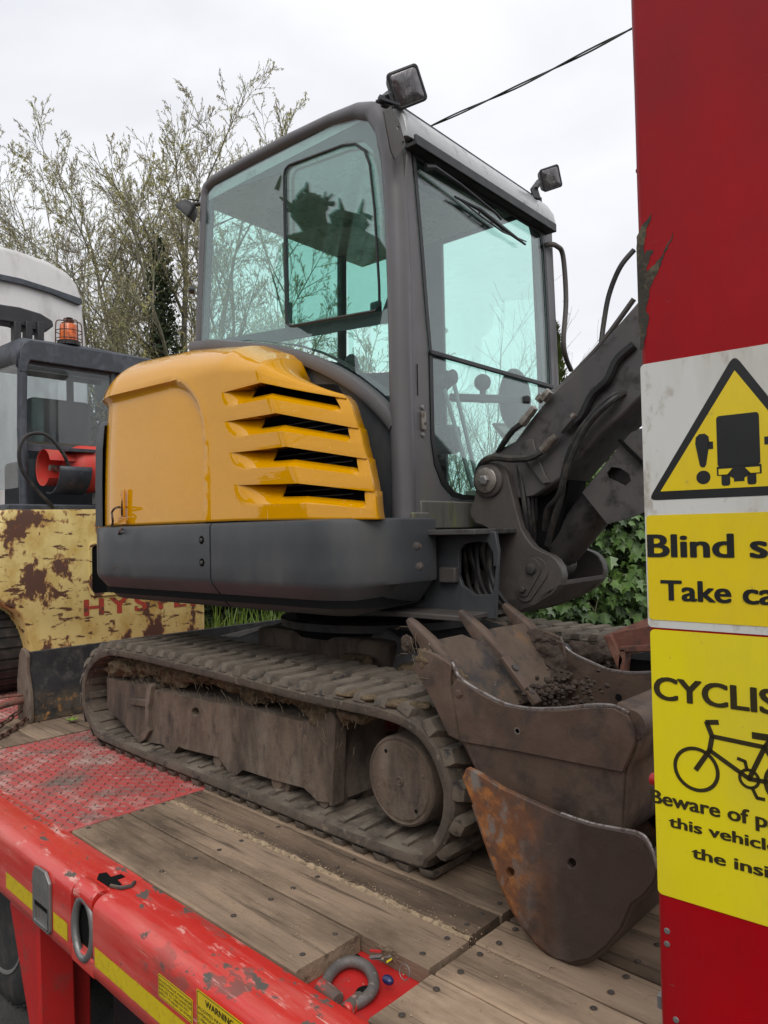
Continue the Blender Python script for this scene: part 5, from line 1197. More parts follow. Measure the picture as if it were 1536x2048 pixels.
# ---- boom, cylinder, hoses
BM = [(955, 965), (958, 930), (985, 905), (1030, 882), (1062, 838), (1100, 792), (1150, 742), (1190, 702), (1268, 612)]
bmx = [toB(by(*p, -.27)) for p in BM]; low = [toB(by(*p, -.27)) for p in [(1275, 800), (1240, 835), (1200, 868), (1165, 908), (1125, 955), (1075, 990), (1020, 1000), (975, 990)]]
up2 = [(1.80, 2.15), (2.15, 2.36), (2.5, 2.44), (2.9, 2.40)]; lw2 = [(2.9, 2.20), (2.5, 2.18), (2.1, 2.02), (1.75, 1.72)]
pl = [(p.x, p.z) for p in bmx]+up2+lw2+[(p.x, p.z) for p in low]
boom = obj('boom', MB().plate([[B(x, -.27, z) for x, z in pl]], BY*.24), M_boom, exc, bevel=.008)
obj('dipper_arm', MB().plate([[B(x, -.24, z) for x, z in [(2.82, 2.46), (3.0, 2.5), (3.06, 2.3), (2.8, 1.2), (2.66, .55), (2.56, .60), (2.62, 1.3), (2.78, 2.1)]]], BY*.18), M_boom, exc, bevel=.01)
s = MB(); s.plate([[by(*p, -.285) for p in [(1040, 905), (1052, 880), (1066, 878), (1072, 905), (1090, 950), (1100, 965), (1085, 968), (1060, 935)]]], BY*.01); obj('boom_gusset', s, M_boom, boom, bevel=.003)
def hose(pts, r, name='hydraulic_hose', m=None, n=8, par=None, wob=0):
    P = crom([by(px, py, y) for px, py, y in pts], 6); return obj(name, MB().tube(P, r, n), m or M_hose, par or exc)
hose([(1268, 598, -.16), (1200, 690, -.16), (1130, 765, -.18), (1095, 800, -.24)], .010, 'steel_pipe', M_cast)
hose([(1268, 622, -.12), (1200, 705, -.14), (1150, 755, -.20), (1100, 812, -.26)], .008, 'steel_pipe', M_gsteel)
hose([(1268, 500, -.10), (1240, 535, -.12), (1218, 590, -.12), (1207, 650, -.13), (1202, 690, -.15)], .010)
for (a, b, r_) in (((1100, 782), (1086, 800), .021), ((1085, 790), (1076, 802), .017), ((1070, 815), (1052, 838), .019), ((1056, 832), (1044, 848), .021), ((1145, 835), (1122, 862), .021), ((1150, 828), (1142, 838), .014), ((1112, 872), (1100, 884), .015), ((1104, 878), (1088, 898), .018), ((1094, 890), (1080, 905), .015)):
    p, q = by(*a, -.30), by(*b, -.30); obj('hose_fitting', MB().tube([p, p.lerp(q, .5), q], [r_*.85, r_, r_*.9], 6 if r_ > .018 else 10), M_steel if a[0] != 1145 else M_boom, exc, smooth=25)
hose([(1048, 845, -.30), (1025, 862, -.30), (1005, 890, -.28), (990, 915, -.24), (975, 935, -.2)], .012)
hose([(1082, 903, -.30), (1060, 915, -.32), (1025, 918, -.33), (990, 915, -.33), (970, 922, -.32), (958, 940, -.28), (957, 970, -.25)], .015)
hose([(1268, 790, -.22), (1230, 790, -.30), (1185, 830, -.31), (1150, 880, -.31), (1130, 940, -.30), (1120, 1000, -.30), (1105, 1050, -.28), (1095, 1090, -.25)], .013)
hose([(1268, 775, -.22), (1225, 800, -.31), (1175, 850, -.32), (1140, 920, -.32), (1118, 990, -.31), (1095, 1020, -.28), (1090, 1060, -.25)], .012)
hose([(1268, 690, -.28), (1235, 720, -.285), (1215, 760, -.288), (1185, 790, -.286), (1165, 830, -.288), (1150, 845, -.29)], .016, 'hose_sleeve', M_seal)
for i in range(9):
    x0 = 1030+i*9; hose([(x0, 900+i*3, -.25+.02*i), (x0+12, 960, -.27+.02*i), (x0+20-i*2, 1020, -.28+.025*i), (x0+25-i*3, 1080, -.25+.025*i), (x0+12, 1140, -.2)], .010+.001*(i % 3))
for i in range(5): hose([(925+i*14, 1070, -.36-.02*i), (930+i*12, 1110, -.42), (934+i*12+(i % 2)*8, 1150, -.40-.015*(i % 3)), (945+i*13, 1185, -.42), (980+i*10, 1215, -.40)], .010+.002*(i % 2))
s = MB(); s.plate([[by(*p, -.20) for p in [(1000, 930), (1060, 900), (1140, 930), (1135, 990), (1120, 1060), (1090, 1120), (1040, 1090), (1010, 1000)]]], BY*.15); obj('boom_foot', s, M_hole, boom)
# cylinder
ca, cb_ = by(1095, 1135, -.13), by(1195, 1012, -.13); ax = (cb_-ca).normalized()
cyl = obj('boom_cylinder', MB().lathe(ca-ax*.02, ax, [(0, .03), (.0, .052), (.06, .056), (.10, .066), (.11, .074), (.36, .074), (.365, .078), (.40, .078), (.41, .05), (.95, .05)], 28), M_boom, exc)
obj('cylinder_eye', MB().lathe(by(1098, 1130, -.2), BY, [(0, .05), (.14, .05)], 24), M_cast, cyl)
gp_ = [(1164, 985), (1205, 935), (1240, 890), (1262, 865), (1300, 850), (1300, 1020), (1262, 1035), (1215, 1048), (1204, 1035)]
gh = [(1213, 946), (1222, 934), (1240, 936), (1258, 948), (1262, 962), (1250, 972), (1230, 962), (1215, 955)]
obj('cylinder_guard', MB().plate([[by(*p, -.235) for p in gp_], [by(*p, -.235) for p in gh]], BY*.012), M_boom, cyl, bevel=.003)
a, b = by(1164, 985, -.235), by(1262, 865, -.235); s = MB().grid([[a, b], [a+BY*.2, b+BY*.2]]); s.grid([[a+V((0, 0, -.008)), b+V((0, 0, -.008))], [a+BY*.2+V((0, 0, -.008)), b+BY*.2+V((0, 0, -.008))]]); obj('cylinder_guard', s, M_boom, cyl)
obj('guard_strap', MB().bar(by(1240, 880, -.24), by(1290, 930, -.24), .03, .01), M_hole, cyl)

# ================================================================== BUCKETS
def T(px, py, Y): p = oy(px, py, Y); return (p.x, p.z)
bk = thing('digging_bucket', 'brown toothed digging bucket with dried mud nested inside the plain bucket below', 'bucket', (-1.05, 1.95, .08))
Y1, Y2 = 1.66, 2.26
Bp = [T(*q, Y1) for q in [(842, 1300), (880, 1312), (905, 1325), (916, 1350), (935, 1368), (970, 1388), (1010, 1408), (1060, 1418), (1120, 1418), (1160, 1414), (1195, 1411), (1232, 1414), (1258, 1428), (1272, 1455), (1272, 1485), (1262, 1515), (1250, 1540), (1246, 1600), (1244, 1662), (1190, 1700), (1080, 1720), (1000, 1640), (968, 1560), (935, 1490), (900, 1470)]]
bside = obj('side_plate', MB().plate([[(x, Y1, z) for x, z in Bp]], (0, .016, 0)), M_bkt, bk, bevel=.003)
obj('side_plate', MB().plate([[(x, Y2, z) for x, z in Bp]], (0, .016, 0)), M_bkt, bk, bevel=.003)
# doubler plate on the upper half and the polished rim
Dp = [T(*q, Y1) for q in [(918, 1355), (970, 1389), (1010, 1409), (1060, 1419), (1120, 1419), (1195, 1412), (1232, 1415), (1258, 1429), (1272, 1456), (1272, 1485), (1250, 1541), (1140, 1520), (1040, 1500), (922, 1480), (885, 1400)]]
obj('side_doubler', MB().plate([[(x, Y1-.010, z-.001) for x, z in Dp]], (0, .011, 0)), M_bkt, bk, bevel=.002)
rim = crom([(x, Y1-.002, z+.001) for x, z in Bp[2:13]], 4); obj('worn_rim', MB().tube(rim, .0055, 6), M_edge, bside)
rim = crom([(x, Y2+.004, z+.001) for x, z in Bp[2:13]], 4); obj('worn_rim', MB().tube(rim, .0055, 6), M_edge, bside)
cp_ = [T(*q, Y1) for q in [(830, 1330), (850, 1300), (880, 1310), (908, 1328), (905, 1360), (925, 1480), (903, 1470), (870, 1400)]]
obj('side_cutter', MB().plate([[(x, Y1-.014, z) for x, z in cp_]], (0, .016, 0)), M_bkt, bk, bevel=.003)
# shell
shl = [T(*q, Y1) for q in [(850, 1302), (868, 1350), (895, 1420), (935, 1500), (975, 1580), (1030, 1655), (1110, 1712), (1190, 1700), (1240, 1662), (1250, 1600), (1254, 1542), (1268, 1510), (1276, 1480), (1272, 1448), (1256, 1425), (1232, 1412)]]
cs_ = crom([(x, 0, z) for x, z in shl], 4)
mb = MB().grid([[(p.x, y, p.z) for y in (Y1+.004, Y1+.2, Y1+.4, Y2+.012)] for p in cs_]); sh_ = obj('bucket_shell', mb, M_bkt, bk); t_ = sh_.modifiers.new('t', 'SOLIDIFY'); t_.thickness = .016; t_.offset = 0
tb = T(1262, 1450, Y1); obj('pivot_tube', MB().cyl((tb[0], Y1-.0, tb[1]), (tb[0], Y2+.01, tb[1]), .036, 24), M_bkt, bk)
# lip with teeth
l0_ = V((*T(842, 1305, Y1), 0)); dlip = V((T(905, 1400, Y1)[0]-T(842, 1300, Y1)[0], 0, T(905, 1400, Y1)[1]-T(842, 1300, Y1)[1])).normalized()
def tooth(y, sk=0):
    p = V((T(842, 1300, Y1)[0], y, T(842, 1300, Y1)[1])); d = V((-.50, 0, .42)).normalized(); nn = V((.42, 0, .50)).normalized(); rows = []
    q = p-d*.12+nn*.012
    for s_, h, w_ in ((0, .022, .016), (.07, .026, .018), (.12, .028, .019), (.16, .023, .018), (.21, .015, .016), (.235, .008, .012)):
        c = q+d*s_; rows.append([c+nn*a+V((0, b, 0)) for a, b in ((-h, -w_), (-h*.4, -w_*1.1), (h*.6, -w_), (h, -w_*.5), (h, w_*.5), (h*.6, w_), (-h*.4, w_*1.1), (-h, w_))])
    mb = MB().grid(rows, cu=True); mb.add(rows[0], [tuple(range(8))]); mb.add(rows[-1], [tuple(range(8))]); return mb
for k, y in enumerate((1.70, 1.96, 2.22)):
    t_ = obj('bucket_tooth', tooth(y), M_bkt, bk, bevel=.003)
for y in (1.96,):
    c = V((T(925, 1420, Y1)[0]+.05, y-.03, T(925, 1400, Y1)[1]-.02))
    for dz, dx in ((0, 0), (.065, -.055)):
        obj('tooth_bolt', MB().lathe(c+V((dx, 0, dz)), (.7, 0, .7), [(0, .014), (.012, .013), (.013, .006)], 6), M_bolt, bk, smooth=0)
    obj('tooth_shank', MB().bar(c+V((.03, 0, -.03)), c+V((-.09, 0, .10)), .040, .018, (1, 0, 1)), M_bkt, bk, bevel=.004)
# inner wear plate, rust orange and black
pA = [(T(905, 1345, 1.70)), (T(960, 1440, 1.70))]
M_lip = mat('rusty_streaked_lip', (.115, .080, .055), .75, .1, [((.22, .11, .045), 9, .64, .08, .9, (1, .6, 1), 3), ((.035, .028, .025), 10, .55, .06, .6, (1, .7, 1), 9), ((.35, .30, .25), 60, .70, .03, .7, I, 5)], [(80, .002, I, 2)], .25, 9)
d_ = dlip; nrm_ = V((-d_.z, 0, d_.x)); nrm_ = nrm_ if nrm_.x > 0 else -nrm_
q0 = V((T(842, 1300, Y1)[0], 0, T(842, 1300, Y1)[1]))+nrm_*.014
obj('wear_lip', MB().plate([[q0+d_*a+V((0, y, 0)) for a, y in ((-.01, Y1+.02), (-.012, 1.85), (.02, 1.90), (-.014, 2.0), (-.01, Y2), (.26, Y2), (.26, Y1+.02))]], nrm_*.012), M_lip, bk, bevel=.003)
for px, py in ((918, 1387), (1035, 1462)):
    p = oy(px, py, Y1-.010); obj('plate_bolt', MB().lathe(p, (0, -1, 0), [(0, .013), (.004, .012), (.006, .007)] if px < 1000 else [(0, .010), (.001, .010), (.001, .006), (-.004, .005)], 6 if px < 1000 else 16), M_bkt if px < 1000 else M_steel, bk, smooth=0)
p = oy(1237, 1395, 2.24); obj('plate_bolt', MB().lathe(p, (0, -1, 0), [(0, .012), (.002, .011), (.002, .006)], 14), M_hole, bk)
# mud in and on the bucket
for px, py, yy, r_, sc_, sd_ in ((1062, 1282, 2.20, .050, (1.5, .7, .8), 3), (1092, 1320, 2.20, .058, (1.1, .8, 1.1), 13), (1112, 1362, 2.18, .045, (1.1, .8, 1.1), 19), (1085, 1370, 2.17, .03, (1, .8, 1), 29)):
    mud_blob(oy(px, py, yy), r_, M_mud2, bk, sc_, .6, sd_, nu=70, nv=46)
obj('side_cutter', MB().plate([[oy(*q, 2.245) for q in [(1012, 1248), (1028, 1243), (1065, 1262), (1126, 1286), (1134, 1330), (1122, 1375), (1085, 1372), (1050, 1310)]]], (0, .014, 0)), M_bkt, bk, bevel=.003)
mb = MB(); rnd = random.Random(15)
for i in range(260):
    p = V(oy(rnd.gauss(1100, 45), rnd.gauss(1385, 18), rnd.uniform(1.9, 2.2))); s_ = rnd.uniform(.003, .010); mb.sphere(p, s_, 6, 4, (1, 1, .8), lambda c_, q: q*(1+.4*noise.noise(q*300)))
obj('mud_crumbs', mb, M_mud2, bk, kind='stuff', smooth=0, recalc=False)
mud_blob((-1.33, 1.70, .585), .028, M_mud, bk, (.9, .7, 1.8), .5, 33)
mud_blob((-1.50, 1.665, .70), .018, M_mud2, bk, (1.2, .6, 1.5), .5, 35)
mud_blob((-1.43, 1.655, .665), .022, M_mud, bk, (1.2, .6, 1.3), .5, 37)
mb = MB(); rnd = random.Random(5)
for i in range(16):
    p = V((-1.46+rnd.gauss(0, .03), 1.645, .67+rnd.gauss(0, .035))); a = rnd.uniform(0, 6.3); L = rnd.uniform(.02, .07); pts = [p, p+V((cos(a)*L*.5, -.006, sin(a)*L*.5+.006)), p+V((cos(a)*L, 0, sin(a)*L))]; mb.tube(pts, .0008, 3)
obj('straw', mb, M_straw, bk, kind='stuff', smooth=0)
# lower bucket
b2 = thing('plain_bucket', 'dark brown smooth-edged bucket with an orange rusty corner resting on the planks', 'bucket', (-.95, 1.95, 0))
Y3, Y4 = 1.57, 2.36
P2_ = [T(*q, Y3) for q in [(932, 1536), (955, 1546), (1000, 1575), (1060, 1603), (1120, 1630), (1180, 1650), (1240, 1662), (1272, 1668), (1290, 1680), (1302, 1705), (1312, 1740), (1306, 1765), (1286, 1790), (1262, 1808), (1252, 1830), (1240, 1858), (1212, 1892), (1180, 1918), (1145, 1926), (1105, 1915), (1070, 1885), (1035, 1840), (1005, 1780), (975, 1700), (945, 1610), (924, 1555)]]
holes = []
for hx, hy in ((1020, 1745), (1143, 1727)): holes.append([T(hx+8*cos(a), hy+10*sin(a), Y3) for a in [2*pi*k/14 for k in range(14)]])
M_b2 = mat('rust_cornered_bucket_steel', (.068, .049, .040), .5, .3, [((.10, .075, .062), 7, .60, .12, .7, (1, 1, .5), 3), ((.14, .11, .09), 55, .70, .03, .7, (.3, 1, 1), 9), ((.23, .082, .024), 11, .47, .10, .95, (1, 1, 1), 22, (0, -.93, -1.16)), ((.36, .14, .035), 24, .55, .07, .95, (1, 1, 1), 29, (0, -.97, -1.12)), ((.18, .165, .145), 16, .57, .05, .7, (1.3, 1, .8), 25, (0, -.99, -1.12))], [(55, .0015, I, 2), (300, .0004, I, 4)], .15, 8)
pl_ = obj('side_plate', MB().plate([[(x, Y3, z) for x, z in l] for l in [P2_]+holes], (0, .018, 0)), M_b2, b2, bevel=.003)
obj('side_plate', MB().plate([[(x, Y4, z) for x, z in P2_]], (0, .018, 0)), M_b2, b2, bevel=.003)
rim = crom([(x, Y3+.006, z+.001) for x, z in P2_[4:11]], 5); obj('worn_rim', MB().tube(rim, .0048, 6), M_edge, pl_)
s2 = [(x, z) for x, z in P2_[9:-1]]
cs_ = crom([(x, 0, z) for x, z in s2], 3)
mb = MB().grid([[(p.x, y, p.z) for y in (Y3+.006, Y3+.25, Y3+.5, Y4+.012)] for p in cs_]); sh_ = obj('bucket_shell', mb, M_b2, b2); t_ = sh_.modifiers.new('t', 'SOLIDIFY'); t_.thickness = .016; t_.offset = 0
# red-brown hitch behind the buckets
h_ = thing('quick_hitch', 'red-brown rusty hitch frame standing behind the toothed bucket beside the ramp', 'hitch', (-1.05, 2.45, .0))
Y5 = 2.32
mb = MB(); A = [T(*q, Y5) for q in [(1213, 1268), (1290, 1252), (1420, 1250), (1420, 1285), (1250, 1302)]]; mb.plate([[(x, Y5, z) for x, z in A]], (0, .02, 0)); mb.grid([[(A[0][0], Y5, A[0][1]), (A[1][0], Y5+.1, A[1][1]+.03), (A[2][0]+.2, Y5+.1, A[2][1]+.03)], [(A[4][0], Y5, A[4][1]), (A[3][0], Y5, A[3][1]), (A[3][0]+.2, Y5, A[3][1])]])
hm = obj('hitch_plate', mb, M_redr, h_, bevel=.004)
for q in ([(1211, 1270), (1226, 1268), (1252, 1318), (1244, 1345), (1228, 1310)], [(1243, 1296), (1256, 1296), (1250, 1372), (1236, 1372)], [(1243, 1292), (1430, 1280), (1430, 1298), (1243, 1304)]):
    obj('hitch_bar', MB().plate([[(x, Y5-.02, z) for x, z in [T(*p, Y5) for p in q]]], (0, .05, 0)), M_redr, h_, bevel=.004)
obj('hitch_dark_inside', MB().box((-1.13, Y5+.03, .0), (-.6, Y5+.30, .60)), M_hole, h_)  # black block stands in for the unlit open inside of the hitch
mud_blob(oy(1180, 1312, 2.42), .055, M_mud2, h_, (1.6, .8, .9), .65, 41, nu=70, nv=46); mud_blob(oy(1215, 1335, 2.42), .035, M_mud2, h_, (1.2, .8, .9), .65, 47, nu=50, nv=36)

# ================================================================== FORKLIFT on the front of the deck
fk = thing('forklift', 'old yellow forklift with peeling rust-patched counterweight and blue-black cab', 'forklift', (-5.7, 2.4, 0))
X0 = -5.0
prof = [(1.72, 1.235), (1.69, 1.20), (1.672, 1.0), (1.665, .80), (1.66, .64), (1.74, .60), (1.80, .555), (1.835, .45), (1.86, .30), (1.88, .14), (3.16, .14), (3.175, .30), (3.175, 1.12), (3.14, 1.22), (3.10, 1.25)]
rows = []
for k, (x, ins_) in enumerate(((X0-.06, 0), (X0-.02, 0), (X0-.006, .006), (X0, .022))):
    cy, cz = 2.42, .7; rows.append([(x, lerp(y, cy, ins_/1.0), lerp(z, cz, ins_/.8)) for y, z in prof])
rows.insert(0, [(X0-1.1, y, z) for y, z in prof])
mb = MB().grid(rows, cu=True); mb.add(rows[-1], [tuple(range(len(prof)))]); mb.add(rows[0], [tuple(range(len(prof)))])
cw_ = obj('counterweight', mb, M_fy, fk, smooth=35)
q = lambda px, py: ox(px, py, X0+.003)
a, b = q(177, 1085), q(225, 1190)
ro_ = rrect(a.y, b.z, a.y+.30, a.z, .045, 6); ri_ = rrect(a.y+.020, b.z+.022, a.y+.28, a.z-.022, .03, 6)
obj('slot_rim', MB().plate([[(X0+.0005, y, z) for y, z in ro_], [(X0+.0005, y, z) for y, z in ri_]], (.012, 0, 0)), M_fy, cw_, bevel=.004)
obj('slot_recess', MB().plate([[(X0+.001, y, z) for y, z in ri_]], (.002, 0, 0)), M_hole, cw_, smooth=0)
a, b = q(170, 1232), q(172, 1198); c = q(206, 1233); hgt = b.z-a.z; t_ = twidth('H', .03); sx_ = (c.y-a.y)/(t_[1]-t_[0])
yy_ = a.y
for ch in 'HYSTER':
    t_ = twidth(ch, .03); lettering(ch, (X0+.002, yy_-t_[0]*sx_, a.z), (0, 1, 0), (0, 0, 1), sx_, hgt/.727, M_fred, cw_, 'cast_letter', off=.035, th=.001); yy_ += (t_[1]-t_[0])*sx_+.055
# wheel
wc = V((-5.42, 1.90, .285)); mb = MB().lathe(wc+V((0, -.22, 0)), (0, 1, 0), [(0, .18), (-.0, .23), (.01, .265), (.03, .283), (.18, .283), (.2, .26), (.2, .18)], 40); wh = obj('wheel', mb, M_tyre, fk)
obj('rim', MB().lathe(wc+V((0, -.222, 0)), (0, 1, 0), [(.09, .04), (.08, .13), (.02, .165), (0, .185), (.005, .195), (.05, .19)], 32), M_redr, wh)
mb = MB()
for k in range(26):
    a = 2*pi*k/26; c = wc+V((cos(a), 0, sin(a)))*.285; mb.bar(c+V((0, -.215, 0)), c+V((0, -.03, 0)), .05, .016, up=(cos(a), 0, sin(a)))
obj('tread', mb, M_tyre, wh, smooth=0)
s = MB().box((-5.9, 1.92, .1), (-5.1, 2.9, .6)); obj('axle_housing', s, M_hole, fk)
# cab: roof guard, posts, window
RX = -5.3
g_ = lambda px, py, x=RX: ox(px, py, x)
rows = []
for x, dz in ((RX+.02, -.02), (RX, .0), (RX-.10, .03), (RX-.6, .05), (RX-1.2, .05)):
    rows.append([(x, 1.885, 2.25+dz), (x, 1.89, 2.36+dz), (x, 1.915, 2.42+dz), (x, 1.96, 2.445+dz), (x, 2.4, 2.46+dz), (x, 2.95, 2.45+dz), (x, 3.02, 2.40+dz), (x, 3.03, 2.25+dz)])
mb = MB().grid(rows); rf = obj('roof_guard', mb, M_fb, fk); t_ = rf.modifiers.new('t', 'SOLIDIFY'); t_.thickness = .03; t_.offset = -1
obj('roof_guard_edge', MB().plate([[(RX+.022, y, z) for y, z in ((1.90, 2.20), (1.90, 2.36), (1.925, 2.41), (1.97, 2.435), (3.0, 2.44), (3.02, 2.38), (3.0, 2.29), (1.97, 2.29), (1.955, 2.26), (1.95, 2.20))]], (.02, 0, 0)), M_fb, fk, bevel=.008)
s = MB(); s.tube([(RX+.01, 1.925, 2.30), (RX+.005, 1.92, 1.8), (RX+.02, 1.93, 1.24)], .032, 10); obj('cab_post', s, M_fb, fk)
obj('cab_post', MB().tube([(RX+.01, 2.98, 2.30), (RX, 2.98, 1.24)], .03, 10), M_fb, fk)
obj('cab_post', MB().tube([(RX-1.2, 1.90, 2.4), (RX-1.25, 1.90, 1.24)], .03, 10), M_fb, fk)
obj('cab_post', MB().tube([(RX, 2.585, 2.3), (RX, 2.585, 1.70)], .018, 8), M_fb, fk)
obj('rear_window_pane', MB().plate([[(RX-.01, 1.95, 1.70), (RX-.01, 2.96, 1.70), (RX-.01, 2.96, 2.30), (RX-.01, 1.95, 2.30)]], (.005, 0, 0)), M_gfork, fk, smooth=0)
obj('side_window_pane', MB().plate([[(RX-1.18, 1.90, 1.40), (RX-.02, 1.90, 1.40), (RX-.02, 1.90, 2.32), (RX-1.18, 1.90, 2.32)]], (0, .005, 0)), M_gfork, fk, smooth=0)
obj('window_frame', MB().box((RX-.02, 1.95, 1.655), (RX+.01, 2.97, 1.71)), M_fb, fk, bevel=.004); obj('window_frame', MB().box((RX-.02, 1.95, 2.27), (RX+.0, 2.97, 2.31)), M_fb, fk, bevel=.004)
s = MB(); s.box((RX-.9, 2.1, 1.2), (RX-.35, 2.7, 1.65)); s.box((RX-.50, 2.12, 1.6), (RX-.38, 2.6, 2.12)); obj('driver_seat', s, M_int, fk, bevel=.04)
s = MB()
for y in (2.10, 2.35, 2.75): s.tube([(RX-1.15, y, 1.2), (RX-1.15, y, 3.0 if y != 2.35 else 2.2)], .03, 6)
for x in (-.25, -.5, -.75, -1.0): s.box((RX+x, 1.95, 2.40), (RX+x+.04, 2.95, 2.44))
obj('mast_rails', s, M_hole, fk)
s = MB().box((-6.1, 1.74, 1.22), (-5.06, 3.1, 1.275)); obj('counterweight_deck', s, M_fb, fk, bevel=.01)
# black cross head on two posts above the cab
mb = MB(); top = [g_(px, py, -5.7) for px, py in ((-60, 598), (0, 608), (40, 614), (80, 626), (106, 642), (108, 652), (92, 664), (70, 661), (30, 646), (0, 641), (-60, 640))]
ch_ = obj('mast_cross_head', MB().plate([top], (-.16, 0, 0)), M_black, fk, bevel=.01)
for a in (32, 55, 78): p = g_(a, 650, -5.72); q_ = g_(a, 690, -5.72); obj('mast_post', MB().bar(p+V((0, 0, .02)), q_+V((0, 0, -.05)), .05, .08, (1, 0, 0)), M_black, fk, bevel=.006)
# beacon with wire cage
bc = g_(138, 690, -5.36); bc.z = 2.475
be = obj('beacon', MB().lathe(bc, (0, 0, 1), [(0, .075), (.02, .078), (.024, .066), (.13, .062), (.145, .055), (.150, .03)], 28), M_orange, fk)
obj('beacon_base', MB().lathe(bc-V((0, 0, .012)), (0, 0, 1), [(0, .08), (.03, .08)], 24), M_black, be)
mb = MB()
for k in range(6):
    a = 2*pi*k/6+.3; d = V((cos(a), sin(a), 0)); mb.tube(crom([bc+d*.092+V((0, 0, -.01)), bc+d*.09+V((0, 0, .13)), bc+d*.075+V((0, 0, .168)), bc+d*.02+V((0, 0, .172))], 4), .0042, 6)
for z in (.03, .09): mb.tube([bc+V((.092*cos(2*pi*k/20), .092*sin(2*pi*k/20), z)) for k in range(20)], .0035, 6, closed=True)
for k in (-1, 1): mb.tube([bc+V((.0, .02*k+.018*cos(t*pi/6), .175+.016*sin(t*pi/6))) for t in range(12)], .0035, 5, closed=True)
obj('beacon_cage', mb, M_rustw, be)
# gas bottle lying across the counterweight
gb = thing('gas_bottle', 'red gas bottle lying across the back of the yellow forklift', 'gas bottle', (-5.2, 2.6, 1.28))
c0 = V((-5.18, 2.17, 1.535))
obj('bottle_body', MB().lathe(c0, (0, 1, 0), [(0, .05), (.01, .10), (.04, .145), (.08, .165), (.12, .170), (.75, .170), (.80, .15), (.84, .08)], 36), M_gas, gb)
cr2 = []
rows = []
for k in range(26):
    a = R(20+300*k/25); rows.append([c0+V((cos(a)*r_, dy, sin(a)*r_)) for r_, dy in ((.118, .03), (.122, -.15), (.128, -.155), (.126, .03))])
obj('valve_collar', MB().grid(rows), M_gas, gb)
obj('valve', MB().tube([c0+V((0, -.11, 0)), c0+V((0, .02, 0))], .022, 10), M_steel, gb)
obj('valve_nut', MB().lathe(c0+V((0, -.06, -.01)), (1, 0, 0), [(-.04, .02), (.05, .024)], 8), M_redr, gb)
s = MB(); s.box((-5.30, 2.12, 1.64), (-5.02, 2.32, 1.665)); obj('bottle_strap', s, M_fb, gb, bevel=.003)
rows = [[V((-5.18+cos(R(t))*.185, y, 1.535+sin(R(t))*.185)) for y in (2.06, 2.28)] for t in range(-110, 1, 10)]
o = obj('bottle_cradle', MB().grid(rows), M_fb, gb); t_ = o.modifiers.new('t', 'SOLIDIFY'); t_.thickness = .012
s = MB(); s.box((-5.16, 2.35, 1.28), (-5.0, 3.0, 1.37)); obj('bottle_rack', s, M_gsteel, gb, bevel=.004)
hp = [(-5.02, 2.13, 1.52), (-5.0, 2.08, 1.62), (-5.02, 1.98, 1.74), (-5.05, 1.87, 1.735), (-5.05, 1.815, 1.64), (-5.05, 1.83, 1.50), (-5.05, 1.93, 1.36), (-5.06, 2.02, 1.27), (-5.1, 2.05, 1.22)]
tag(obj('gas_hose', MB().tube(crom(hp, 6), .013, 8), M_hose), 'thin black rubber gas hose looping beside the red bottle', 'hose')

# ================================================================== WHITE LORRY CAB behind
lc = thing('lorry_cab', 'white lorry cab with rounded roof behind the forklift', 'lorry cab', (-8.5, 2.3, -.95))
def rsec(x, k):
    P = [(.7, 2.6), (.7, 3.45), (.74, 3.66), (.86, 3.80), (1.1, 3.90), (1.6, 3.95), (2.3, 3.955), (2.75, 3.945), (3.05, 3.91), (3.24, 3.84), (3.34, 3.74), (3.385, 3.60), (3.40, 3.45), (3.435, 3.1), (3.45, 2.6), (3.45, .3), (.7, .3)]
    return [(x, lerp(2.1, y, k), lerp(2.2, z, k) if z > 2.6 else z) for y, z in P]
rows = [rsec(-7.60, .96), rsec(-7.605, .975), rsec(-7.62, .99), rsec(-7.66, 1.0), rsec(-8.0, 1.0), rsec(-9.2, .98), rsec(-9.5, .90)]
mb = MB().grid(rows, cu=True); mb.add(rows[0], [tuple(range(17))]); mb.add(rows[-1], [tuple(range(17))]); obj('cab_shell', mb, M_white, lc, smooth=40)
gt = [ox(px, py, -7.585) for px, py in ((-900, 500), (-40, 553), (40, 570), (100, 588), (158, 612), (163, 606), (160, 598), (100, 577), (40, 558), (-40, 541), (-900, 486))]
obj('drip_rail', MB().plate([gt], (.03, 0, 0)), M_fb, lc, bevel=.006)

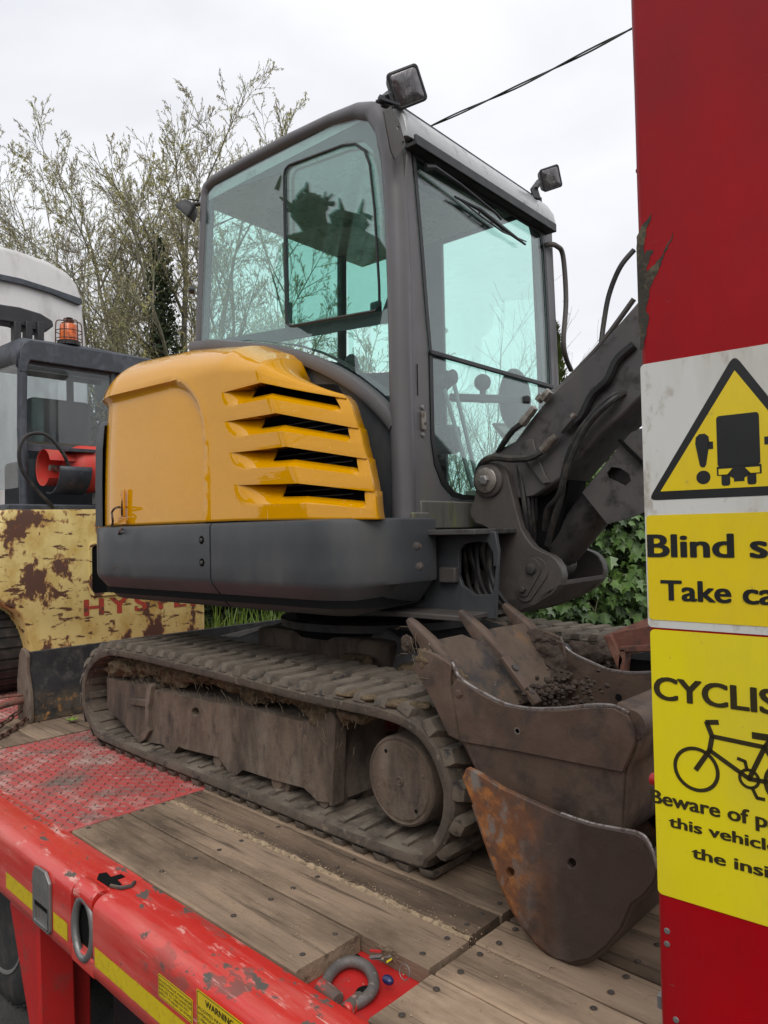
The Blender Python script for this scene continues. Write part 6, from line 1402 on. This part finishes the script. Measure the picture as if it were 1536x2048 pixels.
# ================================================================== TREES, HEDGES, ROOF, CABLES
def tubev(mb, pts, rs, n):
    mb.tube(pts, rs, n, cap=False)
def grow(mb, tips, p, d, L, r, lev, rnd, up=.10, maxlev=4, dens=1.0):
    n = max(3, int(L/.35)) if lev < 3 else 3; pts = [p]; q = V(p); dd = V(d); seg = L/n
    for i in range(n):
        gs = .045 if lev < 2 else .08; dd = (dd+V((rnd.gauss(0, gs), rnd.gauss(0, gs), rnd.gauss(0, .04)+up*(.8 if lev else .25)))).normalized(); q = q+dd*seg; pts.append(q)
    rs = [max(.0028, r*(1-.86*i/n)) for i in range(n+1)]
    tubev(mb, pts, rs, 6 if lev == 0 else (4 if lev == 1 else 3))
    if lev >= 2: tips.append((pts, dd, lev))
    if lev >= maxlev: return
    nb = {0: int(11*dens), 1: int(9*dens), 2: int(6*dens), 3: 3}[lev]
    for k in range(nb):
        t = lerp(.22 if lev == 0 else .12, .98, (k+rnd.random())/nb); i = min(n-1, int(t*n)); b = pts[i].lerp(pts[i+1], t*n-i); td = (pts[i+1]-pts[i]).normalized()
        a = rnd.uniform(0, 2*pi); s_ = td.cross(V((cos(a), sin(a), .3))).normalized(); ang = R(rnd.uniform(24, 50)); nd = (td*cos(ang)+s_*sin(ang)).normalized()
        if lev >= 1: nd.z = abs(nd.z)*.6+nd.z*.4; nd.normalize()
        grow(mb, tips, b, nd, L*rnd.uniform(.30, .50)*(1.15-t*.55), max(.004, r*(1-.8*t)*.62), lev+1, rnd, up, maxlev, dens)
def catkins(tips, rnd, per=5, L=.034, w_=.0048, hang=.8):
    mb = MB()
    for pts, dd, lev in tips:
        m_ = per if lev > 2 else per//2+1
        for k in range(m_):
            t = rnd.random(); i = min(len(pts)-2, int(t*(len(pts)-1))); p = pts[i].lerp(pts[i+1], rnd.random()); l = L*rnd.uniform(.5, 1.2); d = V((rnd.gauss(0, .5), rnd.gauss(0, .5), -hang+rnd.gauss(0, .3))).normalized(); s_ = d.cross(V((rnd.random()-.5, rnd.random()-.5, .2))).normalized()*w_*rnd.uniform(.7, 1.3)
            mb.add([p, p+d*l*.5+s_, p+d*l, p+d*l*.5-s_], [(0, 1, 2, 3)])
    return mb
def leafcloud(mb, c, rad, n, size, rnd, shell=.55):
    c = V(c)
    for k in range(n):
        while True:
            v = V((rnd.uniform(-1, 1), rnd.uniform(-1, 1), rnd.uniform(-1, 1)))
            if shell < v.length < 1 or (v.length < 1 and rnd.random() < .25): break
        p = c+V((v.x*rad[0], v.y*rad[1], v.z*rad[2])); a = V((rnd.gauss(0, 1), rnd.gauss(0, 1), rnd.gauss(0, 1))).normalized(); b = a.cross(V((rnd.gauss(0, 1), rnd.gauss(0, 1), rnd.gauss(0, 1)))).normalized(); s_ = size*rnd.uniform(.6, 1.3)
        mb.add([p-a*s_, p+b*s_*.6, p+a*s_, p-b*s_*.6], [(0, 1, 2, 3)])
def bare_tree(base, stems, seed, label, name='bare_tree', group=None, maxlev=4, cat='tree', dens=1.0, per=5, mt=None, mc=None, r0=.11):
    rnd = random.Random(seed); t = thing(name, label, cat, base, group); mb = MB(); tips = []
    for (tilt, az, L, r) in stems:
        d = V((cos(az)*sin(tilt), sin(az)*sin(tilt), cos(tilt))); grow(mb, tips, V(base)+V((cos(az)*.08, sin(az)*.08, 0)), d, L, r, 0, rnd, .07, maxlev, dens)
    obj('trunk', mb, mt or M_bark, t, recalc=False, smooth=60)
    if per: obj('catkins', catkins(tips, rnd, per), mc or M_cat, t, kind='stuff', recalc=False, smooth=0)
    return t, tips
def ground_at(px, d): p = at(px, 1040, d); return (p.x, p.y, -.95)
AZL = math.atan2(_r.y, _r.x)+pi   # towards image left
AZR = AZL+pi
G = 'bare spring trees behind the machines'
bare_tree(ground_at(250, 11.5), [(R(20), AZL, 7.0, .09), (R(5), AZL+.6, 6.9, .10), (R(13), AZR-.5, 6.8, .08), (R(34), AZL-.3, 6.6, .08), (R(45), AZL+.2, 5.8, .07), (R(28), AZL+.3, 6.9, .07)], 21, 'many-stemmed bare tree with budding twigs right above the white lorry cab', group=G, dens=1.25)
bare_tree(ground_at(395, 10.6), [(R(9), AZL, 7.0, .10), (R(8), AZR, 6.7, .08), (R(24), AZL+.2, 6.5, .07), (R(17), AZL-.4, 6.6, .07)], 32, 'bare tree with ivy-wrapped neighbour just left of the excavator cab rear corner', group=G, dens=1.25)
bare_tree(ground_at(560, 11.8), [(R(3), AZR, 6.9, .09), (R(20), AZR, 4.8, .07), (R(12), AZL, 7.0, .08)], 43, 'bare budding tree whose branches are seen through the cab side window', group=G)
bare_tree(ground_at(740, 12.5), [(R(8), AZL, 5.2, .08), (R(24), AZL, 5.0, .07), (R(4), AZR, 4.4, .06)], 54, 'lower bare tree seen through the sliding cab window and behind the front pillar', group=G, dens=.9)
# ivy-clad stem and evergreen mass below
rnd = random.Random(9)
iv = thing('ivy_clad_tree', 'slim tree trunk wrapped in dark green ivy left of the excavator cab', 'tree', ground_at(325, 10.2), G)
b0 = V(ground_at(325, 10.2)); pts = crom([b0, at(330, 850, 10.2), at(322, 700, 10.2), at(325, 590, 10.2)], 6); obj('trunk', MB().tube(pts, [lerp(.12, .03, i/(len(pts)-1)) for i in range(len(pts))], 8), M_bark2, iv)
mb = MB()
for i in range(26):
    t = i/25; c = at(lerp(332, 322, t)+rnd.uniform(-14, 14), lerp(900, 500, t)+rnd.uniform(-8, 8), 10.2); k = lerp(.42, .13, t)*rnd.uniform(.7, 1.25); leafcloud(mb, c, (k, k, .26), 190, .030, rnd, .3)
for (px, py, kx, kz) in ((250, 850, .9, .45), (380, 870, .5, .4), (190, 880, .6, .4), (300, 830, .6, .4), (330, 900, .9, .4)):
    leafcloud(mb, at(px, py, 10.6), (kx, kx, kz), 1500, .035, rnd, .2)
obj('ivy_leaves', mb, M_dkgreen, iv, kind='stuff', recalc=False, smooth=0)
# evergreen shrubs and long hedge closing the yard
def hedge(name, label, pxs, d, ztop, n, size, m, seed, thick=.5, cat='hedge', parent_kind=None):
    rnd = random.Random(seed); a = at(pxs[0], 1040, d); b = at(pxs[1], 1040, d); mid = (a+b)/2; t = thing(name, label, cat, (mid.x, mid.y, -.95)); mb = MB()
    for k in range(n):
        s_ = rnd.random(); p = a.lerp(b, s_); ht = ztop(s_) if callable(ztop) else ztop; z = -.95+(ht+.95)*rnd.random()**.75; z += .12*noise.noise(V((s_*14, z*2, seed))); off = _f*(rnd.uniform(-.5, .5)*thick+.25*thick*noise.noise(V((s_*20, z*3, seed))))
        q = V((p.x, p.y, 0))+V((off.x, off.y, z)); u = V((rnd.gauss(0, 1), rnd.gauss(0, 1), rnd.gauss(0, .7))).normalized(); v = u.cross(V((rnd.gauss(0, 1), rnd.gauss(0, 1), rnd.gauss(0, 1)))).normalized(); sz = size*rnd.uniform(.6, 1.3)
        mb.add([q-u*sz, q+v*sz*.6, q+u*sz, q-v*sz*.6], [(0, 1, 2, 3)])
    obj('foliage', mb, m, t, kind='stuff', recalc=False, smooth=0)
    rows = []
    for i in range(25):
        s_ = i/24; p = a.lerp(b, s_); ht = (ztop(s_) if callable(ztop) else ztop)-.25; back = V((_f.x, _f.y, 0))*thick*.4; rows.append([V((p.x, p.y, -.95))+back, V((p.x, p.y, ht-.2))+back, V((p.x, p.y, ht))+back*1.5, V((p.x, p.y, -.95))+back*2.2])
    obj('hedge_core', MB().grid(rows), M_dkgreen, t)
    return t
hedge('dark_hedge', 'low dark green hedge and grasses beneath the counterweight behind the far track', (-250, 860), 9.2, lambda s_: 1.3 if s_ < .55 else .9, 26000, .045, M_dkgreen, 3, .9)
rnd = random.Random(77); gm = MB()
for k in range(500):
    p = at(rnd.uniform(400, 640), 1245, rnd.uniform(6.2, 7.2)); p.z = rnd.uniform(-.2, .1); h = rnd.uniform(.15, .45); s_ = V((_r.x, _r.y, 0))*.008; tip = p+V((rnd.gauss(0, .10), rnd.gauss(0, .10), h)); gm.add([p-s_, p+s_, tip], [(0, 1, 2)])
tag(obj('tall_grass', gm, M_ivyl, kind='stuff', smooth=0, recalc=False), 'tuft of tall grass blades beyond the lorry deck', 'grass')
# ---- ivy bank at the right
ib = thing('ivy_bank', 'thick bank of glossy ivy leaves between the boom cylinder and the red ramp', 'ivy', ground_at(1200, 4.9))
rnd = random.Random(31)
def ivy_leaf(mb, p, rt, up, s_):
    n_ = rt.cross(up); A = [(0, -.50), (.20, -.42), (.52, -.30), (.34, -.02), (.50, .22), (.20, .22), (0, .62), (-.20, .22), (-.50, .22), (-.34, -.02), (-.52, -.30), (-.20, -.42)]
    vs_ = [p+rt*(x*s_)+up*(y*s_)-n_*(abs(x)*s_*.28) for x, y in A]; mb.add([p-n_*0+n_*0]+vs_, [(0, i+1, (i+1) % 12+1) for i in range(12)])
def ivy_frame():
    px = rnd.uniform(840, 1420); d = rnd.uniform(4.72, 5.05)
    top = itp([(840, .75), (960, .95), (1080, 1.15), (1150, 1.42), (1290, 1.52), (1420, 1.6)], px)
    z = lerp(-.5, top, rnd.random()**.8)+rnd.gauss(0, .03); P = at(px, 1040, d+.12*noise.noise(V((px*.012, z*4, 0)))+.18*max(0, z-top+.5)); P.z = z
    fx = V((-_f.x, -_f.y, 0)).normalized(); n_ = (fx+V((rnd.gauss(0, .45), rnd.gauss(0, .45), .35+rnd.gauss(0, .4)))).normalized(); up = V((rnd.gauss(0, .35), rnd.gauss(0, .35), -1)); up = (up-n_*up.dot(n_)).normalized(); return P, up.cross(n_), up, rnd.uniform(.045, .095)
src_i = None
for k in range(260):
    P, rt, up, s_ = ivy_frame()
    P += V((-_f.x, -_f.y, 0))*.04
    if P.x < -4.2 and k % 3: pass
    if src_i is None:
        mb = MB(); ivy_leaf(mb, V((0, 0, 0)), V((1, 0, 0)), V((0, 1, 0)), 1.0); src_i = obj('ivy_leaf', mb, M_ivy, ib, smooth=0, recalc=False); o = src_i; src_c = V(o.data.vertices[0].co)
        o.location = P-WO[ib.name]; WO[o.name] = P
    else: o = inst(src_i, 'ivy_leaf', ib, P)
    o.rotation_euler = Matrix((rt, up, rt.cross(up))).transposed().to_euler(); o.scale = (s_, s_, s_)
mb = MB()
for k in range(5200): P, rt, up, s_ = ivy_frame(); ivy_leaf(mb, P, rt, up, s_)
obj('ivy_leaves', mb, M_ivy, ib, kind='stuff', smooth=0, recalc=False)
mb = MB()
for k in range(700):
    px = rnd.uniform(860, 1400); z = itp([(840, .80), (960, 1.0), (1080, 1.2), (1150, 1.42), (1290, 1.50), (1420, 1.6)], px)+rnd.gauss(0.0, .05); P = at(px, 1040, 4.9); P.z = z; n_ = V((rnd.gauss(0, .5), rnd.gauss(0, .5), 1)).normalized(); up = V((rnd.gauss(0, 1), rnd.gauss(0, 1), 0)); up = (up-n_*up.dot(n_)).normalized(); ivy_leaf(mb, P, up.cross(n_), up, rnd.uniform(.04, .08))
obj('young_ivy_leaves', mb, M_ivyl, ib, kind='stuff', smooth=0, recalc=False)
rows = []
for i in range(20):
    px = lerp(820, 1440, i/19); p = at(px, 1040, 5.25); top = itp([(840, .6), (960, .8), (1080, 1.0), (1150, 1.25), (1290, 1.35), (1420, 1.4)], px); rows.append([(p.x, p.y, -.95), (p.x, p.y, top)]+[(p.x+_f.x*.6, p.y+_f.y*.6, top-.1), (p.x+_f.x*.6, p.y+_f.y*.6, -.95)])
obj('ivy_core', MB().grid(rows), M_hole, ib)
for k in range(14):
    a_ = at(rnd.uniform(1140, 1290), rnd.uniform(1150, 1260), 4.78); obj('ivy_twig', MB().tube([a_, a_+V((rnd.gauss(0, .08), 0, rnd.uniform(.05, .16)))], .004, 5), M_bark, ib) if k < 5 else None
# ---- yellow-green conifers behind
def conifer(px, d, h, w_, label, n=5200):
    b = V(ground_at(px, d)); t = thing('conifer', label, 'conifer', b, 'yellow-green conifers behind the boom'); mb = MB(); rr_ = random.Random(px)
    for k in range(n):
        z = rr_.random()**.9; rad_ = w_*(1-z**2.2)*(.55+.45*rr_.random())*(1+.25*noise.noise(V((z*9, px, 0)))); a = rr_.uniform(0, 2*pi); p = b+V((cos(a)*rad_, sin(a)*rad_, z*h)); u = V((cos(a)*.6+rr_.gauss(0, .3), sin(a)*.6+rr_.gauss(0, .3), .6)).normalized(); v = u.cross(V((0, 0, 1))).normalized(); s_ = rr_.uniform(.02, .055); mb.add([p-u*s_, p+v*s_*.35, p+u*s_*1.3, p-v*s_*.35], [(0, 1, 2, 3)])
    obj('foliage', mb, M_conif, t, kind='stuff', recalc=False, smooth=0); obj('trunk', MB().tube([b, b+V((0, 0, h*.8))], [.07, .02], 6), M_bark2, t)
conifer(1122, 8.2, 4.3, .38, 'tall narrow yellow-green conifer beside the cab hand rail')
conifer(1138, 6.6, 2.45, .42, 'broad yellow-green conifer under the boom in front of the tiled roof')
conifer(905, 7.6, 2.1, .9, 'rounded green shrub seen low through the windscreen', 6000)
SAPL = ['thin bare sapling seen low through the left half of the windscreen', 'thin bare sapling seen behind the travel levers', 'thin bare sapling rising behind the round lever knob', 'thin bare sapling seen through the right half of the windscreen', 'thin bare sapling seen next to the right windscreen post', 'thin bare sapling just right of the cab hand rail', 'thin bare sapling rightmost of the far row above the boom', 'thin bare sapling leftmost of the far row behind the front pillar']
# ---- thin bare saplings far behind
for k, (px, d, h) in enumerate(((900, 15, 4.2), (950, 16, 4.6), (1000, 14.5, 4.8), (1035, 15.5, 4.4), (1080, 16, 4.6), (1130, 15, 4.5), (1175, 16, 4.6), (860, 16.5, 4.3))):
    bare_tree(ground_at(px, d), [(R(4), AZL, h+.8, .035), (R(9), AZR, h, .03), (R(12), AZL+1.2, h*.9, .028), (R(15), AZR+1.0, h*.85, .025)], 60+k, SAPL[k], name='sapling', group='thin bare saplings far behind', maxlev=2, per=0, mt=M_bark)
# ---- tiled roof of a low outbuilding
ro = thing('outbuilding', 'low outbuilding with mossy brown roof tiles behind the boom cylinder', 'outbuilding', ground_at(1300, 8.4))
ev = at(1120, 962, 8.3); ed = (V((_r.x, _r.y, 0))*.93+V((_f.x, _f.y, 0))*.36).normalized(); bk_ = V((0, 0, 1)).cross(ed).normalized(); bk_ = bk_ if bk_.dot(_f) > 0 else -bk_
sl_ = (bk_*cos(R(40))+V((0, 0, sin(R(40))))).normalized(); nr = ed.cross(sl_).normalized(); nr = nr if nr.z > 0 else -nr
tw, tl_ = .20, .13; tsrc = None
for j in range(9):
    for i in range(13):
        p = ev+ed*((i-1+.5*(j % 2))*tw)+sl_*(j*tl_)+nr*(.012+random.uniform(0, .006)); rotj = random.uniform(-.02, .02)
        Mx = Matrix((ed, sl_, nr)).transposed() @ Matrix.Rotation(rotj, 3, 'Z') @ Matrix.Rotation(-.10, 3, 'X')
        if tsrc is None:
            tsrc = obj('roof_tile', MB().box((-tw*.485, -tl_*.85, -.008), (tw*.485, tl_*.85, .008)), M_tile, ro, bevel=.003, smooth=30); o = tsrc; o.location = p-WO[ro.name]; WO[o.name] = p
        else: o = inst(tsrc, 'roof_tile', ro, p)
        o.rotation_euler = Mx.to_euler()
a, b = ev-ed*.3, ev+ed*2.6
obj('roof_deck', MB().plate([[a-nr*.01-sl_*.1, b-nr*.01-sl_*.1, b+sl_*1.25-nr*.01, a+sl_*1.25-nr*.01]], -nr*.03), M_tileu, ro)
obj('wall', MB().plate([[V((a.x, a.y, -.95))+bk_*.15, V((b.x, b.y, -.95))+bk_*.15, b+bk_*.15-V((0, 0, .02)), a+bk_*.15-V((0, 0, .02))]], bk_*1.6), M_brick, ro)
mb = MB()
for k in range(260): p = ev+ed*rnd.uniform(-.2, 2.3)+sl_*(rnd.randrange(9)*tl_-tl_*.8)+nr*.02; leafcloud(mb, p, (.03, .03, .012), 3, .012, rnd, 0)
obj('roof_moss', mb, M_conif, ro, kind='stuff', recalc=False, smooth=0)
# ---- overhead cables
cbp = [(4, 6.6, 5.9), (-3.16, 7.0, 6.04), (-5.95, 7.0, 6.12), (-11.0, 7.0, 6.35), (-15.7, 7.0, 6.76), (-22, 7.0, 7.5)]
cc = resample(crom(cbp, 12), .05); mb = MB()
for ph in (0, pi): mb.tube([p+V((0, cos(i*.18+ph)*.011, sin(i*.18+ph)*.011)) for i, p in enumerate(cc)], .010, 6)
tag(obj('overhead_cable', mb, M_cable, recalc=False), 'twisted black overhead cable crossing the sky behind the excavator cab', 'cable')
cc = crom([at(-200, 300, 14), at(0, 436, 13), at(52, 476, 12.5), at(150, 560, 12)], 6); tag(obj('telephone_wire', MB().tube(cc, .010, 5), M_cable), 'thin wire sloping down behind the white lorry cab at far left', 'wire')

# ================================================================== behind the viewer: mirrored pollard and bare tree; further trees and hedges added for darkening
pb = V((-7.0, -3.55, -.95)); rnd = random.Random(4)
pt_ = thing('pollard_tree', 'heavily pollarded tree with knobbly stubs, mirrored in the cab side window', 'tree', pb)
mb = MB(); mb.tube(crom([pb, pb+V((.05, 0, 2.5)), pb+V((-.05, .05, 4.6)), pb+V((0, 0, 6.0))], 5), [.34-.004*i for i in range(16)], 12)
def stub(a, L, r, z0, lean):
    b = pb+V((0, 0, z0)); d = V((cos(a)*lean, sin(a)*lean, 1)).normalized(); pts = [b+d*(L*t) for t in (0, .25, .5, .75, .9, 1.0)]; mb.tube(pts, [r*1.1, r*.9, r*.8, r*.95, r*1.25, r*.9], 9)
    for k in range(16):
        q = pts[-2]+V((rnd.gauss(0, r*.8), rnd.gauss(0, r*.8), rnd.gauss(0, .06))); e_ = V((rnd.gauss(0, 1), rnd.gauss(0, 1), rnd.uniform(0, 1.2))).normalized(); mb.tube([q, q+e_*.09, q+e_*rnd.uniform(.14, .24)], [.04, .03, .012], 5)
stub(.3, .95, .24, 5.55, .45); stub(2.6, 1.35, .22, 5.5, .35); stub(4.4, .8, .22, 5.5, .7); stub(-.5, .75, .26, 5.3, 1.2); stub(3.1, .8, .24, 5.1, 1.7); stub(1.5, .75, .2, 5.4, .8)
mb.sphere(pb+V((0, 0, 5.55)), .80, 14, 10, (1.15, 1.15, .9), lambda c_, q: q*(1+.25*noise.noise(q*5))); obj('trunk', mb, M_bark2, pt_, recalc=False)
GB = 'bare trees behind the viewer'
bare_tree((-5.0, -5.2, -.95), [(R(6), .4, 7.5, .13), (R(10), 5.6, 7, .10), (R(12), 4.6, 6.5, .09)], 91, 'large bare tree behind the viewer, mirrored at the front edge of the side window', group=GB, maxlev=4, per=0, mt=M_bark2, dens=.9)
bare_tree((1.5, -8.5, -.95), [(R(12), 1.4, 8, .14), (R(24), 3.0, 7, .12), (R(20), 5.5, 7, .12)], 92, 'unseen bare tree added across the yard behind the viewer, nearest the ramp side', group=GB, maxlev=3, per=0, mt=M_bark2)  # this tree and the next are added to darken the surroundings
bare_tree((7.5, 1.0, -.95), [(R(12), 1.0, 7, .14), (R(24), 3.5, 6, .12)], 93, 'bare tree added beyond the lorry tail, mirrored in the windscreen', group=GB, maxlev=3, per=0, mt=M_bark2)
def far_hedge(a, b, h, n, label, seed):  # unseen hedges added to darken upright surfaces and their reflections
    rnd = random.Random(seed); a, b = V(a), V(b); mid = (a+b)/2; t = thing('added_dark_hedge', label, 'hedge', (mid.x, mid.y, -.95), 'dark hedges added to darken the reflections'); mb = MB(); dr = (b-a).normalized(); nn = V((-dr.y, dr.x, 0))
    for k in range(n):
        s_ = rnd.random(); hh = h*(.8+.35*noise.noise(V((s_*9, seed, 0)))); p = a.lerp(b, s_)+nn*rnd.uniform(-.6, .6)+V((0, 0, hh*rnd.random()**.7)); leafcloud(mb, p, (.15, .15, .15), 3, .10, rnd, 0)
    obj('foliage', mb, M_dkgreen, t, kind='stuff', recalc=False, smooth=0)
    obj('hedge_core', MB().plate([[a, b, b+V((0, 0, h*.68)), a+V((0, 0, h*.68))]], nn*.4), M_dkgreen, t)
far_hedge((-14, -9.5, -.95), (3, -11, -.95), 4.6, 5200, 'tall dark hedge added behind the viewer to darken reflections', 5)
far_hedge((4, -10, -.95), (11, -1, -.95), 2.4, 4200, 'tall dark hedge added past the lorry tail to darken reflections', 6)
far_hedge((11, 0, -.95), (10, 12, -.95), 3.6, 3200, 'tall dark hedge added beyond the ramp to darken reflections', 7)
